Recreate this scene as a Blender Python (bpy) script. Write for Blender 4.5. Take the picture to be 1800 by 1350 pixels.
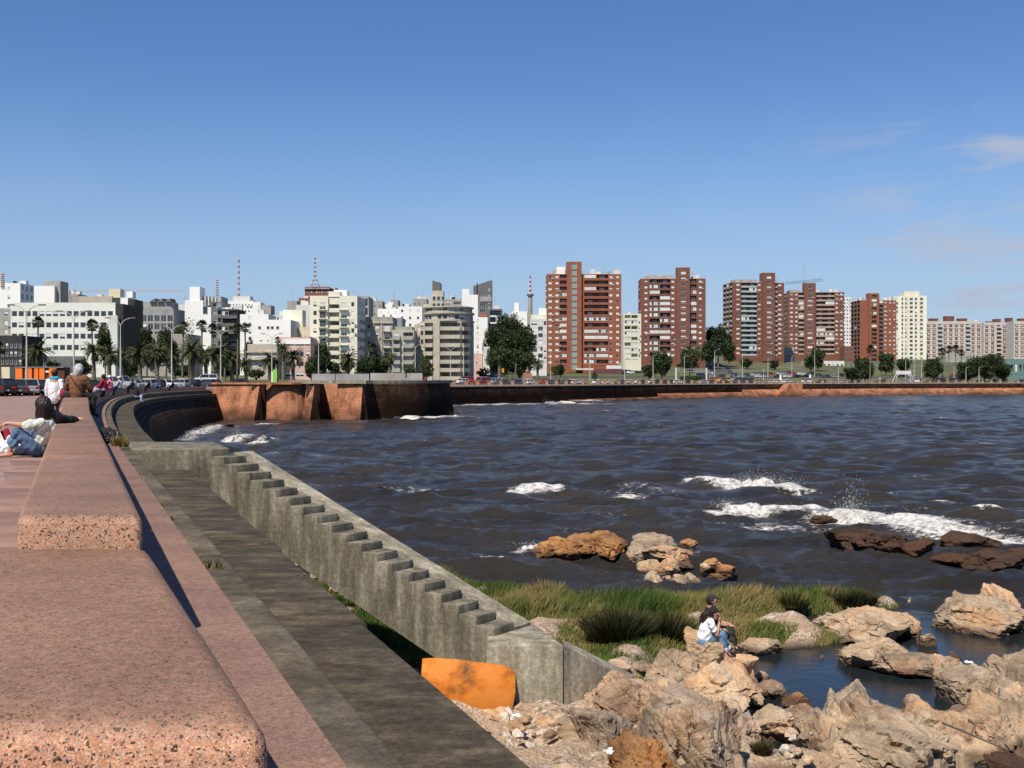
import bpy, bmesh, math, random
import numpy as np
from mathutils import Vector, Matrix, Euler, noise as mnoise
R = math.radians
rng = random.Random(7)
scene = bpy.context.scene
for o in list(bpy.data.objects):
    bpy.data.objects.remove(o)
COL = scene.collection

# ------------------------------------------------------------ camera, sky, sun, exposure
CAMZ = 6.0
FPX = 2000.0; HOR = 665.0            # focal length in photo pixels, horizon row
cam_d = bpy.data.cameras.new('camera'); cam = bpy.data.objects.new('camera', cam_d); COL.objects.link(cam)
cam.location = (0, 0, CAMZ)
cam_d.sensor_width = 36; cam_d.lens = 40.0
cam.rotation_euler = (R(90 - 0.286), 0, 0)
cam_d.clip_start = 0.05; cam_d.clip_end = 12000
scene.camera = cam

SUN_EL = R(55)
SUN_TO = Vector((-0.46, -0.89, 0)).normalized() * math.cos(SUN_EL) + Vector((0, 0, math.sin(SUN_EL)))
world = bpy.data.worlds.new('World'); scene.world = world; world.use_nodes = True
nt = world.node_tree; nt.nodes.clear()
sky = nt.nodes.new('ShaderNodeTexSky'); sky.sky_type = 'NISHITA'; sky.sun_disc = False
sky.sun_elevation = SUN_EL; sky.sun_rotation = math.atan2(SUN_TO.x, SUN_TO.y)
sky.air_density = 1.0; sky.dust_density = 0.1; sky.ozone_density = 4.0; sky.altitude = 0
bg = nt.nodes.new('ShaderNodeBackground'); bg.inputs['Strength'].default_value = 0.084
wo = nt.nodes.new('ShaderNodeOutputWorld')
CLOUD_OFF = (4.0, 4.0, 8.85)
# thin broken cloud low over the eastern horizon
tc = nt.nodes.new('ShaderNodeTexCoord'); mp = nt.nodes.new('ShaderNodeMapping')
mp.inputs['Scale'].default_value = (3.4, 3.4, 15.0); mp.inputs['Location'].default_value = CLOUD_OFF
nz = nt.nodes.new('ShaderNodeTexNoise'); nz.inputs['Scale'].default_value = 2.6; nz.inputs['Detail'].default_value = 7; nz.inputs['Roughness'].default_value = 0.55
nt.links.new(tc.outputs['Generated'], mp.inputs['Vector']); nt.links.new(mp.outputs['Vector'], nz.inputs['Vector'])
cr = nt.nodes.new('ShaderNodeValToRGB'); cr.color_ramp.elements[0].position = 0.50; cr.color_ramp.elements[1].position = 0.68
nt.links.new(nz.outputs['Fac'], cr.inputs['Fac'])
sx = nt.nodes.new('ShaderNodeSeparateXYZ'); nt.links.new(tc.outputs['Generated'], sx.inputs['Vector'])
def wmr(a, b, c, d, src):
    m = nt.nodes.new('ShaderNodeMapRange'); m.interpolation_type = 'SMOOTHSTEP'
    for i, v in enumerate((a, b, c, d)): m.inputs[i + 1].default_value = v
    nt.links.new(src, m.inputs[0]); return m.outputs[0]
def wmath(op, a, b):
    m = nt.nodes.new('ShaderNodeMath'); m.operation = op
    for i, v in enumerate((a, b)):
        if isinstance(v, float): m.inputs[i].default_value = v
        else: nt.links.new(v, m.inputs[i])
    return m.outputs[0]
side = wmr(0.20, 0.40, 0.0, 1.0, sx.outputs['X'])
low = wmr(0.235, 0.20, 0.0, 1.0, sx.outputs['Z'])
fac = wmath('MULTIPLY', wmath('MULTIPLY', wmath('MULTIPLY', side, low), cr.outputs['Color']), 0.85)
mixc = nt.nodes.new('ShaderNodeMix'); mixc.data_type = 'RGBA'
nt.links.new(fac, mixc.inputs[0])
tint = nt.nodes.new('ShaderNodeMix'); tint.data_type = 'RGBA'; tint.blend_type = 'MULTIPLY'; tint.inputs[0].default_value = 1
hsv = nt.nodes.new('ShaderNodeHueSaturation'); hsv.inputs['Saturation'].default_value = 1.17; nt.links.new(sky.outputs['Color'], hsv.inputs['Color']); nt.links.new(hsv.outputs['Color'], tint.inputs[6]); tint.inputs[7].default_value = (0.99, 0.96, 1.09, 1)
hz = nt.nodes.new('ShaderNodeMix'); hz.data_type = 'RGBA'       # pale blue-grey sea haze towards the horizon, all round
nt.links.new(wmr(0.26, -0.04, 0.0, 0.9, sx.outputs['Z']), hz.inputs[0]); nt.links.new(tint.outputs[2], hz.inputs[6]); hz.inputs[7].default_value = (3.4, 4.85, 6.8, 1)
nt.links.new(hz.outputs[2], mixc.inputs[6]); mixc.inputs[7].default_value = (4.3, 4.9, 6.2, 1)
nt.links.new(mixc.outputs[2], bg.inputs['Color']); nt.links.new(bg.outputs[0], wo.inputs['Surface'])

sun_d = bpy.data.lights.new('sun', 'SUN'); sun_d.energy = 5.0; sun_d.angle = R(0.53); sun_d.color = (1.0, 0.92, 0.80)
sun = bpy.data.objects.new('sun', sun_d); COL.objects.link(sun); sun.location = (-60, -90, 120)
sun.rotation_euler = SUN_TO.to_track_quat('Z', 'Y').to_euler()
scene.view_settings.view_transform = 'Standard'; scene.view_settings.look = 'None'
scene.view_settings.gamma = 1.0; scene.view_settings.exposure = 0.3; scene.view_settings.use_curve_mapping = False

# ------------------------------------------------------------ helpers
def W(px, py, d):
    return Vector(((px - 900) / FPX * d, d, CAMZ + (HOR - py) / FPX * d))
def dz(py, z):                        # distance of a point at height z seen on row py
    return FPX * (CAMZ - z) / (py - HOR)
def G(px, py, z=0.0):
    d = dz(py, z); return Vector(((px - 900) / FPX * d, d, z))

def link(o, parent=None):
    COL.objects.link(o)
    if parent is not None: o.parent = parent
    return o
def tag(o, label=None, cat=None, group=None, kind=None):
    if label: o['label'] = label
    if cat: o['category'] = cat
    if group: o['group'] = group
    if kind: o['kind'] = kind
    return o
def empty(name, loc=(0, 0, 0), rz=0, parent=None):
    o = bpy.data.objects.new(name, None); o.empty_display_size = 0.3
    link(o, parent); o.location = loc; o.rotation_euler = (0, 0, rz); return o
def mesh_obj(name, me, parent=None, loc=None, mats=None, smooth=False):
    o = bpy.data.objects.new(name, me); link(o, parent)
    if loc is not None: o.location = loc
    if mats is not None and len(me.materials) == 0:
        for m in (mats if isinstance(mats, (list, tuple)) else [mats]): me.materials.append(m)
    if smooth: me.polygons.foreach_set('use_smooth', [True] * len(me.polygons))
    return o
def from_np(name, V, F, mats=None, parent=None, smooth=False, loc=None, mi=None):
    me = bpy.data.meshes.new(name)
    V = np.asarray(V, dtype=np.float32); F = np.asarray(F, dtype=np.int32)
    n, k = F.shape
    me.vertices.add(len(V)); me.vertices.foreach_set('co', V.ravel())
    me.loops.add(n * k); me.loops.foreach_set('vertex_index', F.ravel())
    me.polygons.add(n); me.polygons.foreach_set('loop_start', np.arange(0, n * k, k, dtype=np.int32))
    me.update(calc_edges=True)
    if mi is not None: me.polygons.foreach_set('material_index', np.asarray(mi, dtype=np.int32))
    if smooth: me.polygons.foreach_set('use_smooth', np.ones(n, dtype=bool))
    return mesh_obj(name, me, parent, loc, mats)
class MB:
    """collects boxes, tubes and polygons, then makes one mesh"""
    def __init__(s): s.v = []; s.f = []; s.m = []
    def quadlist(s, vs, fs, m=0):
        b = len(s.v); s.v += [tuple(v) for v in vs]
        for f in fs: s.f.append(tuple(b + i for i in f)); s.m.append(m)
        return s
    def box(s, x0, x1, y0, y1, z0, z1, m=0, M=None):
        vs = [Vector(p) for p in ((x0,y0,z0),(x1,y0,z0),(x1,y1,z0),(x0,y1,z0),(x0,y0,z1),(x1,y0,z1),(x1,y1,z1),(x0,y1,z1))]
        if M is not None: vs = [M @ v for v in vs]
        return s.quadlist(vs, [(0,3,2,1),(4,5,6,7),(0,1,5,4),(1,2,6,5),(2,3,7,6),(3,0,4,7)], m)
    def tube(s, p0, p1, r0, r1=None, n=8, m=0, cap=True):
        p0 = Vector(p0); p1 = Vector(p1); r1 = r0 if r1 is None else r1
        q = (p1 - p0).normalized().to_track_quat('Z', 'Y')
        vs = []
        for p, r in ((p0, r0), (p1, r1)):
            for i in range(n):
                a = 2 * math.pi * i / n; vs.append(p + q @ Vector((r * math.cos(a), r * math.sin(a), 0)))
        fs = [(i, (i + 1) % n, n + (i + 1) % n, n + i) for i in range(n)]
        if cap: fs += [tuple(range(n - 1, -1, -1)), tuple(range(n, 2 * n))]
        return s.quadlist(vs, fs, m)
    def path(s, pts, rs, n=8, m=0):
        for i in range(len(pts) - 1):
            s.tube(pts[i], pts[i + 1], rs[i] if hasattr(rs, '__len__') else rs, rs[i + 1] if hasattr(rs, '__len__') else rs, n, m)
        return s
    def ball(s, c, r, m=0, sub=1, sc=(1, 1, 1)):
        bm = bmesh.new(); bmesh.ops.create_icosphere(bm, subdivisions=sub, radius=r)
        c = Vector(c)
        vs = [c + Vector((v.co.x * sc[0], v.co.y * sc[1], v.co.z * sc[2])) for v in bm.verts]
        fs = [tuple(v.index for v in f.verts) for f in bm.faces]; bm.free()
        return s.quadlist(vs, fs, m)
    def prism(s, poly, z0, z1, m=0, poly_top=None):
        n = len(poly); pt = poly_top or poly
        vs = [(p[0], p[1], z0) for p in poly] + [(p[0], p[1], z1) for p in pt]
        fs = [(i, (i + 1) % n, n + (i + 1) % n, n + i) for i in range(n)] + [tuple(range(n - 1, -1, -1)), tuple(range(n, 2 * n))]
        return s.quadlist(vs, fs, m)
    def mesh(s, name, mats):
        me = bpy.data.meshes.new(name); me.from_pydata(s.v, [], s.f)
        for m in (mats if isinstance(mats, (list, tuple)) else [mats]): me.materials.append(m)
        me.polygons.foreach_set('material_index', s.m); me.update(); return me
    def build(s, name, mats, parent=None, loc=None, smooth=False):
        return mesh_obj(name, s.mesh(name, mats), parent, loc, None, smooth)
def bevel(o, w, seg=3, ang=40):
    m = o.modifiers.new('bevel', 'BEVEL'); m.width = w; m.segments = seg; m.limit_method = 'ANGLE'; m.angle_limit = R(ang); m.harden_normals = False
    o.data.polygons.foreach_set('use_smooth', [True] * len(o.data.polygons))
    return o
def copy_tree(o, parent=None):
    c = o.copy(); COL.objects.link(c)
    if parent is not None: c.parent = parent
    for ch in o.children: copy_tree(ch, c)
    return c
def nvec(p):
    p = Vector(p); return Vector((mnoise.noise(p), mnoise.noise(p + Vector((31.4, 5.7, 11.9))), mnoise.noise(p + Vector((7.3, 47.1, 23.5)))))
def fbm(p, oct=4, lac=2.0, gain=0.5):
    a = 1; s = 0; q = Vector(p)
    for _ in range(oct):
        s += a * mnoise.noise(q); q = q * lac + Vector((7.1, 3.3, 1.7)); a *= gain
    return s

# ------------------------------------------------------------ materials
MATS = {}
def mat(name, cols, scale=1.0, rough=0.8, bump=0.0, bscale=None, detail=5, stretch=(1, 1, 1), metallic=0, spec=0.3, lo=0.3, hi=0.7, rnd=0.0, coord='Object', bdist=0.02):
    """noise through a colour ramp; cols: one colour or a list"""
    if name in MATS: return MATS[name]
    m = bpy.data.materials.new(name); m.use_nodes = True; t = m.node_tree; p = t.nodes['Principled BSDF']
    p.inputs['Roughness'].default_value = rough; p.inputs['Metallic'].default_value = metallic
    p.inputs['Specular IOR Level'].default_value = spec
    if not isinstance(cols, list): cols = [cols, tuple(c * 0.82 for c in cols)]
    co = t.nodes.new('ShaderNodeTexCoord'); mp = t.nodes.new('ShaderNodeMapping'); mp.inputs['Scale'].default_value = stretch
    t.links.new(co.outputs[coord], mp.inputs['Vector'])
    src = mp.outputs['Vector']
    oi = t.nodes.new('ShaderNodeObjectInfo')
    if rnd:
        ad = t.nodes.new('ShaderNodeVectorMath'); ad.operation = 'ADD'; ml = t.nodes.new('ShaderNodeMath'); ml.operation = 'MULTIPLY'; ml.inputs[1].default_value = 37.0
        t.links.new(oi.outputs['Random'], ml.inputs[0]); t.links.new(src, ad.inputs[0]); t.links.new(ml.outputs[0], ad.inputs[1]); src = ad.outputs[0]
    nz = t.nodes.new('ShaderNodeTexNoise'); nz.inputs['Scale'].default_value = scale; nz.inputs['Detail'].default_value = detail; nz.inputs['Roughness'].default_value = 0.6
    t.links.new(src, nz.inputs['Vector'])
    r = t.nodes.new('ShaderNodeValToRGB'); el = r.color_ramp.elements
    n = len(cols)
    for i, c in enumerate(cols):
        pos = lo + (hi - lo) * i / (n - 1)
        e = el[i] if i < 2 else el.new(pos)
        e.position = pos; e.color = (*c, 1)
    for i, c in enumerate(cols):
        pass
    t.links.new(nz.outputs['Fac'], r.inputs['Fac'])
    out = r.outputs['Color']
    if rnd:
        hs = t.nodes.new('ShaderNodeHueSaturation'); mr = t.nodes.new('ShaderNodeMapRange')
        mr.inputs[3].default_value = 1 - rnd; mr.inputs[4].default_value = 1 + rnd
        t.links.new(oi.outputs['Random'], mr.inputs[0]); t.links.new(mr.outputs[0], hs.inputs['Value']); t.links.new(out, hs.inputs['Color']); out = hs.outputs['Color']
    t.links.new(out, p.inputs['Base Color'])
    if bump:
        n2 = t.nodes.new('ShaderNodeTexNoise'); n2.inputs['Scale'].default_value = bscale or scale * 4; n2.inputs['Detail'].default_value = 6
        t.links.new(src, n2.inputs['Vector'])
        b = t.nodes.new('ShaderNodeBump'); b.inputs['Strength'].default_value = bump; b.inputs['Distance'].default_value = bdist
        t.links.new(n2.outputs['Fac'], b.inputs['Height']); t.links.new(b.outputs[0], p.inputs['Normal'])
    MATS[name] = m; return m
def N(t, typ, **kw):
    n = t.nodes.new(typ)
    for k, v in kw.items(): setattr(n, k, v)
    return n
def ramp(t, src, stops, interp='LINEAR'):
    r = t.nodes.new('ShaderNodeValToRGB'); r.color_ramp.interpolation = interp; el = r.color_ramp.elements
    for i, (p, c) in enumerate(stops):
        e = el[i] if i < 2 else el.new(p)
        e.position = p; e.color = (*c, 1) if len(c) == 3 else c
    t.links.new(src, r.inputs['Fac']); return r.outputs['Color']
def mixn(t, fac, a, b, mode='MIX'):
    m = t.nodes.new('ShaderNodeMix'); m.data_type = 'RGBA'; m.blend_type = mode
    for i, v in ((0, fac), (6, a), (7, b)):
        if hasattr(v, 'is_linked') or hasattr(v, 'links'): t.links.new(v, m.inputs[i])
        elif isinstance(v, (int, float)): m.inputs[i].default_value = v
        else: m.inputs[i].default_value = (*v, 1)
    return m.outputs[2]
def noise_n(t, vec, scale, detail=4, rough=0.55):
    n = t.nodes.new('ShaderNodeTexNoise'); n.inputs['Scale'].default_value = scale; n.inputs['Detail'].default_value = detail; n.inputs['Roughness'].default_value = rough
    t.links.new(vec, n.inputs['Vector']); return n.outputs['Fac']
def mapped(t, vec, sc, rot=(0, 0, 0)):
    m = t.nodes.new('ShaderNodeMapping'); m.inputs['Scale'].default_value = sc; m.inputs['Rotation'].default_value = rot
    t.links.new(vec, m.inputs['Vector']); return m.outputs['Vector']
def base(name):
    m = bpy.data.materials.new(name); m.use_nodes = True; t = m.node_tree
    p = t.nodes['Principled BSDF']; co = t.nodes.new('ShaderNodeTexCoord'); MATS[name] = m
    return m, t, p, co
def bumpn(t, p, h, strength, dist):
    b = t.nodes.new('ShaderNodeBump'); b.inputs['Strength'].default_value = strength; b.inputs['Distance'].default_value = dist
    t.links.new(h, b.inputs['Height']); t.links.new(b.outputs[0], p.inputs['Normal']); return b

# speckled pink granite
def granite(name, body, tone=1.0):
    m, t, p, co = base(name)
    geo = N(t, 'ShaderNodeNewGeometry')
    vec = geo.outputs['Position']
    v1 = N(t, 'ShaderNodeTexVoronoi'); v1.inputs['Scale'].default_value = 210; t.links.new(vec, v1.inputs['Vector'])
    sep = N(t, 'ShaderNodeSeparateColor'); t.links.new(v1.outputs['Color'], sep.inputs[0])
    c = [tuple(tone * q for q in k) for k in ((0.05,0.04,0.035),(0.42,0.185,0.10),(0.47,0.245,0.145),(0.56,0.39,0.29),(0.30,0.20,0.155))]
    grain = ramp(t, sep.outputs[0], [(0.0, c[0]), (0.06, c[0]), (0.075, c[1]), (0.38, c[2]), (0.66, c[3]), (1.0, c[4])])
    v2 = N(t, 'ShaderNodeTexVoronoi'); v2.inputs['Scale'].default_value = 120; t.links.new(vec, v2.inputs['Vector'])
    sep2 = N(t, 'ShaderNodeSeparateColor'); t.links.new(v2.outputs['Color'], sep2.inputs[0])
    big = ramp(t, sep2.outputs[1], [(0.0, (0.03,0.03,0.03)), (0.045, (0.03,0.03,0.03)), (0.06, (1,1,1))])
    grain = mixn(t, 0.85, grain, big, 'MULTIPLY')
    # faces turned upward mix towards a duller body tone
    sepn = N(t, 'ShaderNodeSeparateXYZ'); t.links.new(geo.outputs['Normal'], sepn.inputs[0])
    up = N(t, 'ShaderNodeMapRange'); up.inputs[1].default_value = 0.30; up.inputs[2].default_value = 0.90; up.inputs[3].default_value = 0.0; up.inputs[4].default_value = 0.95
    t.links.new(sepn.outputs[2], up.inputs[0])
    toptone = ramp(t, noise_n(t, vec, 38, 6), [(0.3, tuple(q * 0.72 for q in body)), (0.7, tuple(q * 1.12 for q in body))])
    col = mixn(t, up.outputs[0], grain, toptone)
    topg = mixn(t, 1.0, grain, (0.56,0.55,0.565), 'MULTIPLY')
    toptone = mixn(t, 0.55, toptone, topg)
    col = mixn(t, up.outputs[0], grain, toptone)
    mott = ramp(t, noise_n(t, vec, 26, 4, 0.75), [(0.36, (0.74,0.72,0.72)), (0.62, (1.16,1.15,1.13))])
    col = mixn(t, 0.8, col, mott, 'MULTIPLY')
    patch = ramp(t, noise_n(t, vec, 1.7, 5), [(0.3, (0.78,0.76,0.74)), (0.7, (1.12,1.08,1.04))])
    col = mixn(t, 1.0, col, patch, 'MULTIPLY')
    oi = N(t, 'ShaderNodeObjectInfo')
    tonec = ramp(t, oi.outputs['Random'], [(0.0, (0.86,0.86,0.88)), (0.5, (1.0,1.0,1.0)), (1.0, (1.1,1.04,0.98))])
    col = mixn(t, 1.0, col, tonec, 'MULTIPLY')
    t.links.new(col, p.inputs['Base Color']); p.inputs['Roughness'].default_value = 0.75; p.inputs['Specular IOR Level'].default_value = 0.25
    bumpn(t, p, v1.outputs['Distance'], 0.35, 0.004)
    return m
GRAN = granite('pink_granite', (0.20, 0.135, 0.108))
GRAN2 = granite('pale_pink_granite', (0.27, 0.185, 0.16), 0.85)

def concrete(name, a, b, c, streak=(1.2, 1.2, 0.25), sc=2.2, brd=None, tidy=0.6):
    m, t, p, co = base(name)
    geo = N(t, 'ShaderNodeNewGeometry'); vec = geo.outputs['Position']
    n1 = noise_n(t, mapped(t, vec, streak), sc, 8, 0.62)
    col = ramp(t, n1, [(0.32, a), (0.5, b), (0.68, c)])
    n2 = noise_n(t, vec, 55, 3, 0.7)
    col = mixn(t, tidy, col, ramp(t, n2, [(0.35, (0.6,0.6,0.58)), (0.65, (1.25,1.22,1.16))]), 'MULTIPLY')
    h = n2
    n4 = noise_n(t, vec, 13, 6, 0.8)
    col = mixn(t, 0.85, col, ramp(t, n4, [(0.36, (0.62,0.61,0.6)), (0.52, (1,1,1)), (0.66, (1.5,1.47,1.4))]), 'MULTIPLY')
    if brd:                      # shuttering boards
        w = N(t, 'ShaderNodeTexBrick'); w.inputs['Scale'].default_value = 1.0; w.inputs['Brick Width'].default_value = brd[0]; w.inputs['Row Height'].default_value = brd[1]
        w.inputs['Mortar Size'].default_value = 0.012; w.inputs['Color1'].default_value = (1,1,1,1); w.inputs['Color2'].default_value = (0.9,0.9,0.88,1); w.inputs['Mortar'].default_value = (0.8,0.78,0.75,1)
        t.links.new(mapped(t, vec, (1,1,1), brd[2]), w.inputs['Vector'])
        col = mixn(t, 0.7, col, w.outputs['Color'], 'MULTIPLY')
    t.links.new(col, p.inputs['Base Color']); p.inputs['Roughness'].default_value = 0.9; p.inputs['Specular IOR Level'].default_value = 0.2
    bumpn(t, p, h, 0.3, 0.01)
    return m
CONC_STAIR = concrete('weathered_concrete', (0.075,0.068,0.052), (0.165,0.150,0.115), (0.31,0.285,0.225), streak=(1.6,1.6,0.3), brd=(2.6, 0.42, (R(90),0,0)))
CONC_BLOCK = concrete('stained_beige_concrete', (0.13,0.115,0.085), (0.25,0.225,0.17), (0.40,0.365,0.285), streak=(1.4,1.4,0.3))
CONC_LIGHT = concrete('pale_concrete', (0.22,0.195,0.15), (0.36,0.32,0.25), (0.44,0.39,0.31), streak=(1,1,0.5))
CONC_DARK = concrete('damp_concrete', (0.032,0.026,0.018), (0.066,0.053,0.036), (0.125,0.103,0.07), streak=(0.7,1.5,1), sc=2.6)
CONC_MID = concrete('mossy_concrete', (0.05,0.042,0.03), (0.10,0.083,0.06), (0.17,0.145,0.105), streak=(0.8,0.8,1), sc=2.5)

# masonry of the sea wall: blocks, algae and wet foot
def masonry(name, col_a, col_b, wet_z=1.2, dark=0.55):
    m, t, p, co = base(name)
    geo = N(t, 'ShaderNodeNewGeometry'); vec = geo.outputs['Position']
    sep = N(t, 'ShaderNodeSeparateXYZ'); t.links.new(vec, sep.inputs[0])
    cmb = N(t, 'ShaderNodeCombineXYZ'); t.links.new(sep.outputs[0], cmb.inputs[0]); t.links.new(sep.outputs[2], cmb.inputs[1])
    w = N(t, 'ShaderNodeTexBrick'); w.inputs['Scale'].default_value = 1.0; w.inputs['Brick Width'].default_value = 0.7; w.inputs['Row Height'].default_value = 0.36
    w.inputs['Mortar Size'].default_value = 0.02; w.inputs['Color1'].default_value = (*col_a,1); w.inputs['Color2'].default_value = (*col_b,1); w.inputs['Mortar'].default_value = (0.26,0.12,0.07,1)
    t.links.new(cmb.outputs[0], w.inputs['Vector'])
    st = ramp(t, noise_n(t, mapped(t, vec, (0.5,0.5,0.28)), 1.1, 7, 0.65), [(0.36, (0.30,0.27,0.24)), (0.52, (0.9,0.9,0.9)), (0.7, (1.15,1.1,1.05))])
    col = mixn(t, 0.9, w.outputs['Color'], st, 'MULTIPLY')
    al = N(t, 'ShaderNodeMapRange'); al.inputs[1].default_value = wet_z + 1.6; al.inputs[2].default_value = wet_z - 0.9; al.inputs[3].default_value = 0; al.inputs[4].default_value = 1
    ad = N(t, 'ShaderNodeMath', operation='ADD'); mu = N(t, 'ShaderNodeMath', operation='MULTIPLY_ADD')
    n3 = noise_n(t, mapped(t, vec, (0.22,0.22,0.5)), 1.0, 6, 0.6)
    mu.inputs[1].default_value = 5.0; mu.inputs[2].default_value = -2.5; t.links.new(n3, mu.inputs[0]); t.links.new(mu.outputs[0], ad.inputs[1]); t.links.new(sep.outputs[2], ad.inputs[0]); t.links.new(ad.outputs[0], al.inputs[0])
    col = mixn(t, al.outputs[0], col, tuple(q * dark for q in (0.10, 0.055, 0.035)))
    t.links.new(col, p.inputs['Base Color']); p.inputs['Roughness'].default_value = 0.9; p.inputs['Specular IOR Level'].default_value = 0.06
    bumpn(t, p, noise_n(t, vec, 6, 5), 0.5, 0.05)
    return m
MASON = masonry('orange_granite_masonry', (0.50,0.22,0.12), (0.40,0.175,0.098), 0.6)
MASON_DARK = masonry('shade_and_algae_masonry', (0.045,0.033,0.025), (0.03,0.023,0.018), 3.0, 0.15)  # darkened copy: shade of sides away from the sun, with some algae
MASON_NEAR = masonry('shade_dark_masonry', (0.035,0.026,0.02), (0.025,0.02,0.016), 2.5, 0.15)  # shade of the near wall put into a near-black colour

# rocks: layered, cracked, tan to rust
def rockmat(name, cols, wet=0.15, band=(1,1,3)):
    m, t, p, co = base(name)
    oi = N(t, 'ShaderNodeObjectInfo')
    geo = N(t, 'ShaderNodeNewGeometry'); pos = geo.outputs['Position']
    vec = co.outputs['Object']
    warp = N(t, 'ShaderNodeTexNoise'); warp.inputs['Scale'].default_value = 0.9; t.links.new(pos, warp.inputs['Vector'])
    av = N(t, 'ShaderNodeVectorMath', operation='MULTIPLY_ADD'); av.inputs[1].default_value = (1.2,1.2,1.2); t.links.new(warp.outputs['Color'], av.inputs[0]); t.links.new(pos, av.inputs[2])
    n1 = noise_n(t, mapped(t, av.outputs[0], (0.9,0.6,0.9), (0.3,0.5,0.2)), 1.5, 9, 0.65)
    k = len(cols)
    col = ramp(t, n1, [(0.3 + 0.4 * i / (k - 1), c) for i, c in enumerate(cols)])
    nst = noise_n(t, mapped(t, av.outputs[0], (1.2,0.6,4.0), (0.5,0.75,0.1)), 3.4, 9, 0.75)
    col = mixn(t, 0.8, col, ramp(t, nst, [(0.34, (0.30,0.26,0.23)), (0.45, (0.85,0.82,0.78)), (0.60, (1.1,1.08,1.04)), (0.72, (1.4,1.36,1.3))]), 'MULTIPLY')
    vo = N(t, 'ShaderNodeTexVoronoi'); vo.feature = 'DISTANCE_TO_EDGE'; vo.inputs['Scale'].default_value = 2.4
    t.links.new(mapped(t, av.outputs[0], (1,1,1.7), (0.4,0.6,0)), vo.inputs['Vector'])
    crack = ramp(t, vo.outputs['Distance'], [(0.0, (0.3,0.26,0.23)), (0.012, (0.8,0.78,0.75)), (0.04, (1,1,1))])
    col = mixn(t, ramp(t, noise_n(t, pos, 0.8, 3), [(0.5, (0,0,0)), (0.62, (0.6,0.6,0.6))]), col, crack, 'MULTIPLY')
    ng = noise_n(t, pos, 42, 5, 0.7)
    col = mixn(t, 0.6, col, ramp(t, ng, [(0.35, (0.62,0.6,0.58)), (0.62, (1.2,1.18,1.14))]), 'MULTIPLY')
    hs = N(t, 'ShaderNodeHueSaturation'); mr = N(t, 'ShaderNodeMapRange'); mr.inputs[3].default_value = 0.8; mr.inputs[4].default_value = 1.15
    t.links.new(oi.outputs['Random'], mr.inputs[0]); t.links.new(mr.outputs[0], hs.inputs['Value']); t.links.new(col, hs.inputs['Color']); col = hs.outputs['Color']
    # wet waterline
    sep = N(t, 'ShaderNodeSeparateXYZ'); t.links.new(pos, sep.inputs[0])
    wm = N(t, 'ShaderNodeMapRange'); wm.inputs[1].default_value = wet + 0.05; wm.inputs[2].default_value = wet - 0.05; wm.inputs[3].default_value = 0; wm.inputs[4].default_value = 0.8
    wa = N(t, 'ShaderNodeMath', operation='MULTIPLY_ADD'); wa.inputs[1].default_value = -0.18; t.links.new(warp.outputs['Fac'], wa.inputs[0]); t.links.new(sep.outputs[2], wa.inputs[2])
    wa2 = N(t, 'ShaderNodeMath', operation='ADD'); wa2.inputs[1].default_value = 0.09; t.links.new(wa.outputs[0], wa2.inputs[0]); t.links.new(wa2.outputs[0], wm.inputs[0])
    col = mixn(t, wm.outputs[0], col, (0.07,0.04,0.025))
    stain = ramp(t, noise_n(t, pos, 0.55, 5, 0.6), [(0.40, (0.62,0.62,0.64)), (0.5, (1,1,1)), (0.62, (1.12,0.92,0.74))])
    col = mixn(t, 0.9, col, stain, 'MULTIPLY')
    t.links.new(col, p.inputs['Base Color']); p.inputs['Roughness'].default_value = 0.85; p.inputs['Specular IOR Level'].default_value = 0.2
    hsum = N(t, 'ShaderNodeMath', operation='ADD'); t.links.new(nst, hsum.inputs[0]); hm = N(t, 'ShaderNodeMath', operation='MULTIPLY'); hm.inputs[1].default_value = 0.35; t.links.new(ng, hm.inputs[0]); t.links.new(hm.outputs[0], hsum.inputs[1])
    bumpn(t, p, hsum.outputs[0], 0.75, 0.05)
    return m
ROCK_TAN = rockmat('tan_rock', [(0.23,0.165,0.115), (0.42,0.315,0.215), (0.52,0.42,0.305), (0.40,0.27,0.17)])
ROCK_PINK = rockmat('pink_tan_rock', [(0.24,0.155,0.11), (0.44,0.30,0.20), (0.53,0.41,0.30), (0.40,0.235,0.145)])
ROCK_GREY = rockmat('grey_brown_rock', [(0.15,0.11,0.085), (0.30,0.23,0.17), (0.42,0.34,0.26), (0.30,0.20,0.13)])
ROCK_RUST = rockmat('rust_rock', [(0.13,0.06,0.03), (0.33,0.16,0.06), (0.42,0.24,0.11), (0.22,0.10,0.045)], wet=0.2)
ROCK_DARK = rockmat('dark_wet_rock', [(0.012,0.010,0.009), (0.032,0.022,0.017), (0.075,0.045,0.028), (0.022,0.017,0.014)], wet=0.5)

WHITE = mat('white_render', [(0.72,0.71,0.67),(0.82,0.81,0.77)], 0.12, 0.85)
WHITE2 = mat('greyed_white_render', [(0.52,0.515,0.48),(0.68,0.67,0.63)], 0.15, 0.85)
CREAM = mat('cream_render', [(0.62,0.59,0.46),(0.72,0.70,0.57)], 0.3, 0.85)
CREAM2 = mat('pale_yellow_render', [(0.62,0.53,0.36),(0.70,0.62,0.45)], 0.3, 0.85)
BEIGE = mat('beige_render', [(0.36,0.32,0.25),(0.50,0.455,0.37)], 0.35, 0.9)
STONEGREY = mat('grey_stone_render', [(0.25,0.24,0.21),(0.40,0.38,0.34)], 0.4, 0.9)
GREYR = mat('mid_grey_render', [(0.22,0.22,0.22),(0.34,0.34,0.33)], 0.4, 0.9)
DGREY = mat('dark_grey_cladding', [(0.10,0.10,0.10),(0.16,0.16,0.155)], 0.4, 0.7)
NEARBLACK = mat('charcoal_render', [(0.025,0.024,0.024),(0.045,0.042,0.04)], 0.4, 0.8)
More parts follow.
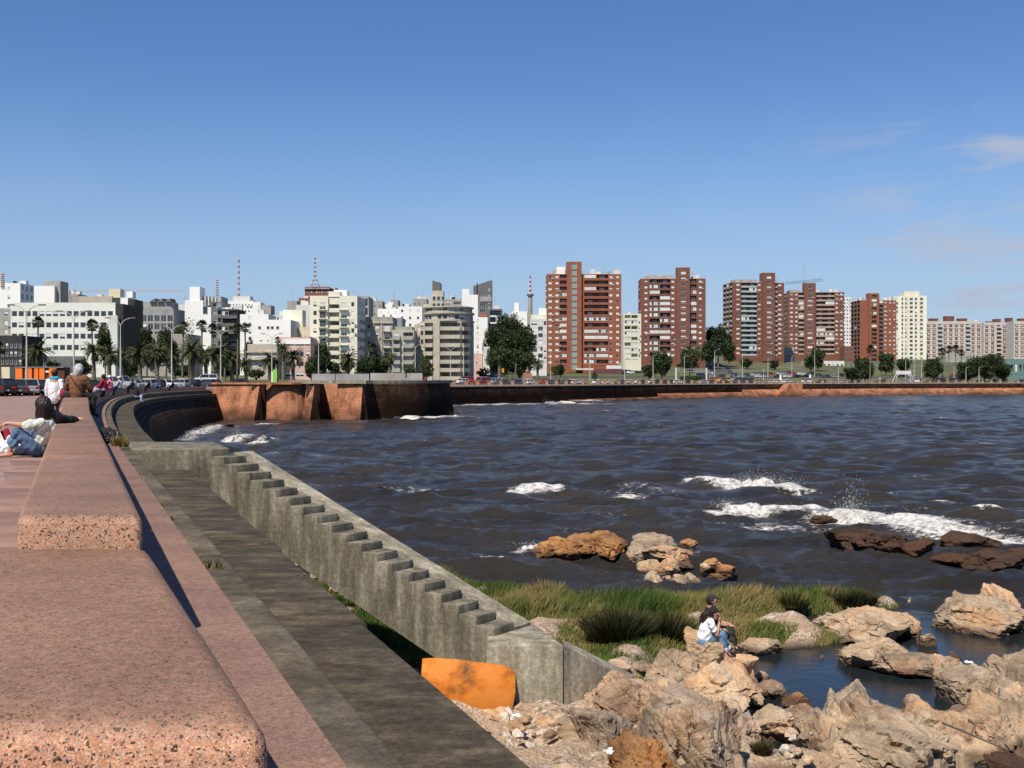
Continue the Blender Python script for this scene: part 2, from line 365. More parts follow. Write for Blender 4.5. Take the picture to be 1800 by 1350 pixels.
PINKR = mat('faded_pink_render', [(0.50,0.33,0.28),(0.62,0.45,0.38)], 0.4, 0.9)
BRICK = mat('red_brick', [(0.20,0.062,0.035),(0.27,0.088,0.05)], 0.5, 0.9)
BRICK2 = mat('brown_red_brick', [(0.15,0.062,0.042),(0.20,0.085,0.058)], 0.5, 0.9)
BRICK3 = mat('orange_red_brick', [(0.225,0.08,0.046),(0.28,0.105,0.062)], 0.5, 0.9)
SLAB = mat('balcony_concrete', [(0.34,0.24,0.18),(0.44,0.33,0.26)], 0.6, 0.9)
GLASS = mat('window_glass', [(0.02,0.025,0.03),(0.05,0.06,0.07)], 0.7, 0.15, spec=0.6)
GLASSG = mat('green_tinted_glass', [(0.16,0.22,0.21),(0.28,0.34,0.32)], 0.7, 0.2, spec=0.6)
BLIND = mat('roller_blind', [(0.52,0.52,0.49),(0.68,0.68,0.65)], 0.6, 0.8, rnd=0.12)
FRAMEW = mat('white_frame', (0.62,0.62,0.60), 2, 0.6)
TILE = mat('roof_tile', [(0.28,0.11,0.07),(0.35,0.15,0.1)], 2, 0.9)
STEEL = mat('galvanised_steel', [(0.30,0.30,0.30),(0.42,0.42,0.42)], 3, 0.5, metallic=0.3)
POLE = mat('painted_lamp_steel', [(0.42,0.40,0.36),(0.50,0.48,0.44)], 3, 0.6)
DARKM = mat('dark_metal', (0.03,0.03,0.033), 3, 0.5)
REDP = mat('red_mast_paint', (0.34,0.05,0.05), 3, 0.6)
WHITEP = mat('white_mast_paint', (0.66,0.66,0.66), 3, 0.6)
ORANGE = mat('orange_paint', [(0.80,0.16,0.02),(0.88,0.20,0.03)], 1.5, 0.6)
ASPH = mat('asphalt', [(0.045,0.045,0.045),(0.075,0.073,0.07)], 0.6, 0.9, bump=0.2, bscale=30)
LAWN = mat('lawn_grass', [(0.05,0.07,0.022),(0.085,0.105,0.035),(0.12,0.115,0.05)], 0.25, 0.95, bump=0.4, bscale=9)
EARTH = mat('city_ground', [(0.10,0.095,0.06),(0.07,0.085,0.035),(0.17,0.15,0.11)], 0.04, 0.95)
PAVE = mat('promenade_paving', [(0.19,0.12,0.095),(0.245,0.155,0.13),(0.29,0.195,0.165)], 2.2, 0.85, bump=0.25, bscale=30, rnd=0.06)
# ------------------------------------------------------------ coast line and land
def spline(pts, xs):
    P = np.array(pts, float); x = P[:, 0]; y = P[:, 1]
    n = len(x); h = np.diff(x); m = np.zeros(n); d = np.diff(y) / h
    m[0] = d[0]; m[-1] = d[-1]
    for i in range(1, n - 1): m[i] = (d[i - 1] * h[i] + d[i] * h[i - 1]) / (h[i - 1] + h[i])
    xs = np.atleast_1d(np.array(xs, float)); xc = np.clip(xs, x[0], x[-1]); k = np.clip(np.searchsorted(x, xc) - 1, 0, n - 2)
    t = (xc - x[k]) / h[k]; h00 = 2*t**3-3*t**2+1; h10 = t**3-2*t**2+t; h01 = -2*t**3+3*t**2; h11 = t**3-t**2
    r = h00*y[k] + h10*h[k]*m[k] + h01*y[k+1] + h11*h[k]*m[k+1]
    return r + np.where(xs < x[0], (xs - x[0]) * m[0], 0) + np.where(xs > x[-1], (xs - x[-1]) * m[-1], 0)
REFP = [(-12, 4.95), (0, 0.33), (12, -4.29), (23.8, -8.83), (34.4, -12.8), (63, -22.9), (87, -30.6), (113, -37.4), (140, -42.3), (170, -45.5)]
def ref(Y): return float(spline(REFP, Y)[0])                      # seaward edge of the parapet
def zprom(Y): return CAMZ + float(spline([(-12, -1.1), (14, -1.1), (37, -1.38), (90, -1.6), (170, -1.75), (260, -1.7)], min(Y, 260))[0])

COAST = [(ref(y) - 0.45, float(y)) for y in range(-12, 165, 8)] + [(-46, 172), (-45.5, 190), (-42, 212), (-33, 232), (-19, 252), (-4, 272)] + \
        [(14.6, 294), (43, 338), (75, 372), (98, 390), (145, 420), (200, 443), (312, 478), (500, 520), (900, 560), (1800, 600)]
def smooth_line(P, n=4):
    P = [Vector((a, b, 0)) for a, b in P]; out = []
    for i in range(len(P) - 1):
        p0 = P[max(i - 1, 0)]; p1 = P[i]; p2 = P[i + 1]; p3 = P[min(i + 2, len(P) - 1)]
        for k in range(n):
            t = k / n; out.append(0.5 * ((2*p1) + (-p0 + p2)*t + (2*p0 - 5*p1 + 4*p2 - p3)*t*t + (-p0 + 3*p1 - 3*p2 + p3)*t**3))
    out.append(P[-1]); return out
CL = smooth_line(COAST, 4)
CN = []
for i in range(len(CL)):
    d = (CL[min(i + 1, len(CL) - 1)] - CL[max(i - 1, 0)]).normalized(); CN.append(Vector((-d.y, d.x, 0)))
def zc(i): return zprom(CL[i].y)
PROF = [(0, 0), (30, 0.0), (80, 1.6), (150, 4.4), (230, 11.5), (320, 14), (600, 25), (1500, 30), (4000, 30)]
def prof(e, x=0.0):
    v = float(np.interp(e, [a for a, b in PROF], [b for a, b in PROF]))
    k = min(max((x + 30) / 60.0, 0), 1); flat = 0.02 * min(e, 500)      # the western part lies flatter
    return v * k + flat * (1 - k)
CLA = np.array([(p.x, p.y) for p in CL]); CNA = np.array([(p.x, p.y) for p in CN])
def land_e(x, y):
    d = (CLA - np.array([x, y])); k = int(np.argmin((d ** 2).sum(1)))
    best = None
    for a in (max(k - 1, 0), min(k, len(CLA) - 2)):
        p = CLA[a]; q = CLA[a + 1]; v = q - p; t = np.clip(np.dot([x, y] - p, v) / np.dot(v, v), 0, 1); c = p + v * t
        nn = np.array([-v[1], v[0]]) / np.linalg.norm(v); s = np.dot([x, y] - c, nn); dist = np.linalg.norm([x, y] - c)
        if best is None or dist < best[0]: best = (dist, math.copysign(dist, s), c)
    return best[1], best[2]
KERB = 10.0
def hland(x, y):
    e, c = land_e(x, y)
    z = zprom(c[1]) + prof(max(e, 0), x)
    if KERB < e < 26: z -= 0.14
    return z
def ground_hit(px, py, d0=120.0, d1=1500.0):
    """first land point seen on a photo pixel"""
    d = d0
    while d < d1:
        p = W(px, py, d); e, c = land_e(p.x, p.y)
        if e > 3 and hland(p.x, p.y) >= p.z: return p
        d += 2.0
    return None

offs = [-0.3, 0.5, 2, 4, 6, 8, KERB, KERB + 0.02, 14, 18, 22, 26, 26.02, 32, 40, 50, 62, 78, 95, 115, 135, 155, 175, 200, 230, 270, 320, 400, 500, 650, 900, 1500, 3500]
land_v = []; 
for i, (p, nrm) in enumerate(zip(CL, CN)):
    for o_ in offs:
        q = p + nrm * o_
        z = zc(i) + prof(max(o_, 0), q.x) - (0.14 if KERB + 0.01 < o_ < 26.01 else 0)
        land_v.append((q.x, q.y, z))
no = len(offs); lf = []; lm = []
for i in range(len(CL) - 1):
    for j in range(no - 1):
        lf.append((i*no+j, (i+1)*no+j, (i+1)*no+j+1, i*no+j+1)); a = offs[j]
        lm.append(0 if a < KERB else 1 if a < 26 else 2 if a < 150 else 3)
land = from_np('ground', land_v, lf, [PAVE, ASPH, LAWN, EARTH], mi=lm); tag(land, kind='structure')
def ribbon(name, e0, e1, X0, X1, mt, lift=0.05):
    v = []; f = []
    idx = [i for i in range(len(CL)) if X0 <= CL[i].x <= X1 and CL[i].y > 150]
    for i in idx:
        for k in range(5):
            e = e0 + (e1 - e0) * k / 4; q = CL[i] + CN[i] * e; v.append((q.x, q.y, zc(i) + prof(e, q.x) + lift))
    for i in range(len(idx) - 1):
        for k in range(4): f.append((i*5+k, (i+1)*5+k, (i+1)*5+k+1, i*5+k+1))
    o = from_np(name, v, f, mt); tag(o, kind='structure'); return o
ribbon('upper_road', 86, 104, 20, 420, ASPH)
ribbon('footpath', 60, 63, 10, 420, mat('gravel_path', [(0.25,0.21,0.16),(0.33,0.28,0.22)], 1, 0.9))
# street climbing between the towers
sv = []; sf = []
for k in range(24):
    t = k / 23.0; cx = 1262 + 14 * math.sin(t * 2.0) - 12 * t; d = 430 + 190 * t
    for s in (-1, 1):
        x = (cx - 900) / FPX * d + s * (6.5 - 1.0 * t); sv.append((x, d, hland(x, d) + 0.08))
for k in range(23): sf.append((2*k, 2*k+1, 2*k+3, 2*k+2))
tag(from_np('hill_street', sv, sf, ASPH), kind='structure')

# ------------------------------------------------------------ the sea
def make_sea():
    nr, na = 760, 760
    r = np.geomspace(9.0, 620.0, nr); r = np.concatenate([r, np.geomspace(660, 6000, 20)]); nr = len(r)
    a = np.radians(np.linspace(-34, 40, na))
    RR, AA = np.meshgrid(r, a, indexing='ij')
    X = RR * np.sin(AA); Y = RR * np.cos(AA)
    rs = np.random.RandomState(3)
    Z = np.zeros_like(X); DX = np.zeros_like(X); DY = np.zeros_like(X)
    cell = RR * 0.0056
    wd = math.radians(-118)                       # waves run in from the open water on the right
    for i in range(58):
        L = 7.0 * (0.05 ** (i / 57.0)); amp = 0.019 * L ** 0.66 * rs.uniform(0.6, 1.3)
        th = wd + rs.normal(0, 0.55); k = 2 * math.pi / L; ph = rs.uniform(0, 6.28)
        arg = k * (X * math.cos(th) + Y * math.sin(th)) + ph
        grp = 0.65 + 0.5 * np.sin(k * 0.13 * (X * math.cos(th + 0.8) + Y * math.sin(th + 0.8)) + ph * 3)
        fade = np.clip(L / (2.4 * cell) - 0.4, 0, 1)
        Z += amp * grp * fade * np.sin(arg); q = 0.75 * amp * grp * fade * np.cos(arg); DX += q * math.cos(th); DY += q * math.sin(th)
    # sheltered water among the rocks
    ang = X / np.maximum(Y, 1)
    shore = 27.5 + 0 * ang
    calm = np.clip((RR - shore) / 8.0, 0, 1); calm = calm * calm * (3 - 2 * calm)
    damp = 0.012 + 0.988 * calm
    hs = Z * damp
    crest = np.clip((Z - 0.20) / 0.2, 0, 1)
    n_lf = np.zeros_like(X)
    for i in range(9):
        L = rs.uniform(14, 60); th = rs.uniform(0, 6.28); n_lf += np.sin(2*math.pi/L*(X*math.cos(th)+Y*math.sin(th)) + rs.uniform(0, 6.28))
    foam = 0.85 * crest * np.clip(n_lf / 2.2 - 0.05, 0, 1) * calm
    H = np.zeros_like(X)
    for (x0, y0, x1, y1, wd_, st, ht) in FOAM:
        p = G(x0, y0); q = G(x1, y1); v = np.array([q.x - p.x, q.y - p.y]); L2 = max(v @ v, 1e-3)
        t = np.clip(((X - p.x) * v[0] + (Y - p.y) * v[1]) / L2, 0, 1)
        d2 = (X - p.x - t * v[0]) ** 2 + (Y - p.y - t * v[1]) ** 2
        g = np.exp(-d2 / (wd_ * wd_ * 1.7)); foam = np.maximum(foam, 0.80 * st * g)
        if ht: H = np.maximum(H, ht * np.exp(-d2 / (wd_ * wd_ * 1.3)) * np.clip(3*np.minimum(t+0.1, 1.1-t), 0, 1))
    Zf = hs + H
    V = np.stack([X + DX * damp, Y + DY * damp, Zf], -1).reshape(-1, 3)
    i, j = np.meshgrid(np.arange(nr - 1), np.arange(na - 1), indexing='ij'); b = i * na + j
    F = np.stack([b, b + 1, b + na + 1, b + na], -1).reshape(-1, 4)
    m, t, p, co = base('river_water')
    at = N(t, 'ShaderNodeAttribute'); at.attribute_name = 'foam'; ac = N(t, 'ShaderNodeAttribute'); ac.attribute_name = 'chop'
    geo = N(t, 'ShaderNodeNewGeometry'); vec = geo.outputs['Position']
    nf = noise_n(t, mapped(t, vec, (1.0, 1.6, 1.0)), 2.6, 12, 0.82)
    th = N(t, 'ShaderNodeMath', operation='ADD'); t.links.new(at.outputs['Fac'], th.inputs[0]); nfc = N(t, 'ShaderNodeMath', operation='MULTIPLY_ADD'); nfc.inputs[1].default_value = 2.0; nfc.inputs[2].default_value = -0.5; t.links.new(nf, nfc.inputs[0]); t.links.new(nfc.outputs[0], th.inputs[1])
    fm = N(t, 'ShaderNodeMapRange'); fm.inputs[1].default_value = 0.98; fm.inputs[2].default_value = 1.22; t.links.new(th.outputs[0], fm.inputs[0])
    mud = ramp(t, noise_n(t, mapped(t, vec, (0.12, 0.3, 1)), 1.0, 5), [(0.3, (0.021,0.019,0.017)), (0.7, (0.046,0.040,0.034))])
    deep = mixn(t, ac.outputs['Fac'], (0.012,0.016,0.017), mud)
    p.inputs['IOR'].default_value = 1.33; p.inputs['Specular IOR Level'].default_value = 0.28
    t.links.new(deep, p.inputs['Base Color'])
    rg = N(t, 'ShaderNodeMapRange'); rg.inputs[3].default_value = 0.05; rg.inputs[4].default_value = 0.16; t.links.new(ac.outputs['Fac'], rg.inputs[0]); t.links.new(rg.outputs[0], p.inputs['Roughness'])
    b1 = noise_n(t, mapped(t, vec, (1.0, 1.0, 1.0)), 2.8, 8, 0.68)
    bs = N(t, 'ShaderNodeMapRange'); bs.inputs[3].default_value = 0.06; bs.inputs[4].default_value = 1.0; t.links.new(ac.outputs['Fac'], bs.inputs[0])
    b = N(t, 'ShaderNodeBump'); b.inputs['Distance'].default_value = 0.3; t.links.new(bs.outputs[0], b.inputs['Strength']); t.links.new(b1, b.inputs['Height']); t.links.new(b.outputs[0], p.inputs['Normal'])
    # foam as its own rough white surface
    fo = N(t, 'ShaderNodeBsdfDiffuse'); t.links.new(ramp(t, noise_n(t, vec, 4.0, 6, 0.7), [(0.36, (0.25,0.23,0.20)), (0.5, (0.58,0.56,0.53)), (0.66, (0.78,0.77,0.75))]), fo.inputs['Color'])
    fb = N(t, 'ShaderNodeBump'); fb.inputs['Distance'].default_value = 0.12; fb.inputs['Strength'].default_value = 0.8; t.links.new(nf, fb.inputs['Height']); t.links.new(fb.outputs[0], fo.inputs['Normal'])
    ms = N(t, 'ShaderNodeMixShader'); out = t.nodes['Material Output']
    t.links.new(fm.outputs[0], ms.inputs[0]); t.links.new(p.outputs[0], ms.inputs[1]); t.links.new(fo.outputs[0], ms.inputs[2]); t.links.new(ms.outputs[0], out.inputs['Surface'])
    o = from_np('sea_water', V, F, m, smooth=True); tag(o, kind='structure')
    for nm, arr in (('foam', foam), ('chop', calm)):
        A = o.data.attributes.new(nm, 'FLOAT', 'POINT'); A.data.foreach_set('value', arr.astype(np.float32).ravel())
    # the rest of the sea, outside the detailed fan
    v = [(-2500, 8, -0.25), (6000, -3000, -0.25), (-2500, -3000, -0.25), (6000, 6000, -0.25), (0, 8.2, -0.02)]
    mb = MB(); mb.quadlist([(-3, -400, -0.03), (3000, -400, -0.03), (3000, 900, -0.6), (-3, 14, -0.6)], [(0, 1, 2, 3)])
    o2 = mb.build('open_sea', mat('open_water', [(0.03,0.028,0.026),(0.05,0.045,0.04)], 0.1, 0.15, spec=0.5, bump=1.0, bscale=1.2, bdist=0.2)); tag(o2, kind='structure')
# foam on the water: photo pixels x0,y0 -> x1,y1, half width (m), strength, raised height (m)
FOAM = [(1217,848,1300,856,0.8,1.0,0.35), (1300,858,1408,866,1.0,1.0,0.5), (1268,902,1330,904,0.8,1.0,0.35), (1330,904,1470,906,0.7,0.95,0.25),
        (1470,915,1560,912,1.4,0.95,0.35), (1540,918,1700,942,1.5,1.0,0.2), (1690,942,1830,958,1.6,0.85,0.1), (1640,914,1830,918,0.9,0.62,0.1), (1600,930,1800,936,1.2,0.55,0), (1350,930,1500,938,1.2,0.72,0), (1700,900,1800,905,0.7,0.5,0), (1480,890,1640,900,0.8,0.5,0), (1250,925,1360,930,0.9,0.5,0), (1420,880,1500,884,0.7,0.5,0), (1000,900,1120,903,0.8,0.45,0), (860,830,960,832,1.0,0.42,0), (1060,830,1180,828,1.2,0.42,0), (640,820,760,822,1.2,0.45,0), (900,930,1000,934,0.7,0.42,0), (1500,820,1600,822,1.0,0.42,0),
        (1380,915,1470,945,1.2,0.48,0), (914,866,968,864,0.9,1.0,0.3), (1058,862,1110,866,1.2,0.72,0), (1090,879,1118,876,0.7,0.95,0.1), (1110,858,1200,864,1.8,0.55,0),
        (1130,878,1200,874,1.2,0.42,0), (612,858,740,860,1.3,0.68,0), (500,862,560,864,1.2,0.35,0), (690,737,830,734,2.2,0.95,0.3), (700,730,800,728,2.0,0.6,0), (795,714,1060,711,4.0,0.75,0.4), (800,708,900,706,3.0,0.8,0.3),
        (1000,706,1060,706,3,0.9,0.3), (402,776,438,772,1.2,1.0,0.5), (440,778,492,772,0.9,0.8,0.2), (318,775,350,764,1.4,0.7,0.1), (345,764,375,752,1.6,0.8,0.15), (360,754,410,750,1.6,0.8,0.2), (445,797,545,800,1.4,0.62,0), (455,747,480,746,0.8,0.85,0.2), (780,762,830,765,1.2,0.5,0),
        (918,962,952,962,0.5,0.95,0.12), (1150,975,1230,978,0.9,0.5,0), (1195,906,1260,914,1.2,0.42,0), (1540,868,1570,868,0.7,0.6,0), (1640,862,1700,864,1.1,0.45,0), (560,893,640,889,1.0,0.55,0.1), (600,742,790,741,3.0,0.5,0), (400,745,470,745,3,0.45,0),
        (1555,691,1600,691,3,0.95,0.5), (1620,694,1680,693.5,4,0.6,0.2), (1180,698,1260,697.5,4,0.6,0.2), (1310,696.5,1420,696,5,0.75,0.2), (1730,692.5,1790,692.3,4,0.7,0.2), (1440,695,1480,694.8,3,0.6,0.2),
        (940,712,1020,712,3,0.6,0.2), (1520,905,1600,880,1.2,0.3,0), (1200,985,1330,960,1.0,0.35,0), (1000,800,1060,801,1.5,0.38,0), (1330,760,1390,761,1.5,0.4,0.1), (1560,835,1640,838,1.2,0.36,0)]
make_sea()

# ------------------------------------------------------------ near parapet and ledges
def strip_block(name, parent, Y0, Y1, o0, o1, z0, zt0, zt1, mt, n=3, bev=0.0, seg=3, flare=0.0):
    """a block following the wall: ends cut at constant Y, offsets o0..o1 from the reference edge"""
    V = []; F = []
    for i in range(n + 1):
        Y = Y0 + (Y1 - Y0) * i / n; x = ref(Y); zt = zt0 + (zt1 - zt0) * i / n; zb = z0 if not callable(z0) else z0(Y)
        o1_ = o1 + flare * max(0, 1 - i / n)
        V += [(x + o0, Y, zb), (x + o1_, Y, zb), (x + o1_, Y, zt), (x + o0, Y, zt)]
    for i in range(n):
        a = 4 * i; b = a + 4
        F += [(a, a+1, b+1, b), (a+1, a+2, b+2, b+1), (a+2, a+3, b+3, b+2), (a+3, a, b, b+3)]
    F += [(3, 2, 1, 0), (4*n, 4*n+1, 4*n+2, 4*n+3)]
    c = Vector((ref((Y0+Y1)/2), (Y0+Y1)/2, z0 if not callable(z0) else z0(Y0)))
    V = [(v[0]-c.x, v[1]-c.y, v[2]-c.z) for v in V]
    bm = bmesh.new(); vs = [bm.verts.new(v) for v in V]
    for f in F: bm.faces.new([vs[k] for k in f])
    bmesh.ops.recalc_face_normals(bm, faces=bm.faces)
    me = bpy.data.meshes.new(name); bm.to_mesh(me); bm.free(); me.materials.append(mt)
    o = mesh_obj(name, me, parent, c)
    if bev: bevel(o, bev, seg)
    return o
par = empty('granite_parapet', (ref(8), 8, zprom(8))); tag(par, 'long low parapet of pink granite blocks curving away along the promenade', 'parapet')
bpy.context.view_layer.update()
def under(parent, o):
    o.location = o.location - parent.location; return o
ztop = lambda Y: CAMZ + float(np.interp(Y, [5.4, 25, 25.01, 31, 89, 170], [-0.655, -0.635, -0.505, -0.51, -0.80, -1.25]))
under(par, strip_block('granite_block', par, 2.72, 5.6, -1.55, 0.045, 4.55, 5.18, 5.18, GRAN, 6, 0.085, 5, flare=0.10))
under(par, strip_block('granite_block', par, 5.46, 9.3, -0.606, 0.0, 4.7, 5.345, 5.347, GRAN, 6, 0.05, 4))
Y = 9.303
while Y < 24.9:
    L = 3.2 if Y + 4 < 25 else 25 - Y
    b = strip_block('granite_block', par, Y, Y + L - 0.008, -0.606, 0.0, 4.6, ztop(Y), ztop(Y + L - 0.01), GRAN, 5, 0.045, 3); under(par, b); Y += L
while Y < 166:
    L = 4.0 if Y < 90 else 7.6
    b = strip_block('granite_block', par, Y, Y + L - 0.03, -0.66, 0.0, lambda q: zprom(q) - 0.4, ztop(Y), ztop(Y + L - 0.02), GRAN, 3, 0.03, 2); under(par, b); Y += L
zl1 = lambda Y: CAMZ + float(np.interp(Y, [4, 25, 170], [-1.27, -1.35, -1.68]))
zl3 = lambda Y: CAMZ + float(np.interp(Y, [5, 34, 63, 113, 168], [-1.9, -1.9, -1.9, -2.0, -2.25]))
led = empty('granite_ledge', (ref(8), 8, 4.6)); tag(led, 'flat pink granite ledge of pale slabs on the sea side of the parapet', 'ledge')
Y = 1.2; k = 0
while Y < 166:
    L = (2.6, 3.1, 2.2, 2.8)[k % 4] if Y < 40 else 4.5 if Y < 90 else 8
    b = strip_block('ledge_slab', led, Y, Y + L - 0.006, 0.15 if Y < 5 else 0.004, 0.56, lambda q: zl1(q) - 0.3, zl1(Y), zl1(Y + L), GRAN2, 2); under(led, b); Y += L; k += 1
low = empty('lower_sea_walk', (ref(8) + 1.2, 8, 4.0)); tag(low, 'damp dark concrete walkway stepping down on the sea side of the granite ledge', 'walkway')
Y = 1.0; k = 0
while Y < 168:
    L = 3.9 if Y < 30 else 7.5
    L = min(L, 168.5 - Y)
    w3 = lambda q: float(np.interp(q, [5, 23, 40], [1.88, 2.07, 1.95]))
    a = strip_block('kerb_strip', low, Y, Y + L - 0.015, 0.56, 0.82, lambda q: zl3(q) - 0.4, zl1(Y) - 0.07, zl1(Y + L) - 0.07, CONC_MID, 3, 0.02, 2); under(low, a)
    a = strip_block('walkway_slab', low, Y, Y + L - 0.02, 0.80, w3(Y + 0.5 * L), lambda q: zl3(q) - 0.45, zl3(Y), zl3(Y + L), CONC_DARK, 3, 0.015, 2); under(low, a)
    Y += L; k += 1
# the wall face below the walkway: battered, its shade put into the dark colour
v = []; f = []
ys = list(np.concatenate([np.linspace(-4, 40, 23), np.linspace(44, 171, 40)]))
for i, Y in enumerate(ys):
    x = ref(Y) + float(np.interp(Y, [5, 23, 40], [1.84, 2.0, 1.9])); bt = float(np.interp(Y, [0, 30, 60, 100, 171], [0.25, 0.6, 2.2, 3.2, 1.8]))
    top = zl3(Y) - 0.4; v += [(x - 1.5, Y, top), (x, Y, top), (x + bt * 0.5, Y, top * 0.5 - 0.3), (x + bt, Y, -1.2)]
for i in range(len(ys) - 1):
    for k in range(3): f.append((4*i+k, 4*i+k+1, 4*i+k+5, 4*i+k+4))
sw = from_np('sea_wall', v, f, MASON_NEAR); tag(sw, 'near curved sea wall, coloured dark for its shade, below the concrete walkway', 'sea wall')
# promenade slabs one could pick out
k = 0
for row in range(11):
    Y0 = 3.0 + row * 2.05
    for c in range(4):
        o0 = -0.63 - c * 1.55
        V_ = []
        zz = zprom(Y0 + 1)
        b = strip_block('paving_slab', land, Y0, Y0 + 2.03, o0 - 1.53, o0, zz - 0.05, zprom(Y0) + 0.006, zprom(Y0 + 2) + 0.006, PAVE, 1, 0.006, 1); k += 1
# ------------------------------------------------------------ bastion and far sea wall
def wall_strip(name, P, zb, zt, batter, mt, parent=None, thick=1.2, n=1):
    """upright wall along plan points P (sea on the right hand going along), foot battered outwards"""
    P = [Vector((a, b, 0)) for a, b in P]; v = []; f = []; m = len(P)
    for i, p in enumerate(P):
        d = (P[min(i+1, m-1)] - P[max(i-1, 0)]).normalized(); nr = Vector((d.y, -d.x, 0))
        b = p + nr * batter; t = zt(p) if callable(zt) else zt
        v += [(b.x, b.y, zb), (p.x, p.y, t), (p.x - nr.x*thick, p.y - nr.y*thick, t), (p.x - nr.x*thick, p.y - nr.y*thick, zb)]
    for i in range(m - 1):
        for k in range(3): f.append((4*i+k, 4*i+4+k, 4*i+5+k, 4*i+1+k))
    f += [(0, 1, 2, 3), (4*m-1, 4*m-2, 4*m-3, 4*m-4)]
    me = bpy.data.meshes.new(name); me.from_pydata(v, [], f); me.materials.append(mt); me.update()
    return mesh_obj(name, me, parent)
def bez(p0, p1, p2, n):
    return [((1-t)**2*p0[0]+2*(1-t)*t*p1[0]+t*t*p2[0], (1-t)**2*p0[1]+2*(1-t)*t*p1[1]+t*t*p2[1]) for t in [i/n for i in range(n+1)]]
bas = empty('bastion', (0, 0, 0)); tag(bas, 'orange stone bastion jutting into the bay, its rounded end coloured dark for shade and algae', 'bastion')
faces = [([(-43.6, 166.5), (-36.2, 163.2)], MASON, 5.35, 1.6), ([(-36.2, 163.2), (-35.6, 166.2)], MASON_DARK, 5.35, 0.6),
         (bez((-35.6, 165.2), (-31.0, 162.0), (-29.9, 166.6), 8), MASON, 5.35, 1.2), ([(-29.9, 166.6), (-29.6, 165.0)], MASON, 5.4, 0.3),
         ([(-29.5, 163.6), (-28.3, 163.0)], MASON, 5.45, 1.3), ([(-28.3, 163.0), (-27.9, 169.5)], MASON_DARK, 5.4, 1.0), ([(-27.9, 169.0), (-24.9, 168.2)], MASON, 5.4, 0.8),
         ([(-25.0, 169), (-24.9, 163.6)], MASON, 5.4, -0.2), ([(-25.0, 163.2), (-21.3, 162.4)], MASON, 5.45, 1.4), ([(-21.3, 162.4), (-20.4, 168.5)], MASON_DARK, 5.45, 1.0),
         (bez((-20.4, 168.0), (-12.0, 171), (-10.4, 190), 12), MASON_DARK, 5.5, 0.9), ([(-10.4, 190), (-13.5, 232), (-16, 252)], MASON_DARK, 5.0, 0.9)]  # dark masonry on faces turned from the sun stands for their shade
for P, mt, zt, bt in faces:
    wall_strip('stone_face', P, -1.0, zt - 0.22, bt, mt, bas)
# coping: orange on the first part, pale and rounded on the second
wall_strip('coping', [(-43.9, 166.3), (-36.1, 162.9), (-34.9, 163.0), (-31.5, 163.2), (-29.6, 164.6)], 5.13, 5.42, 0.02, MASON, bas, 1.4)
wall_strip('coping', [(-33.0, 168.6), (-29.8, 163.2), (-28.2, 162.7), (-24.9, 162.6), (-20.8, 161.9)] + bez((-20.0, 163.6), (-11.8, 167.5), (-10.0, 190), 8), 5.23, 5.70, 0.05, CONC_BLOCK, bas, 1.0)
mb = MB(); mb.prism([(-46, 168), (-43, 167.5), (-36, 165), (-30, 168.5), (-24, 170), (-20.5, 169.5), (-14, 176), (-11.4, 190), (-14.6, 232), (-17, 254), (-30, 245), (-42, 214), (-47, 190)], 4.0, 4.55)
mb.build('deck', PAVE, bas)
fence = empty('panel_fence', (-30, 174, 4.55)); tag(fence, 'row of plain grey concrete fence panels standing on the bastion', 'fence')
x = 548
for w in (42, 60, 1, 63, 1, 29):
    if w > 12:
        a = W(x, 657, 176); b = W(x + w - 1.5, 657, 176)
        mb = MB(); mb.box(a.x + 30, b.x + 30, 2.0, 2.12, 0.02, a.z - 4.55 + 0.1 * (w % 2)); mb.build('fence_panel', GREYR if w % 2 == 0 else STONEGREY, fence)
    x += w
# far wall, in stretches
fw = empty('far_sea_wall', (0, 0, 0)); tag(fw, 'long stone sea wall across the bay carrying the far promenade', 'sea wall')
fpts = [(CL[i].x, CL[i].y) for i in range(len(CL)) if CL[i].y > 250]
fpts = [(p[0] + 0.25, p[1] - 0.25) for p in fpts]
k = 0
while k < len(fpts) - 1:
    e = min(k + 4, len(fpts) - 1); seg = fpts[k:e + 1]; xm = sum(p[0] for p in seg) / len(seg)
    dk = xm < 62
    wall_strip('stone_face', seg, 1.9 if not dk else -1.0, 4.1, 0.5, MASON_DARK, fw)  # dark masonry paints the shade on the upright face below the coping
    if xm > 22:
        wall_strip('footing', [(p[0]+0.8, p[1]-1.6) for p in seg], -1.0, float(np.interp(xm, [22, 85], [0.3, 2.3])), 3.2, MASON, fw, 2.4)  # sunlit orange band, its rising height shaped like the edge of the shade
    wall_strip('coping', [(p[0]+0.05, p[1]-0.1) for p in seg], 4.05, 4.36, 0.05, CONC_LIGHT, fw, 0.9)
    k = e
# piers with a rail along the far promenade
pr = empty('promenade_railing', (0, 0, 4.3)); tag(pr, 'low railing of pink granite piers along the far promenade edge', 'railing')
tot = 0; last = None; npier = 0; pierm = None; prev = None
for i in range(len(CL) - 1):
    if CL[i].y < 255 or CL[i].x > 260: continue
    L = (CL[i+1] - CL[i]).length; s = 0
    while tot < L:
        q = CL[i] + (CL[i+1] - CL[i]) * (tot / L) + CN[i] * 0.5
        if pierm is None:
            mb = MB(); mb.box(-0.42, 0.42, -0.4, 0.4, 0, 1.0); mb.box(-0.5, 0.5, -0.48, 0.48, 1.0, 1.18); pierm = mb.mesh('pier', GRAN2)
        z = zprom(CL[i].y); o = mesh_obj('pier', pierm, pr, (q.x, q.y, z - 4.3))
        if prev is not None:
            mb = MB(); mb.tube((prev.x, prev.y, 0.5), (q.x, q.y, 0.5), 0.035, n=5); mb.build('rail', STONEGREY, pr)
        prev = q; tot += 4.3
    tot -= L
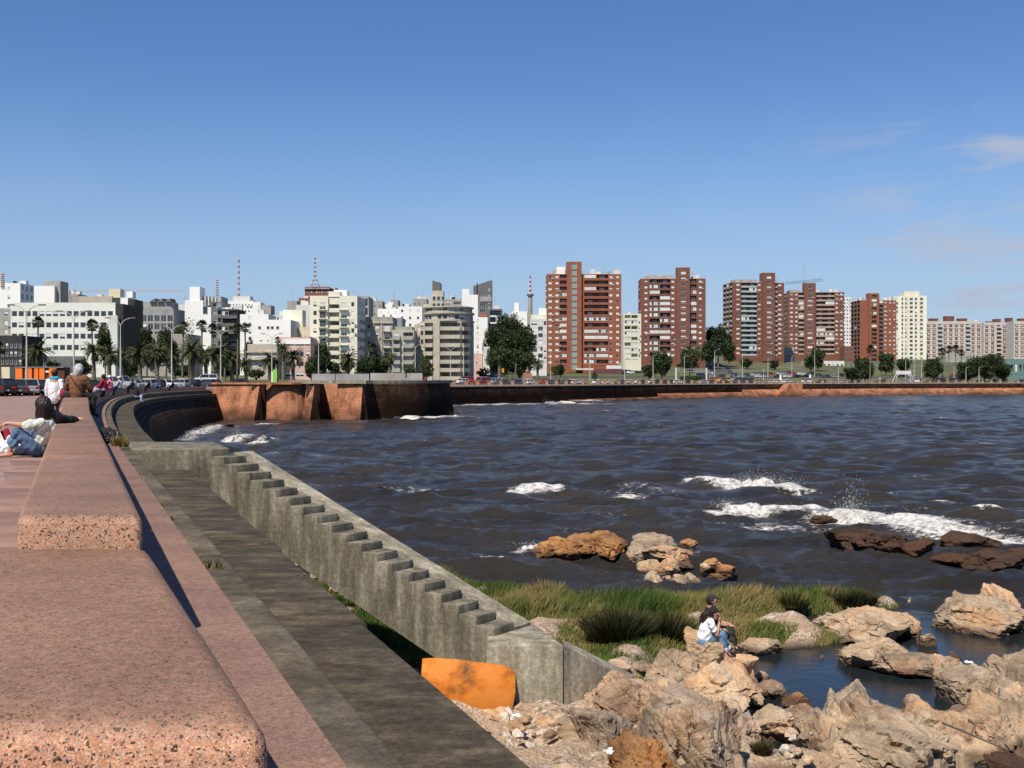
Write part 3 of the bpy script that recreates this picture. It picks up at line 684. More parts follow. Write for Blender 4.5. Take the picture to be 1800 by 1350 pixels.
# low ramp standing off the far wall
rp = empty('boat_ramp', (95, 384, 0)); tag(rp, 'small pink stone ramp rising against the far sea wall beside a heap of pale rubble', 'ramp')
a = W(1360, 694, 378); b = W(1408, 694, 378)
V = [(a.x, a.y - 2, -0.5), (b.x, b.y - 2, -0.5), (b.x, b.y - 2, 4.2), (b.x - 4, b.y - 2, 4.2), (a.x, a.y + 6, -0.5), (b.x, b.y + 6, -0.5), (b.x, b.y + 6, 4.2), (b.x - 4, b.y + 6, 4.2)]
mb = MB(); mb.quadlist([Vector(v) - Vector((95, 384, 0)) for v in V], [(0,1,2,3), (5,4,7,6), (1,5,6,2), (3,2,6,7), (4,0,3,7)]); mb.build('ramp_body', MASON, rp)

# ------------------------------------------------------------ rocks
def rock_mesh(name, sx, sy, sz, seed, mt, sub=5, planes=9, rough=0.16, flat=None, parent=None, loc=None, tilt=None):
    rs = random.Random(seed)
    bm = bmesh.new(); bmesh.ops.create_icosphere(bm, subdivisions=sub, radius=1.0)
    pl = []
    for i in range(planes):
        n = Vector((rs.gauss(0, 1), rs.gauss(0, 1), rs.gauss(0.1, 0.8))).normalized(); pl.append((n, rs.uniform(0.55, 0.92)))
    if flat: pl.append((Vector((0.1, -0.1, 1)).normalized(), flat))
    off = Vector((rs.uniform(0, 50), rs.uniform(0, 50), rs.uniform(0, 50)))
    st = Vector((rs.uniform(-0.6, 0.6), rs.uniform(-0.4, 0.4), 1)) if tilt is None else Vector(tilt)
    st.normalize(); big = max(sx, sy, sz)
    for v in bm.verts:
        d = v.co.normalized(); r = 1.12
        for n, h in pl:
            c = n.dot(d)
            if c > 0.05: r = min(r, h / c)
        p = Vector((d.x * r * sx, d.y * r * sy, d.z * r * sz))
        q = p * (1.3 / max(big, 0.4)) + off
        n1 = mnoise.fractal(q * 1.2, 0.9, 2.1, 4)
        qs = q + st * (q.dot(st) * 0.9)
        _, c1 = mnoise.voronoi(qs * 1.9); f1 = nvec(c1[0] * 7.3); a1 = (qs * 1.9 - c1[0]).dot(f1)
        _, c2 = mnoise.voronoi(qs * 5.2); f2 = nvec(c2[0] * 5.1); a2 = (qs * 5.2 - c2[0]).dot(f2)
        n2 = mnoise.fractal(p * 4.5 + off, 0.9, 2.2, 4)
        sl = abs(((p.dot(st) * 4.0 / max(big, 0.5) + 0.7 * n1) % 1.0) - 0.5) * 2
        k = 1 + rough * (0.45 * n1 + 1.1 * a1 + 0.42 * a2 + 0.5 * mnoise.noise(c1[0] * 3.7) + 0.25 * mnoise.noise(c2[0] * 3.1) - 0.35 * max(0, 1 - sl / 0.18))
        v.co = p * k + d * (0.03 * n2)
    me = bpy.data.meshes.new(name); bm.to_mesh(me); bm.free()
    me.materials.append(mt); me.polygons.foreach_set('use_smooth', [sub >= 4 and False] * len(me.polygons))
    return mesh_obj(name, me, parent, loc)
def rock_px(cx, yb, w, h, mt, seed, label, z=0.0, dep=0.8, sub=5, rough=0.17, flat=None, tilt=None, group=None, ry=0.0, planes=9, sink=0.35):
    """rock whose foot is seen at row yb, w and h in photo pixels"""
    d = dz(yb, z); s = d / FPX; sx = w * s * 0.56; fh = 0.62 if h > 40 else 0.8; hz = h * s * fh
    sy = max(sx * dep, (1 - fh) * h * d * d / 12000 / 1.25); sz = max(hz * 0.72, 0.12)
    c = Vector(((cx - 900) * s, d + sy * 0.7, z + hz - sz * 0.9))
    o = rock_mesh('rock', sx, sy, sz, seed, mt, sub, planes, rough, flat, None, c, tilt)
    tag(o, label, 'rock', group); return o
T, K, Gy, Ru, Dk = ROCK_TAN, ROCK_PINK, ROCK_GREY, ROCK_RUST, ROCK_DARK
RK = [ # cx, foot row, width, height, material, seed, depth ratio, tilt, z, label
 (1196,1232,110,112,Gy,11,0.8,(0.7,0,1),0.1,'craggy grey brown rock just left of the seated couple'),
 (1272,1268,160,104,T,12,0.9,(0.2,0.1,1),0.1,'big tan boulder whose flat top carries the seated couple'),
 (1326,1250,52,62,T,13,1.2,(1,0,0.4),0.0,'smooth tan slab sloping to the pool right of the couple\'s feet'),
 (1125,1335,200,185,K,14,0.8,(0.9,0,0.6),0.15,'pink tan ridged rock between the concrete stair foot and the couple\'s boulder'),
 (1215,1345,150,125,K,15,0.8,(0.8,0.2,0.7),0.15,'knobbly pink rock below the couple\'s boulder with a dark hollow'),
 (1225,1425,215,235,Gy,16,0.8,(1,0,0.35),0.15,'tall striated brown rock at the bottom edge below the couple'),
 (1140,1425,140,150,Ru,17,0.7,(1,0,0.3),0.15,'orange streaked upright rock left of the striated brown rock'),
 (1062,1350,110,135,Gy,18,0.8,(1,0,0.5),0.3,'grey layered rock leaning left beside the litter at the stair foot'),
 (1020,1430,130,100,T,19,0.8,None,0.25,'low pale rock at the bottom edge beside the gravel patch'),
 (1110,1440,110,60,T,20,0.8,None,0.2,'rounded pale rock at the bottom edge under the white litter'),
 (1362,1303,62,74,T,21,0.9,None,0.05,'smooth pale tan boulder beside the brown gravel pool'),
 (1362,1228,42,42,Gy,22,0.9,None,0.0,'small knobbly grey rock at the left edge of the blue pool'),
 (1341,1205,30,26,Gy,23,0.9,None,0.0,'little dark grey rock between the knobbly rock and the tan slab'),
 (1298,1320,100,70,K,24,0.8,None,0.1,'pebbly pink rock left of the smooth pale boulder'),
 (1407,1252,48,42,Ru,25,0.9,None,0.0,'orange tan boulder on the near bank of the blue pool'),
 (1418,1290,62,62,K,26,0.8,None,0.05,'pink speckled rock below the orange tan boulder'),
 (1452,1322,76,92,Gy,27,0.8,(1,0,0.2),0.0,'dark purplish grey boulder leaning right beside the gravel pool'),
 (1488,1312,52,98,T,28,0.8,(1,0,0.1),0.0,'upright tan and pink slab right of the purplish boulder'),
 (1530,1320,84,140,Gy,29,0.8,(1,0,0.15),0.0,'tall pointed striped rock, highest on the near bank of the pool'),
 (1592,1405,210,200,T,30,0.75,(0.6,0.1,0.8),0.05,'large smooth orange tan rock sloping down right from the pointed rock'),
 (1490,1410,130,100,T,31,0.8,(0.8,0,0.6),0.05,'pale grey tan rock at the bottom edge left of the large orange tan rock'),
 (1615,1252,54,28,T,32,0.9,None,0.0,'low tan rock on the near bank in the middle of the pool'),
 (1655,1320,90,86,T,33,0.8,None,0.05,'tan rock with a dark seam and driftwood right of the large orange rock'),
 (1690,1400,130,75,Gy,34,0.8,None,0.0,'brown weedy rock low at the bottom right beside the dark water'),
 (1740,1250,130,100,T,35,0.9,(0.4,0,1),0.05,'broad tan rock with curled ridges at the right edge of the pool'),
 (1785,1215,70,75,T,36,0.9,(0.3,0,1),0.05,'tan rock at the right edge behind the curled ridges'),
 (1795,1260,60,70,T,37,0.8,None,0.1,'pale rock cut by the right edge of the view'),
 (1715,1320,60,72,Gy,38,0.8,None,0.0,'dark grey brown boulder below the broad tan rock'),
 (1768,1330,80,90,Gy,39,0.8,(1,0,0.6),0.0,'dark split boulder at the right edge beneath the pale rock'),
 (1800,1400,80,90,Dk,40,0.8,None,0.0,'black brown boulder at the lower right corner'),
 (1550,1142,150,76,T,41,1.3,(0.2,0.1,1),0.0,'long smooth tan spur of rock crossing the pool, its far end'),
 (1570,1186,130,76,T,42,1.2,(0.3,0.1,1),0.0,'middle of the smooth tan spur with a weedy waterline'),
 (1625,1194,150,46,Gy,43,0.6,(0.1,0,1),0.0,'low grey tongue of the spur reaching right across the pool'),
 (1672,1200,76,58,T,44,0.8,None,0.0,'knobbly tan rock at the right end of the spur'),
 (1700,1196,36,26,K,45,0.8,None,0.0,'small pinkish rock beside the white plastic tub'),
 (1680,1160,26,14,Gy,46,0.9,None,0.0,'flat grey stone in the pool beyond the knobbly rock'),
 (1600,1118,60,42,T,47,0.9,None,0.0,'brown hooked tip of the spur at its far right'),
 (1636,1136,36,26,T,48,0.9,None,0.0,'small tan boulder standing alone in the pool'),
 (1645,1150,18,6,Dk,49,0.9,None,0.0,'dark stone barely breaking the pool surface'),
 (1446,1159,12,7,Gy,50,0.9,None,0.0,'tiny grey stone alone in the middle of the blue pool'),
 (1346,1152,78,36,T,51,0.7,(0.1,0,1),0.0,'flat topped tan rock in the pool right of the couple'),
 (1745,1116,160,76,T,52,0.9,(0.4,0,1),0.0,'broad tan rock with a dark wet foot at the right edge'),
 (1752,1068,34,40,K,53,0.8,(1,0,0.2),0.0,'upright pink slab behind the broad tan rock'),
 (1778,1078,40,60,T,54,0.8,(1,0,0.3),0.0,'leaning tan slab behind the broad tan rock at the right edge'),
 (1800,1110,50,60,Gy,55,0.8,(1,0,0.3),0.0,'striped slab cut by the right edge above the pool'),
 (985,979,110,40,Ru,56,0.7,(0.5,0,1),0.0,'long orange rock at the sea edge, its low left end'),
 (1028,979,80,46,Ru,57,0.9,(0.3,0,1),0.0,'middle block of the orange rock at the sea edge'),
 (1070,981,100,50,Ru,58,0.8,(0.4,0,1),0.0,'high right end of the orange rock at the sea edge'),
 (1160,974,76,42,T,59,0.8,(0.1,0,1),0.0,'layered tan rock topping the heap beyond the grass'),
 (1180,994,100,46,K,60,0.8,(0.1,0,1),0.0,'pinkish layered rock in the middle of the heap beyond the grass'),
 (1210,965,36,20,Ru,61,0.8,None,0.0,'rust brown rock at the right of the heap beyond the grass'),
 (1130,988,44,40,Gy,62,0.8,None,0.0,'dark grey rock at the left of the heap beyond the grass'),
 (1176,1010,38,34,K,63,0.8,None,0.0,'tan pillar like rock at the near side of the heap'),
 (1150,1012,50,28,T,64,0.8,None,0.0,'rounded tan rock left of the pillar like rock'),
 (1149,1034,40,30,T,65,0.8,(1,0,0.2),0.0,'pale upright block at the grass edge, leftmost of four'),
 (1174,1034,18,22,K,66,0.8,None,0.0,'narrow block at the grass edge, second of four'),
 (1198,1034,28,26,T,67,0.8,None,0.0,'tan block at the grass edge, third of four'),
 (1220,1032,22,24,T,68,0.8,None,0.0,'tan block at the grass edge, rightmost of four'),
 (1240,1005,20,18,T,69,0.8,None,0.0,'pale cube like stone beside the little bright pool'),
 (1257,1005,32,26,Ru,70,0.8,None,0.0,'brown block right of the little bright pool'),
 (1280,1012,40,24,Ru,71,0.7,None,0.0,'rust brown rock at the right end of the low reef'),
 (1262,1020,30,14,Ru,72,0.7,None,0.0,'low rusty stone in front of the reef end'),
 (1522,964,120,40,Dk,73,0.6,(0.6,0,1),0.0,'dark red brown reef rock in the surf, left end'),
 (1575,977,110,60,Dk,74,0.6,(0.8,0,0.8),0.0,'highest dark reef rock in the surf'),
 (1622,978,60,34,Dk,75,0.6,None,0.0,'black reef rock right of the highest one'),
 (1718,971,80,44,Dk,76,0.7,None,0.0,'rounded black rock in the surf near the right edge'),
 (1668,958,34,14,Ru,77,0.7,None,0.0,'low reddish rock awash between two black ones'),
 (1775,1007,100,50,Dk,78,0.7,None,0.0,'black rock mass at the right edge in calmer water'),
 (1700,990,90,16,Dk,79,0.7,None,0.0,'low black reef just breaking the water'),
 (1800,985,50,26,Dk,80,0.7,None,0.0,'black rock cut by the right edge behind the rock mass'),
 (1446,917,48,12,Dk,81,0.6,None,0.0,'dark rock swamped by the breaking wave'),
 (655,860,44,8,Dk,82,0.6,None,0.0,'dark rock awash off the concrete stair'),
 (372,752,60,8,Dk,83,0.5,None,0.0,'dark rubble awash at the foot of the near sea wall'),
 (1090,1180,40,20,T,84,0.8,None,0.4,'pale stone in the grass behind the concrete buttress'),
 (1180,1172,50,28,Gy,85,0.8,None,0.2,'grey knob in the grass left of the seated couple'),
 (1130,1178,40,16,Gy,86,0.8,None,0.35,'grey flat stone at the grass edge near the buttress tip'),
]
for i, (cx, yb, w, h, mt, sd, dep, tl, z, lab) in enumerate(RK):
    big = w * h
    sub = 6 if big > 8000 else 5 if big > 900 else 4 if big > 300 else 3
    rock_px(cx, yb, w, h, mt, sd, lab, z, dep, sub, 0.20 if big > 3000 else 0.17, None, tl, None, 0, 16 if big > 3000 else 12, 0.5)

# ------------------------------------------------------------ shore ground: polygons in plan

def poly_px(pts, z=0.3): return np.array([tuple(G(px, py, z))[:2] for px, py in pts])
def sdist(P, X, Y):
    """signed distance, positive inside"""
    d = np.full(X.shape, 1e9); inside = np.zeros(X.shape, bool); n = len(P)
    for i in range(n):
        a = P[i]; b = P[(i + 1) % n]; v = b - a
        t = np.clip(((X - a[0]) * v[0] + (Y - a[1]) * v[1]) / (v @ v), 0, 1)
        d = np.minimum(d, np.hypot(X - a[0] - t * v[0], Y - a[1] - t * v[1]))
        c = ((a[1] > Y) != (b[1] > Y)) & (X < (b[0] - a[0]) * (Y - a[1]) / (b[1] - a[1] + 1e-12) + a[0]); inside ^= c
    return np.where(inside, d, -d)
GRASSP = poly_px([(560,1000),(715,1008),(830,1028),(945,1042),(1010,1062),(1120,1060),(1200,1050),(1330,1052),(1400,1048),(1578,1050),(1575,1058),(1460,1064),(1385,1062),(1352,1085),(1420,1094),(1482,1108),(1455,1116),(1340,1122),(1250,1128),(1180,1150),(1165,1180),(1100,1200),(1000,1200),(880,1190),(740,1200),(650,1150),(540,1060)], 0.25)
GRAVP = poly_px([(560,1120),(900,1190),(1010,1200),(1110,1195),(1180,1190),(1330,1180),(1330,1260),(1420,1300),(1300,1370),(1340,1500),(1000,1900),(500,1500),(520,1200)], 0.3)
RIGHTP = poly_px([(1500,1200),(1560,1240),(1640,1245),(1700,1235),(1800,1195),(2100,1150),(2400,1300),(2000,1480),(1790,1300),(1600,1300),(1500,1320),(1430,1290),(1440,1240)], 0.0)
def shore_h(X, Y):
    g = sdist(GRASSP, X, Y); v = sdist(GRAVP, X, Y); r = sdist(RIGHTP, X, Y)
    h = np.full(X.shape, -0.7)
    h = np.maximum(h, np.clip(0.02 + g * 0.55, -0.7, 0.30))
    h = np.maximum(h, np.clip(0.0 + v * 0.45, -0.7, 0.55))
    h = np.maximum(h, np.clip(-0.1 + r * 0.2, -0.7, 0.12))
    return h
nx, ny = 330, 300
gx = np.linspace(-14, 24, nx); gy = np.linspace(4, 38, ny); GX, GY = np.meshgrid(gx, gy, indexing='ij')
GZ = shore_h(GX, GY)
rs = np.random.RandomState(5)
for i in range(60):
    L = 3.5 * 0.1 ** (i / 59.0); th = rs.uniform(0, 6.28); GZ = GZ + 0.012 * L * np.sin(2*math.pi/L*(GX*math.cos(th)+GY*math.sin(th))+rs.uniform(0, 6.28)) * (GZ > -0.05)
xw = np.array([ref(y) + 1.7 for y in gy]); GZ = np.where(GX < xw[None, :], np.minimum(GZ, 0.5), GZ)
V = np.stack([GX, GY, GZ], -1).reshape(-1, 3)
ii, jj = np.meshgrid(np.arange(nx-1), np.arange(ny-1), indexing='ij'); b = ii*ny+jj
F = np.stack([b, b+ny, b+ny+1, b+1], -1).reshape(-1, 4)
m, t, p, co = base('shingle_and_soil'); geo = N(t, 'ShaderNodeNewGeometry'); vec = geo.outputs['Position']
vo = N(t, 'ShaderNodeTexVoronoi'); vo.inputs['Scale'].default_value = 17; t.links.new(vec, vo.inputs['Vector'])
sp = N(t, 'ShaderNodeSeparateColor'); t.links.new(vo.outputs['Color'], sp.inputs[0])
peb = ramp(t, sp.outputs[0], [(0.0, (0.10,0.07,0.05)), (0.35, (0.30,0.21,0.14)), (0.75, (0.42,0.32,0.23)), (1.0, (0.55,0.5,0.44))])
soil = ramp(t, noise_n(t, vec, 2.0, 7, 0.65), [(0.35, (0.24,0.16,0.10)), (0.65, (0.42,0.31,0.21))])
col = mixn(t, ramp(t, noise_n(t, vec, 0.9, 4), [(0.42, (0.15,0.15,0.15)), (0.6, (0.85,0.85,0.85))]), soil, peb)
sz_ = N(t, 'ShaderNodeSeparateXYZ'); t.links.new(vec, sz_.inputs[0]); wm = N(t, 'ShaderNodeMapRange'); wm.inputs[1].default_value = 0.16; wm.inputs[2].default_value = 0.02; t.links.new(sz_.outputs[2], wm.inputs[0])
col = mixn(t, wm.outputs[0], col, (0.05,0.033,0.02)); t.links.new(col, p.inputs['Base Color']); p.inputs['Roughness'].default_value = 0.9
bumpn(t, p, vo.outputs['Distance'], 0.8, 0.05)
tag(from_np('shore_ground', V, F, m, smooth=True), kind='structure')

# the low fractured shelf of rock that the boulders sit in
def shelf(name, poly, z, label, mt, seed, top, n=190, res=None):
    Pp = poly_px(poly, z); lo_ = Pp.min(0); hi_ = Pp.max(0); c = (lo_ + hi_) / 2
    xs = np.linspace(lo_[0], hi_[0], n); ys = np.linspace(lo_[1], hi_[1], n); XX, YY = np.meshgrid(xs, ys, indexing='ij'); sdd = sdist(Pp, XX, YY); V = []
    for i in range(n):
        for j in range(n):
            x, y, e = XX[i, j], YY[i, j], sdd[i, j]; q = Vector((x * 0.9 + y * 0.35, y * 0.55, seed)); _, c1 = mnoise.voronoi(q * 1.25); _, c2 = mnoise.voronoi(q * 3.6)
            a1 = (q * 1.25 - c1[0]).dot(nvec(c1[0] * 7.3)); a2 = (q * 3.6 - c2[0]).dot(nvec(c2[0] * 5.3))
            h = top * (0.42 + 0.95 * mnoise.noise(c1[0] * 2.9) + 1.1 * a1 + 0.42 * a2 + 0.2 * mnoise.noise(c2[0] * 3.3) + 0.35 * mnoise.fractal(q * 2.2, 0.9, 2.1, 4)); edge = min(max(e / 0.5 + 0.35, 0), 1)
            V.append((x - c[0], y - c[1], (h + 0.25) * edge - 0.45 + z * 0.5))
    ii, jj = np.meshgrid(np.arange(n-1), np.arange(n-1), indexing='ij'); b = ii*n+jj; F = np.stack([b, b+n, b+n+1, b+1], -1).reshape(-1, 4); keep = (sdd[:-1, :-1] > -0.25).ravel()
    tag(from_np(name, V, F[keep], mt, loc=(c[0], c[1], 0.0)), label, 'rock')
shelf('rock_shelf', [(1030,1500),(1020,1270),(1100,1205),(1165,1165),(1330,1165),(1345,1240),(1310,1290),(1330,1370),(1300,1500)], 0.2, 'low fractured shelf of tan rock under and around the couple on the shore', K, 3.0, 0.75)
shelf('rock_shelf', [(1400,1290),(1460,1262),(1560,1262),(1640,1270),(1700,1258),(1740,1180),(1900,1150),(2100,1250),(2100,1600),(1430,1600),(1410,1400)], 0.1, 'fractured shelf of tan rock between the near pool bank and the bottom right corner', T, 8.0, 0.72, 210)
# pebbles and rubble one can pick out along the foot of the stair and gravel patch
peb_lab = ['small %s stone lying on the gravel at the foot of the concrete stair block']
rk = random.Random(44); protos = []
for i in range(5):
    o = rock_mesh('stone', 0.13, 0.10, 0.075, 300 + i, [mat('pale_stone', [(0.40,0.35,0.29),(0.55,0.50,0.43)], 6, 0.9), T, Gy, K, T][i], 2, 7, 0.1); protos.append(o)
cnt = 0
for i in range(95):
    if i < 45: px = rk.uniform(775, 1010); py = 1233 + (px - 775) * 0.14 + rk.uniform(-6, 16)
    elif i < 70: px = rk.uniform(850, 1060); py = rk.uniform(1262, 1345)
    elif i < 82: px = rk.uniform(1380, 1430); py = rk.uniform(1290, 1340)
    else: px = rk.uniform(500, 640); py = 940 + (px - 460) * 0.66 + rk.uniform(-3, 14) + 20
    o = protos[cnt % 5] if cnt < 5 else protos[cnt % 5].copy()
    if cnt >= 5: COL.objects.link(o)
    z = 0.5; d = dz(py, z); s = rk.uniform(0.5, 1.5) * (1.3 if i < 45 else 0.9)
    o.location = ((px - 900) / FPX * d, d, z + 0.03 + (0.3 if i >= 82 else 0)); o.scale = (s, s, s); o.rotation_euler = (rk.uniform(-0.3, 0.3), rk.uniform(-0.3, 0.3), rk.uniform(0, 6))
    kind = ['whitish', 'tan', 'grey', 'pink', 'tan'][cnt % 5]; plc = 'in the rubble line below the orange panel' if i < 45 else 'scattered on the gravel patch at the bottom edge' if i < 70 else 'in the brown pool between boulders' if i < 82 else 'in the gap under the concrete stair'
    tag(o, f'{kind} stone {plc}', 'stone', f'{kind} stones {plc}'); cnt += 1

# ------------------------------------------------------------ grass
def grass_mesh(name, pts, hts, widths, mt, seed, lean=0.25, wind=(0.25, 0.05), segs=2, kind='stuff'):
    rs = np.random.RandomState(seed); n = len(pts); pts = np.asarray(pts)
    yaw = rs.uniform(0, 2*np.pi, n); dx = np.cos(yaw)*widths*0.5; dy = np.sin(yaw)*widths*0.5
    lx = rs.normal(wind[0], lean, n)*hts; ly = rs.normal(wind[1], lean, n)*hts
    V = np.zeros((n, 5, 3)); 
    V[:,0] = pts + np.stack([-dx,-dy,0*dx-0.03],-1); V[:,1] = pts + np.stack([dx,dy,0*dx-0.03],-1)
    mid = pts + np.stack([lx*0.3, ly*0.3, hts*0.55],-1); V[:,2] = mid + np.stack([dx*0.8,dy*0.8,0*dx],-1); V[:,3] = mid - np.stack([dx*0.8,dy*0.8,0*dx],-1)
    V[:,4] = pts + np.stack([lx, ly, hts],-1)
    b = (np.arange(n)*5)[:,None]
    F = np.concatenate([b+[0,1,2], b+[0,2,3], b+[3,2,4]], 0)
    o = from_np(name, V.reshape(-1,3), F, mt); return o
def grassmat(name, lo_, hi_, dry):
    m, t, p, co = base(name); geo = N(t, 'ShaderNodeNewGeometry'); vec = geo.outputs['Position']
    c = ramp(t, noise_n(t, mapped(t, vec, (1,0.5,0.6)), 0.55, 5, 0.6), [(0.34, lo_), (0.46, hi_), (0.60, dry)])
    c2 = ramp(t, geo.outputs['Random Per Island'], [(0.0, (0.55,0.55,0.5)), (1.0, (1.35,1.3,1.2))])
    c = mixn(t, 1.0, c, c2, 'MULTIPLY'); t.links.new(c, p.inputs['Base Color']); p.inputs['Roughness'].default_value = 0.8; p.inputs['Specular IOR Level'].default_value = 0.15
    tr = N(t, 'ShaderNodeBsdfTranslucent'); t.links.new(c, tr.inputs['Color']); ms = N(t, 'ShaderNodeMixShader'); ms.inputs[0].default_value = 0.2
    t.links.new(p.outputs[0], ms.inputs[1]); t.links.new(tr.outputs[0], ms.inputs[2]); t.links.new(ms.outputs[0], t.nodes['Material Output'].inputs['Surface']); return m
GR1 = grassmat('marsh_grass_blades', (0.055,0.095,0.022), (0.13,0.16,0.042), (0.27,0.22,0.09))
GR2 = grassmat('rush_blades', (0.02,0.028,0.010), (0.04,0.05,0.018), (0.09,0.075,0.035))
GR3 = grassmat('lush_grass_blades', (0.04,0.085,0.015), (0.065,0.125,0.022), (0.10,0.14,0.035))
rs = np.random.RandomState(9)
def scatter(P, n, seed, inset=0.0):
    r_ = np.random.RandomState(seed); lo_ = P.min(0); hi_ = P.max(0); out = []
    while sum(len(a) for a in out) < n:
        q = r_.uniform(lo_, hi_, (n, 2)); s = sdist(P, q[:, 0], q[:, 1]); out.append(q[s > inset])
    return np.concatenate(out)[:n]
q = scatter(GRASSP, 100000, 1, -0.02); zz = np.maximum(shore_h(q[:,0], q[:,1]), 0.0); sd = sdist(GRASSP, q[:,0], q[:,1])
lf_ = sum(np.sin(q[:,0]*a + q[:,1]*b2 + c) for a, b2, c in ((1.1,0.4,0),(0.5,-0.9,1),(2.1,1.3,2),(-1.6,2.2,4)))/4
hh = (0.29 + 0.22*lf_) * np.random.RandomState(2).uniform(0.55, 1.3, len(q)) * np.clip(0.6 + sd, 0.55, 1.1)
near = q[:,1] < 27.0
hh = np.where(near, hh*0.55, hh)
o = grass_mesh('marsh_grass', np.column_stack([q, zz]), hh, np.full(len(q), 0.022), GR1, 4); tag(o, kind='stuff')
LUSH = poly_px([(470,1010),(560,1010),(760,1120),(900,1160),(1160,1160),(1150,1190),(1000,1215),(780,1200),(640,1140)], 0.4)
q = scatter(LUSH, 34000, 5); zz = np.maximum(shore_h(q[:,0], q[:,1]), 0.0)
o = grass_mesh('lush_grass', np.column_stack([q, zz]), 0.22*np.random.RandomState(3).uniform(0.5, 1.4, len(q)), np.full(len(q), 0.02), GR3, 6); tag(o, kind='stuff')
def clump(px, py, w, h, seed, label, n=1500, mt=GR2):
    z = 0.25; d = dz(py, z); s = d/FPX; r_ = np.random.RandomState(seed); c = np.array([(px-900)*s, d])
    a = r_.uniform(0, 6.28, n); rr = np.sqrt(r_.uniform(0, 1, n))*w*s*0.33; pts = np.stack([rr*np.cos(a), rr*np.sin(a)*0.8, 0*a-0.05], -1)
    H = h*s*r_.uniform(0.5, 1.1, n)*(1-0.35*rr/rr.max()); dxl = np.cos(a)*rr/rr.max()
    V = np.zeros((n,5,3)); wd = 0.016
    yaw = r_.uniform(0,6.28,n); dx = np.cos(yaw)*wd; dy = np.sin(yaw)*wd
    out = np.stack([np.cos(a), np.sin(a), 0*a], -1)*(rr/rr.max()*0.75 + r_.normal(0,0.12,n))[:,None]*H[:,None]
    V[:,0] = pts - np.stack([dx,dy,0*dx],-1); V[:,1] = pts + np.stack([dx,dy,0*dx],-1)
    mid = pts + out*0.35 + np.stack([0*dx,0*dx,H*0.55],-1); V[:,2] = mid+np.stack([dx,dy,0*dx],-1)*0.8; V[:,3] = mid-np.stack([dx,dy,0*dx],-1)*0.8
    V[:,4] = pts + out + np.stack([0*dx,0*dx,H],-1)
    b = (np.arange(n)*5)[:,None]; F = np.concatenate([b+[0,1,2], b+[0,2,3], b+[3,2,4]], 0)
    o = from_np('rush_clump', V.reshape(-1,3), F, mt, loc=(c[0], c[1], z)); tag(o, label, 'plant'); return o
clump(1085,1135,120,82,1,'largest dark spiky rush clump in the marsh grass left of the couple', 2600)
clump(1172,1128,90,66,2,'dark rush clump right behind the grey knob beside the couple', 1900)
clump(962,1062,70,52,3,'brown rush tuft at the seaward edge of the marsh grass', 1200, GR1)
clump(1395,1064,50,40,6,'tall grass tuft on the thin spit of grass', 700, GR1)
clump(1500,1058,110,30,7,'dark grass tuft near the tip of the thin spit', 1200, GR2)
clump(1150,1062,60,38,8,'dry grass tuft behind the big rush clump near the rock blocks', 700, GR1)
clump(760,1008,80,20,9,'low green tuft where the grass meets the sea beside the stair', 900, GR3)
clump(1340,1320,40,26,10,'wet brown weed on the stones of the gravel pool', 500, GR2)
clump(932,1335,30,24,11,'small green weed growing at the foot of the walkway wall', 350, GR3)
# dry tufts in the ledge joints
def tuft(x, y, z, r, h, n, label, seed, mt):
    r_ = np.random.RandomState(seed); a = r_.uniform(0,6.28,n); rr = r_.uniform(0,1,n)*r
    q = np.column_stack([x+rr*np.cos(a), y+rr*np.sin(a), np.full(n, z)]); o = grass_mesh('grass_tuft', q - np.array([x,y,z]), h*r_.uniform(0.4,1.1,n), np.full(n, 0.012), mt, seed, 0.55, (0,0))
    o.location = (x, y, z); tag(o, label, 'plant')
DRY = grassmat('dry_grass_blades', (0.16,0.12,0.04), (0.30,0.24,0.09), (0.42,0.33,0.16))
tuft(ref(22.6)+0.58, 22.6, zl1(22), 0.16, 0.22, 330, 'yellow dry grass tuft growing in the ledge joint beside the black bag', 1, DRY)
for k, (Yt, hh_) in enumerate([(15.6,0.06),(12.2,0.05),(10.9,0.05),(8.1,0.07)]):
    wj = 0.56
    tuft(ref(Yt)+wj+0.03, Yt, zl1(Yt)-0.07, (0.05, 0.12, 0.04, 0.15)[k], hh_, 60, ['tiny dry tuft in the ledge joint, %s' % s for s in ('opposite the upper raised block','halfway along the raised block','just beyond the raised block end','beside the shadow of the raised block','nearest the camera','next to the stair platform')][k], 30+k, DRY)

# ------------------------------------------------------------ stair
st = empty('concrete_stair', (0, 0, 0)); tag(st, 'weathered concrete stair running down from the walkway to the rocks', 'stair')
# frame: top at walkway, running down towards the camera's right
A = Vector((-6.0, 23.7, 0)); B = W(868, 1118, 19.35); B.z = 0
A = W(372, 795, 23.6); A.z = 0
run = (B - A); Lr = run.length; u = run.normalized(); vv = Vector((u.y, -u.x, 0))      # vv: away from the near face? fixed below
if vv.y < 0: vv = -vv
ztopS = 4.40; zbotS = 1.62; NS = 19; tread = Lr / NS; rise = (ztopS - zbotS) / NS; WS = 0.6
Mst = Matrix(((u.x, vv.x, 0, A.x), (u.y, vv.y, 0, A.y), (0, 0, 1, 0), (0, 0, 0, 1)))
def sloped(name, y0, y1, top, thick, mt, x0=0.0, x1=Lr, ends=0.0):
    za = lambda x: top + ztopS - (ztopS - zbotS) * x / Lr
    V = [Mst @ Vector(p) for p in ((x0,y0,za(x0)-thick),(x1,y0,za(x1)-thick),(x1,y1,za(x1)-thick),(x0,y1,za(x0)-thick),(x0,y0,za(x0)),(x1,y0,za(x1)),(x1,y1,za(x1)),(x0,y1,za(x0)))]
    mb = MB(); mb.quadlist(V, [(0,3,2,1),(4,5,6,7),(0,1,5,4),(1,2,6,5),(2,3,7,6),(3,0,4,7)]); return mb.build(name, mt, st)
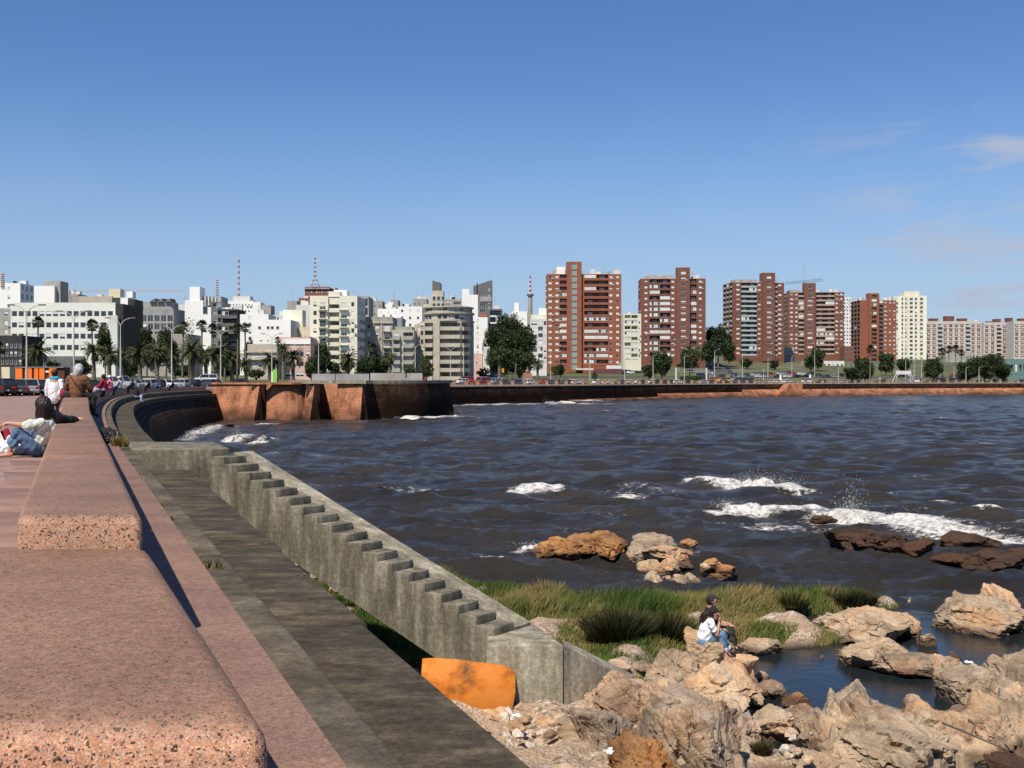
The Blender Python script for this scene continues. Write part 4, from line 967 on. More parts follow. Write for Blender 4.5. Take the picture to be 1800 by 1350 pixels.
sloped('string_wall', 0.0, WS, -0.10, 0.96, CONC_STAIR)
for i in range(NS):
    mb = MB(); x0 = i * tread; z1 = ztopS - rise * i - 0.0
    mb.box(x0, x0 + tread - 0.006, 0.004 + 0.002 * (i % 2), WS - 0.01, z1 - rise * 2.3, z1 - 0.02, 0, Mst); o = mb.build('step', CONC_STAIR, st); bevel(o, 0.012, 2)
sloped('side_parapet', WS, WS + 0.5, 0.035, 1.1, CONC_BLOCK, 0.0)
# platform at the top
pl = MB(); p0 = W(232, 800, 23.2); p1 = W(366, 800, 23.2); xl = ref(24.5) + 0.8
pl.prism([(xl + 0.1, 23.3), (-6.72, 23.62), (A.x + 0.01, A.y - 0.012), (A.x + 0.3, A.y + 0.3), (-6.9, 26.3), (ref(26.4) + 0.8, 26.4)], 3.6, 4.53); o = pl.build('platform', CONC_STAIR, st); bevel(o, 0.02, 2)
pl = MB(); pl.prism([(ref(24) + 1.9, 23.5), (-6.7, 23.8), (A.x, A.y + 0.1), (-6.9, 25.5), (-7.05, 26.0), (ref(26) + 1.8, 26.0)], -0.5, 3.62); pl.build('platform_base', MASON_NEAR, st)
# landing block at the foot, with a buttress tapering away right
fl = G(868, 1258, 0.45); fr = G(992, 1262, 0.45); tipp = G(1112, 1232, 0.55)
dF = fl.y; sc = dF / FPX
zt_ = 1.60
b0 = Vector((fl.x, fl.y, 0)); b1 = Vector((fr.x, fr.y + 0.15, 0)); back = Vector((0.12, 2.35, 0))
lb = MB(); lb.prism([(b0.x - 0.12, b0.y + 0.02), (b1.x, b1.y), (0.19, b1.y + back.y), (b0.x - 0.12, b0.y + back.y)], -0.4, zt_); o = lb.build('landing_block', CONC_BLOCK, st); bevel(o, 0.03, 2)
tx, ty = tipp.x, tipp.y + 0.3
V = [(b1.x+0.004, b1.y, -0.4), (tx, ty, -0.4), (b1.x+0.004, b1.y, zt_-0.003), (tx, ty, 0.80), (b1.x+0.004, b1.y+0.4, -0.4), (tx+0.1, ty+0.5, -0.4), (b1.x+0.004, b1.y+0.4, zt_-0.003), (tx+0.1, ty+0.4, 0.80)]
lb = MB(); lb.quadlist(V, [(0,1,3,2), (5,4,6,7), (1,5,7,3), (4,0,2,6), (2,3,7,6), (0,4,5,1)]); lb.build('buttress', CONC_BLOCK, st)

# orange panel leaning on the landing block
pa = empty('orange_panel', tuple(G(822, 1240, 0.62))); tag(pa, 'bent orange sheet panel leaning on stones beside the concrete landing block', 'panel')
ORP = mat('scuffed_orange_paint', [(0.13,0.055,0.02),(0.36,0.11,0.015),(0.52,0.155,0.015),(0.56,0.19,0.03)], 2.1, 0.75, bump=0.5, bscale=9, lo=0.34, hi=0.56, detail=8)
d = pa.location.y; s = d / FPX; n = 16; V = []; F = []
lowx, hix = 742, 905
for i in range(n + 1):
    t_ = i / n; px = 742 + 163 * t_; top = 1163 - 4*math.sin(min(t_*3.0,1.57)) + 20 * t_ ** 2.2; bot = 1215 + 22 * t_ + (14 * math.sin(t_ * 3.14) if t_ < 1 else 0) - 0
    bot = np.interp(t_, [0, 0.25, 0.45, 0.9, 1], [1196, 1228, 1234, 1250, 1250]); top = np.interp(t_, [0, 0.15, 0.4, 0.75, 0.97, 1], [1163, 1160, 1161, 1169, 1176, 1180])
    yy = -0.10 * math.sin(t_ * 3.1) 
    for k_, (row, y_) in enumerate(((bot, yy - 0.12), ((bot + top) / 2, yy - 0.1), (top, yy + 0.1))):
        V.append(((px - 822 - (6 if k_ == 0 else 0) * t_) * s, y_, (1240 - row) * s))
for i in range(n):
    for k_ in range(2): F.append((3*i+k_, 3*i+3+k_, 3*i+4+k_, 3*i+1+k_))
me = bpy.data.meshes.new('sheet'); me.from_pydata(V, [], F); me.materials.append(ORP); o = mesh_obj('sheet', me, pa)
md = o.modifiers.new('thick', 'SOLIDIFY'); md.thickness = 0.045; md.offset = 1
for l_ in (o,): l_.data.polygons.foreach_set('use_smooth', [True]*len(l_.data.polygons))
bevel(o, 0.008, 2)
# ------------------------------------------------------------ the city
WM = {}
def window_mesh(w, h, kind):
    key = (round(w, 1), round(h, 1), kind)
    if key in WM: return WM[key]
    w, h = max(key[0], 0.3), max(key[1], 0.3); mb = MB(); fr = 0.07 if w < 2.2 else 0.09
    gm = 1
    mb.box(-w/2, w/2, -0.04, 0.04, 0, fr); mb.box(-w/2, w/2, -0.04, 0.04, h-fr, h)
    mb.box(-w/2, -w/2+fr, -0.04, 0.04, fr, h-fr); mb.box(w/2-fr, w/2, -0.04, 0.04, fr, h-fr)
    n = max(1, int(round(w / 1.1)))
    for i in range(1, n): x = -w/2 + w*i/n; mb.box(x-0.035, x+0.035, -0.035, 0.03, fr, h-fr)
    mb.box(-w/2+fr, w/2-fr, 0.0, 0.02, fr, h-fr, 1)
    if kind == 'blind': mb.box(-w/2+fr, w/2-fr, -0.03, -0.005, fr, h-fr, 2)
    if kind == 'half': mb.box(-w/2+fr, w/2-fr, -0.03, -0.005, h*0.45, h-fr, 2)
    if kind == 'encl':
        for i in range(n):
            if (i * 7 + n) % 3: mb.box(-w/2 + w*i/n + 0.08, -w/2 + w*(i+1)/n - 0.08, -0.025, -0.004, fr, h-fr, 2)
    me = mb.mesh('window', [FRAMEW, GLASSG if kind == 'green' else GLASS, BLIND]); WM[key] = me; return me
BMs = {}
def balcony_mesh(w, h, dep, mt, rail):
    key = (round(w, 1), round(h, 1), round(dep, 1), mt.name, rail)
    if key in BMs: return BMs[key]
    w, h, dep = key[:3]; mb = MB()
    mb.box(-w/2, w/2, -dep, 0.05, -0.12, 0.06)
    if rail:
        mb.box(-w/2, w/2, -dep, -dep+0.05, h-0.06, h, 1); mb.box(-w/2, -w/2+0.05, -dep, 0, h-0.06, h, 1); mb.box(w/2-0.05, w/2, -dep, 0, h-0.06, h, 1)
        k = max(2, int(w / 0.45))
        for i in range(k + 1): x = -w/2 + w*i/k; mb.box(x-0.02, x+0.02, -dep+0.005, -dep+0.035, 0.06, h-0.06, 1)
    else:
        mb.box(-w/2, w/2, -dep-0.01, -dep+0.1, 0.06, h); mb.box(-w/2-0.01, -w/2+0.09, -dep+0.1, 0, 0.06, h); mb.box(w/2-0.09, w/2+0.01, -dep+0.1, 0, 0.06, h)
    me = mb.mesh('balcony', [mt, STEEL]); BMs[key] = me; return me
acm = MB(); acm.box(-0.42, 0.42, -0.34, 0.0, 0, 0.6); acm.box(-0.22, 0.22, -0.36, -0.34, 0.08, 0.52, 1); AC = acm.mesh('air_conditioner', [WHITE2, DGREY])
class Building:
    """built from facade panels; rows of cells: each cell is (x0, x1, kind) in fractions of the panel width"""
    def __init__(s, label, px0, px1, ybase, d, rot=0.0, name='apartment_building', cat='building', group=None, seed=1):
        s.d = d; s.s = d / FPX; s.zb = CAMZ + (HOR - ybase) * s.s; s.rn = random.Random(seed)
        s.cx = ((px0 + px1) / 2 - 900) * s.s
        s.root = empty(name, (s.cx, d, s.zb), rot); tag(s.root, label, cat, group)
        s.mb = {}
        s.w = (px1 - px0) * s.s
    def m(s, mt):
        if mt.name not in s.mb: s.mb[mt.name] = (MB(), mt)
        return s.mb[mt.name][0]
    def box(s, x0, x1, y0, y1, z0, z1, mt, name=None):
        if name: mb = MB(); mb.box(x0, x1, y0, y1, z0, z1); return mb.build(name, mt, s.root)
        s.m(mt).box(x0, x1, y0, y1, z0, z1)
    def panel(s, p0, p1, z0, z1, nf, cells, mt, top=0.0, bottom=0.0, bal=None, rail=False, glass=0.5, skip=(), wh=(0.9, 2.2), encl=0.35, balh=1.0, baldep=0.0, loggia=1.3, win=('blind', 'half', 'dark'), ww=(0.45, 0.25, 0.3)):
        """a facade from plan point p0 to p1 (outside is on the right hand side walking p0 -> p1 ... i.e. towards -normal)"""
        p0 = Vector((*p0, 0)); p1 = Vector((*p1, 0)); u = (p1 - p0); Wd = u.length; u.normalize(); nrm = Vector((u.y, -u.x, 0))
        mb = s.m(mt); P = lambda x, z, r=0.0: p0 + u * x - nrm * r + Vector((0, 0, z))
        zf0 = z0 + bottom; fh = (z1 - top - zf0) / nf
        def q(a, b, c, d_): mb.quadlist([a, b, c, d_], [(0, 1, 2, 3)])
        if bottom > 0: q(P(0, z0), P(Wd, z0), P(Wd, zf0), P(0, zf0))
        if top > 0: q(P(0, z1 - top), P(Wd, z1 - top), P(Wd, z1), P(0, z1))
        ang = math.atan2(u.y, u.x)
        for f in range(nf):
            za = zf0 + f * fh; zb = za + fh; x = 0.0
            for (c0, c1, kd) in cells:
                a, b = c0 * Wd, c1 * Wd
                if a > x + 1e-4: q(P(x, za), P(a, za), P(a, zb), P(x, zb))
                x = b
                if kd == 'win': lo, hi, r = wh[0], wh[1], 0.16
                elif kd == 'rib': lo, hi, r = wh[0], wh[1], 0.16
                elif kd in ('log', 'blk'): lo, hi, r = 0.05, fh - 0.22, loggia
                elif kd == 'strip': lo, hi, r = 0.5, fh - 0.12, 0.2
                elif kd == 'bal': lo, hi, r = 0.1, min(2.3, fh - 0.4), 0.16
                else: lo, hi, r = wh[0], wh[1], 0.16
                lo = min(lo, fh - 0.5); hi = min(hi, fh - 0.1)
                q(P(a, za), P(b, za), P(b, za + lo), P(a, za + lo)); q(P(a, za + hi), P(b, za + hi), P(b, zb), P(a, zb))
                A, B, C_, D = P(a, za + lo), P(b, za + lo), P(b, za + hi), P(a, za + hi); Ai, Bi, Ci, Di = P(a, za + lo, r), P(b, za + lo, r), P(b, za + hi, r), P(a, za + hi, r)
                mb.quadlist([A, B, C_, D, Ai, Bi, Ci, Di], [(0, 1, 5, 4), (1, 2, 6, 5), (2, 3, 7, 6), (3, 0, 4, 7), (4, 5, 6, 7)])
                w = b - a; mid = (a + b) / 2
                if kd in ('win', 'rib', 'strip', 'bal'):
                    k_ = s.rn.choices(win, ww)[0] if kd in ('win', 'bal') else ('dark' if kd == 'rib' else 'green')
                    if kd == 'rib' and s.rn.random() < 0.25: k_ = 'half'
                    if w > 7:
                        n = int(math.ceil(w / 4.0))
                        for i in range(n): s.child('window', window_mesh(w/n, hi - lo, k_), P(a + w*(i+0.5)/n, za + lo, r - 0.05), ang)
                    else: s.child('window', window_mesh(w, hi - lo, k_), P(mid, za + lo, r - 0.05), ang)
                if kd == 'win' and s.rn.random() < 0.16:
                    s.child('air_conditioner', AC, P(min(b + 0.45, Wd - 0.4), za + max(lo - 0.5, 0.1), -0.02), ang)
                if kd == 'log':
                    bm_ = bal or mt
                    s.child('balcony', balcony_mesh(w, balh, 0.12 + baldep, bm_, rail), P(mid, za + 0.06, -0.02), ang)
                    nhalf = 2 if w > 4.5 else 1
                    for i in range(nhalf):
                        xm = a + w * (i + 0.5) / nhalf
                        if s.rn.random() < encl: s.child('window', window_mesh(w/nhalf - 0.1, hi - balh - 0.1, 'encl' if s.rn.random() < 0.6 else 'blind'), P(xm, za + balh + 0.07, 0.05), ang)
                        else: s.child('window', window_mesh(min(w/nhalf - 0.4, 2.2), 2.0, s.rn.choice(['dark', 'half', 'dark', 'blind'])), P(xm, za + lo + 0.05, r - 0.04), ang)
                if kd == 'bal':
                    s.child('balcony', balcony_mesh(w + 0.8, 1.0, 1.1, bal or mt, rail), P(mid, za + 0.05, 0.0), ang)
            if x < Wd - 1e-4: q(P(x, za), P(Wd, za), P(Wd, zb), P(x, zb))
    def child(s, name, me, loc, ang):
        o = bpy.data.objects.new(name, me); COL.objects.link(o); o.parent = s.root; o.location = loc; o.rotation_euler = (0, 0, ang); return o
    def block(s, x0, x1, y0, y1, z0, z1, nf, front, mt, left=None, right=None, roofmt=None, par=0.5, down=24.0, **kw):
        """box storey block with facades on front, left and right"""
        s.panel((x0, y0), (x1, y0), z0, z1, nf, front, mt, **kw)
        side = dict(kw)
        s.panel((x1, y0), (x1, y1), z0, z1, nf, right or [], kw.get('sidemt', mt), **{k: v for k, v in side.items() if k != 'sidemt'})
        s.panel((x0, y1), (x0, y0), z0, z1, nf, left or [], mt, **side)
        mb = s.m(mt); mb.quadlist([(x1, y1, z0), (x0, y1, z0), (x0, y1, z1), (x1, y1, z1)], [(0, 1, 2, 3)])
        if par:
            mb.box(x0, x1, y0, y0 + 0.2, z1, z1 + par); mb.box(x0, x1, y1 - 0.2, y1, z1, z1 + par); mb.box(x0, x0 + 0.2, y0 + 0.2, y1 - 0.2, z1, z1 + par); mb.box(x1 - 0.2, x1, y0 + 0.2, y1 - 0.2, z1, z1 + par)
        (s.m(roofmt) if roofmt else mb).box(x0 + 0.01, x1 - 0.01, y0 + 0.01, y1 - 0.01, z1 - 0.05, z1 + 0.02)
        if down: mb.box(x0, x1, y0, y1, z0 - down, z0)
    def clutter(s, x0, x1, y0, y1, z, n=5, mt=None):
        for i in range(n):
            x = s.rn.uniform(x0 + 1, x1 - 2); y = s.rn.uniform(y0 + 1, max(y0 + 1.5, y1 - 3)); k = s.rn.random()
            mb = MB()
            if k < 0.4: mb.box(x, x + s.rn.uniform(1.5, 3), y, y + 2, z, z + s.rn.uniform(1.4, 2.8)); mb.build('roof_room', mt or WHITE2, s.root)
            elif k < 0.7: mb.tube((x, y, z), (x, y, z + 1.5), 0.7, n=10); mb.build('water_tank', s.rn.choice([DARKM, WHITE2, STONEGREY]), s.root)
            else:
                h = s.rn.uniform(2.5, 5.5); mb.tube((x, y, z), (x, y, z + h), 0.05, n=5)
                for q_ in range(3): mb.tube((x - 0.5, y, z + h - 0.3 - q_*0.35), (x + 0.5, y, z + h - 0.3 - q_*0.35), 0.03, n=4)
                mb.build('antenna', STEEL, s.root)
    def railing(s, x0, x1, y, z, h=1.1):
        mb = MB(); mb.box(x0, x1, y, y + 0.05, z + h - 0.06, z + h); mb.box(x0, x1, y, y + 0.04, z + h*0.5, z + h*0.5 + 0.04)
        n = int((x1 - x0) / 0.9)
        for i in range(n + 1): x = x0 + (x1 - x0) * i / n; mb.box(x - 0.025, x + 0.025, y + 0.003, y + 0.045, z, z + h - 0.06)
        mb.build('roof_railing', STEEL, s.root)
    def done(s):
        for mb, mt in s.mb.values(): mb.build('wall', mt, s.root)
        return s
def even(n, frac, a=0.0, b=1.0, kd='win'):
    w = (b - a) / n; return [(a + w * (i + 0.5 - frac/2), a + w * (i + 0.5 + frac/2), kd) for i in range(n)]

# --- red brick towers.  X positions in photo pixels
def tower(label, px0, px1, ytop, ybase, d, depth, nf, core, left, right, mt, rot, seed, coretop, bal=None, strip='strip', coremt=None, encl=0.4, sidecells=None, leftside=None, corewin=0.36, group='red brick tower blocks above the bay', fin=1.3):
    b = Building(label, px0, px1, ybase, d, rot, 'tower_block', 'tower block', group, seed); s = b.s; X = lambda px: (px - (px0 + px1) / 2) * s
    H = (ybase - ytop) * s; bot = 3.2
    c0, c1 = X(core[0]), X(core[1]); x0, x1 = X(px0), X(px1)
    kw = dict(bal=bal or BRICK, encl=encl, bottom=bot, wh=(0.95, 2.0), ww=(0.7, 0.1, 0.2))
    f = lambda cells, a, c: [((X(q0) - a) / (c - a), (X(q1) - a) / (c - a), k) for q0, q1, k in cells]
    b.panel((x0, 0), (c0, 0), 0, H, nf, f(left, x0, c0), mt, **kw)
    b.panel((c1, 0), (x1, 0), 0, H, nf, f(right, c1, x1), mt, **kw)
    b.panel((x1, 0), (x1, depth), 0, H, nf, sidecells or even(4, 0.3), mt, **kw)
    b.panel((x0, depth), (x0, 0), 0, H, nf, leftside or even(4, 0.3), mt, **kw)
    b.m(mt).quadlist([(x1, depth, 0), (x0, depth, 0), (x0, depth, H), (x1, depth, H)], [(0, 1, 2, 3)])
    b.m(SLAB).box(x0 + 0.02, x1 - 0.02, 0.02, depth - 0.02, H - 0.1, H + 0.15); b.m(mt).box(x0, x1, 0, depth, -12, 0)
    Hc = (ybase - coretop) * s; nc = int(round(nf * Hc / H)); cm = (1 - corewin) / 2
    b.panel((c0, -fin), (c1, -fin), 0, Hc, nc, [(cm, 1 - cm, strip)], coremt or mt, bottom=1.0, top=0.8, wh=(0.35, 1.75), ww=(0.15, 0.35, 0.5))
    b.panel((c1, -fin), (c1, 5), 0, Hc, 1, [], coremt or mt); b.panel((c0, 5), (c0, -fin), 0, Hc, 1, [], coremt or mt)
    b.m(coremt or mt).box(c0, c1, 4.9, 5.0, H, Hc); b.m(SLAB).box(c0 - 0.05, c1 + 0.05, -fin - 0.05, 5.05, Hc, Hc + 0.18)
    b.railing(x0 + 0.3, c0 - 0.1, 0.3, H + 0.15, 1.3); b.railing(c1 + 0.1, x1 - 0.3, 0.3, H + 0.15, 1.3)
    b.box(x0 + 3, c0 - 1.5, 5, depth - 4, H + 0.15, H + 2.2, STONEGREY, 'roof_room'); b.clutter(c1 + 0.5, x1, 2, depth, H + 0.15, 6); b.clutter(x0, c0, 2, depth, H + 0.15, 3)
    mb = MB(); mb.tube(((c0+c1)/2 - 1, 1, Hc), ((c0+c1)/2 - 1, 1, Hc + 3.0), 0.06, n=5); mb.tube(((c0+c1)/2 + 1.6, 2, Hc), ((c0+c1)/2 + 1.6, 2, Hc + 2.2), 0.06, n=5); mb.build('antenna', STEEL, b.root)
    # open ground floor
    return b
t1 = tower('nearest and tallest looking orange brick tower with pale stair strip, left of the cream block', 961, 1092, 482, 655, 513, 15, 15, (996, 1022), [(964,970,'win'),(976,982,'win'),(984,996,'log')], [(1027,1069,'log'),(1071,1076,'win'),(1083,1088,'win')], BRICK3, R(0), 11, 461, BRICK3)
b = t1; s = b.s; H1 = (655 - 482) * s
b.box(-12.2, -8.4, 3, 8, H1 + 0.2, H1 + 3.6, WHITE, 'roof_room'); b.box(4.0, 16.6, -5.2, -1.6, -1.5, 1.6, mat('purple_shopfront', [(0.10,0.04,0.05),(0.16,0.06,0.07)], 2, 0.8), 'shopfront'); b.box(9.8, 16.4, -5.3, -1.5, 1.65, 3.2, WHITE2, 'shop_sign'); b.box(-4, 4.0, -4, -1.4, 1.2, 1.9, WHITE2, 'canopy'); t1.done()
t2 = tower('brown red brick tower with tiled stair strip, second from the left of the tower row', 1126, 1240, 490, 640, 600, 16, 14, (1189, 1212), [(1133,1138,'win'),(1142,1178,'log'),(1180,1185,'win')], [(1214,1224,'log'),(1228,1233,'win')], BRICK2, R(-2), 12, 471, BRICK2, encl=0.45, strip='win'); t2.done()
t3 = tower('brick tower with pale green glass balconies down its middle', 1286, 1380, 497, 635, 660, 18, 15, (1340, 1362), [(1293,1299,'win'),(1302,1330,'log'),(1332,1337,'win')], [(1363,1367,'log'),(1369,1375,'win')], BRICK2, R(7), 13, 480, mat('green_glass_rail', [(0.30,0.38,0.35),(0.42,0.48,0.46)], 1, 0.4), encl=0.06, strip='win', leftside=even(3, 0.6, kd='log')); t3.done()
t4 = tower('brown brick tower under the crane jib with yellowish stair windows and long balconies', 1385, 1483, 514, 632, 735, 18, 14, (1413, 1433), [(1389,1394,'win'),(1398,1402,'win'),(1404,1413,'log')], [(1435,1466,'log'),(1468,1472,'win'),(1476,1480,'win')], BRICK2, R(-3), 14, 498, SLAB, encl=0.25, strip='win', corewin=0.42); t4.done()
t5 = tower('orange red brick tower with a blank left wall, farthest right of the tower row', 1511, 1576, 528, 640, 785, 18, 14, (1526, 1544), [], [(1545,1552,'log'),(1555,1558,'win'),(1563,1566,'win'),(1571,1574,'win')], BRICK3, R(3), 15, 516, DGREY, encl=0.1, strip='log', corewin=0.5, leftside=even(3, 0.7, kd='log')); t5.done()

def simple(label, px0, px1, ytop, ybase, d, depth, nf, front, mt, rot=0, seed=1, right=None, left=None, clutter=3, name='apartment_building', roof=None, **kw):
    b = Building(label, px0, px1, ybase, d, R(rot), name, 'building', None, seed); H = (ybase - ytop) * b.s; w = b.w
    b.block(-w/2, w/2, 0, depth, 0, H, nf, front, mt, left, right, roof, **kw)
    if clutter: b.clutter(-w/2, w/2, 0, depth, H, clutter)
    b.H = H; return b
# blocks between and beyond the towers
simple('narrow cream block of flats between the orange tower and the brown tower', 1096, 1127, 553, 640, 560, 14, 8, [(0.06,0.4,'log'),(0.44,0.8,'log'),(0.86,0.94,'win')], CREAM, 0, 21, clutter=2, bottom=2.5, encl=0.5).done()
simple('tall white slab tower far behind, between the crane tower and the orange red one', 1482, 1497, 524, 612, 950, 15, 14, even(3, 0.5), WHITE, 12, 22, right=even(4, 0.4), clutter=1, ww=(0.1,0.2,0.7)).done()
b = simple('pale cream modern tower with vertical ribs right of the last brick tower', 1571, 1627, 522, 640, 860, 22, 16, [(0.06,0.14,'win'),(0.22,0.30,'rib'),(0.36,0.44,'rib'),(0.50,0.62,'rib'),(0.66,0.72,'rib'),(0.80,0.90,'rib')], CREAM, -6, 23, clutter=2, wh=(0.5, 2.5), right=even(4, 0.5, kd='rib'))
b.box(-4, 7, 0.4, 12, b.H, b.H + 4.2, CREAM, 'roof_room')
for i in range(6): x = -b.w/2 + b.w * (0.02 + 0.19 * i); b.box(x, x + 0.7, -0.9, 0.0, 0, b.H + 1.0, WHITE if i % 2 else CREAM, 'fin')
b.done()
SLABW = mat('dusty_pinkish_render', [(0.46,0.42,0.38),(0.56,0.52,0.47)], 0.3, 0.9)
def stripey(label, px0, px1, ytop, ybase, d, seed, turrets, rot=0):
    b = Building(label, px0, px1, ybase, d, R(rot), 'apartment_building', 'building', 'red and white slab blocks', seed); H = (ybase - ytop) * b.s; w = b.w; nf = 8
    b.block(-w/2, w/2, 0, 14, 0, H, nf, [], SLABW, top=0.8, par=0.6)
    n = int(round(w / 4.6)); fh = (H - 0.8) / nf
    for i in range(n):
        x = -w/2 + w * (i + 0.5) / n
        if i % 5 == 2:
            for f in range(nf): b.child('balcony', balcony_mesh(3.4, 1.1, 1.3, SLABW, False), Vector((x, 0, f * fh + 0.3)), 0); b.child('window', window_mesh(3.0, 1.3, 'dark'), Vector((x, -0.06, f * fh + 1.4)), 0)
        else:
            mb = MB(); mb.box(x - 1.15, x + 1.15, -0.09, 0.0, 0.3, H - 1.2)
            for f in range(nf): mb.box(x - w/n*0.5, x + w/n*0.5, -0.13, -0.002, f * fh + fh - 0.75, f * fh + fh, 1)
            mb.build('brick_bay', [BRICK2, SLABW], b.root)
            for f in range(nf): b.child('window', window_mesh(1.0, 1.2, b.rn.choice(['half', 'dark', 'blind'])), Vector((x - 0.0, -0.14, f * fh + 0.95)), 0)
    for (p0, p1, yt) in turrets:
        a = (p0 - (px0 + px1) / 2) * b.s; c = (p1 - (px0 + px1) / 2) * b.s; b.box(a, c, 1, 7, H, (ybase - yt) * b.s, BRICK2, 'roof_turret'); b.box(a - 0.2, c + 0.2, 0.8, 7.2, (ybase - yt) * b.s, (ybase - yt) * b.s + 0.25, SLAB, 'roof_slab')
    b.clutter(-w/2, w/2, 2, 12, H, 4); b.done()
stripey('long red and white slab block with three brick roof turrets', 1627, 1725, 566, 628, 900, 31, [(1637, 1650, 560), (1663, 1678, 556), (1687, 1701, 560)])
stripey('red and white slab block with two roof turrets, near the right edge', 1729, 1781, 568, 628, 930, 32, [(1737, 1748, 565), (1750, 1760, 561), (1772, 1781, 559)])
stripey('red and white slab block cut by the right edge', 1782, 1860, 566, 628, 900, 33, [(1794, 1803, 560)])
simple('low brown brick annexe with white bands beside the crane tower foot', 1484, 1500, 610, 640, 720, 10, 3, even(2, 0.7, kd='rib'), BRICK2, 0, 34, clutter=0).done()
simple('low white block with open balconies below the green glass tower', 1243, 1254, 605, 632, 620, 10, 3, [(0.1, 0.9, 'log')], WHITE2, 0, 35, clutter=0).done()
simple('white low house at the foot of the tower with green balconies, left side', 1281, 1290, 592, 622, 670, 10, 3, [(0.1, 0.9, 'log')], WHITE, 0, 36, clutter=0).done()
simple('grey concrete pavilion between the two brown towers', 1381, 1396, 612, 630, 690, 10, 1, [(0.2,0.8,'rib')], STONEGREY, 0, 37, clutter=0).done()
simple('low grey and green seafront pavilion with a colonnade at the right edge', 1768, 1870, 633, 668, 470, 12, 1, even(14, 0.5, kd='log'), mat('green_pavilion', [(0.10,0.17,0.15),(0.16,0.24,0.22)], 1, 0.8), 0, 38, clutter=0, top=1.6, bottom=2.4).done()
simple('pale concrete shed roof behind the palms at the right', 1662, 1710, 620, 640, 760, 12, 1, [(0.1,0.9,'rib')], STONEGREY, 0, 39, clutter=0).done()
simple('low white retaining building with openings at the foot of the crane tower', 1415, 1484, 636, 646, 650, 8, 1, even(9, 0.5, kd='rib'), WHITE2, 0, 40, clutter=0, wh=(0.4,2.0)).done()

# --- centre
b = simple('white flats with open dark staircase left of the orange tower', 932, 961, 562, 645, 470, 12, 7, [(0.06,0.42,'win'),(0.48,0.76,'log'),(0.82,0.98,'win')], WHITE2, 0, 41, clutter=0, wh=(0.5,2.2), ww=(0.6,0.2,0.2), loggia=2.0)
b.box(-2.9, 3.4, 2, 9, b.H, b.H + 2.2, CREAM, 'roof_room'); b.box(0.2, 3.4, 3, 9, b.H + 2.2, b.H + 5.0, WHITE, 'roof_room'); b.done()
# stone chimney tower with banded mast
tw = empty('stone_tower', (W(932, 600, 620).x, 620, 10)); tag(tw, 'slim grey stone tower topped by a red and white banded mast', 'tower')
s6 = 620 / FPX; zt6 = lambda py: CAMZ + (HOR - py) * s6 - 10
mb = MB(); mb.tube((0,0,0), (0,0,zt6(520)), 1.5, 1.15, 14); mb.build('shaft', STONEGREY, tw); mb = MB(); mb.tube((0,0,zt6(520)), (0,0,zt6(517)), 1.9, 1.9, 14); mb.build('gallery', DGREY, tw)
for i in range(8): mb = MB(); mb.tube((0,0,zt6(517 - 3.9*i)), (0,0,zt6(517 - 3.9*(i+1))), 0.62 - 0.03*i, 0.60 - 0.03*i, 8); mb.build('mast_band', REDP if i % 2 else WHITEP, tw)
mb = MB(); mb.tube((0,0,zt6(486)), (0,0,zt6(481)), 0.12, 0.05, 6); mb.build('spike', DARKM, tw)
b = simple('white water tower block rising over the dark park trees', 903, 927, 549, 600, 640, 10, 3, [(0.2,0.4,'win'),(0.6,0.8,'win')], WHITE, -5, 42, clutter=0); b.box(-3.6, -0.8, 0.5, 4, b.H, b.H + 5.6, WHITE, 'roof_room'); b.done()
b = simple('tall blank white party wall building behind the rounded beige block', 812, 857, 560, 650, 430, 16, 8, [(0.58,0.66,'win')], WHITE, 0, 43, clutter=0, right=even(3,0.3), skip=()); b.box(-4.8, 1.2, 0.01, 10, b.H, b.H + 9.0, WHITE, 'upper_wall'); b.box(-4.8, -2.0, 0.02, 8, b.H + 9.0, b.H + 11.2, WHITE, 'roof_room'); b.done()
b = Building('dark grey angular tower with a slanting roof and pale recess', 832, 865, 600, 560, 0, 'apartment_building', 'building', None, 44); s = b.s; zz = lambda y: (600 - y) * s; w = b.w
mb = b.m(DGREY); V = [(-w/2, 0, 0), (w/2, 0, 0), (w/2, 0, zz(492)), (-w/2, 0, zz(503)), (-w/2, 9, 0), (w/2, 9, 0), (w/2, 9, zz(492)), (-w/2, 9, zz(503))]
mb.quadlist(V, [(0,1,2,3), (5,4,7,6), (1,5,6,2), (4,0,3,7), (3,2,6,7)]); b.box(-w/2 + 1.7, -w/2 + 2.1, -0.35, 0, zz(560), zz(497), DARKM, 'gutter'); b.box(w/2 - 5.8, w/2 - 0.2, -0.4, 0, zz(530), zz(522), STONEGREY, 'frame_beam')
for i in range(4): b.child('window', window_mesh(3.0, 2.0, 'dark'), Vector((-w/2 + 4.6, -0.06, zz(560) + i * 3.0)), 0); b.child('window', window_mesh(1.2, 1.6, 'green'), Vector((w/2 - 1.4, -0.06, zz(545) + i * 3.0)), 0)
mb = MB(); mb.tube((w/2 - 1.4, 3, zz(493)), (w/2 - 1.4, 3, zz(478)), 0.1, 0.05, 5); mb.build('antenna', STEEL, b.root); b.done()
simple('dark modern flats with white balcony slabs beside the park trees', 859, 883, 545, 640, 480, 12, 8, [(0.1,0.9,'log')], DGREY, 0, 45, clutter=2, bal=WHITE, encl=0.1, balh=0.5).done()
simple('pink low house with a grey side by the road behind the bastion', 832, 848, 624, 664, 380, 8, 2, [(0.3,0.5,'win')], PINKR, 0, 46, clutter=0).done()
simple('small white house wall beside the park trees', 850, 861, 612, 664, 375, 8, 2, [(0.3,0.6,'win')], WHITE2, 0, 47, clutter=0).done()
simple('red tiled roof house squeezed between white walls', 842, 856, 553, 600, 470, 8, 2, [(0.3,0.6,'win')], TILE, 0, 48, clutter=0).done()
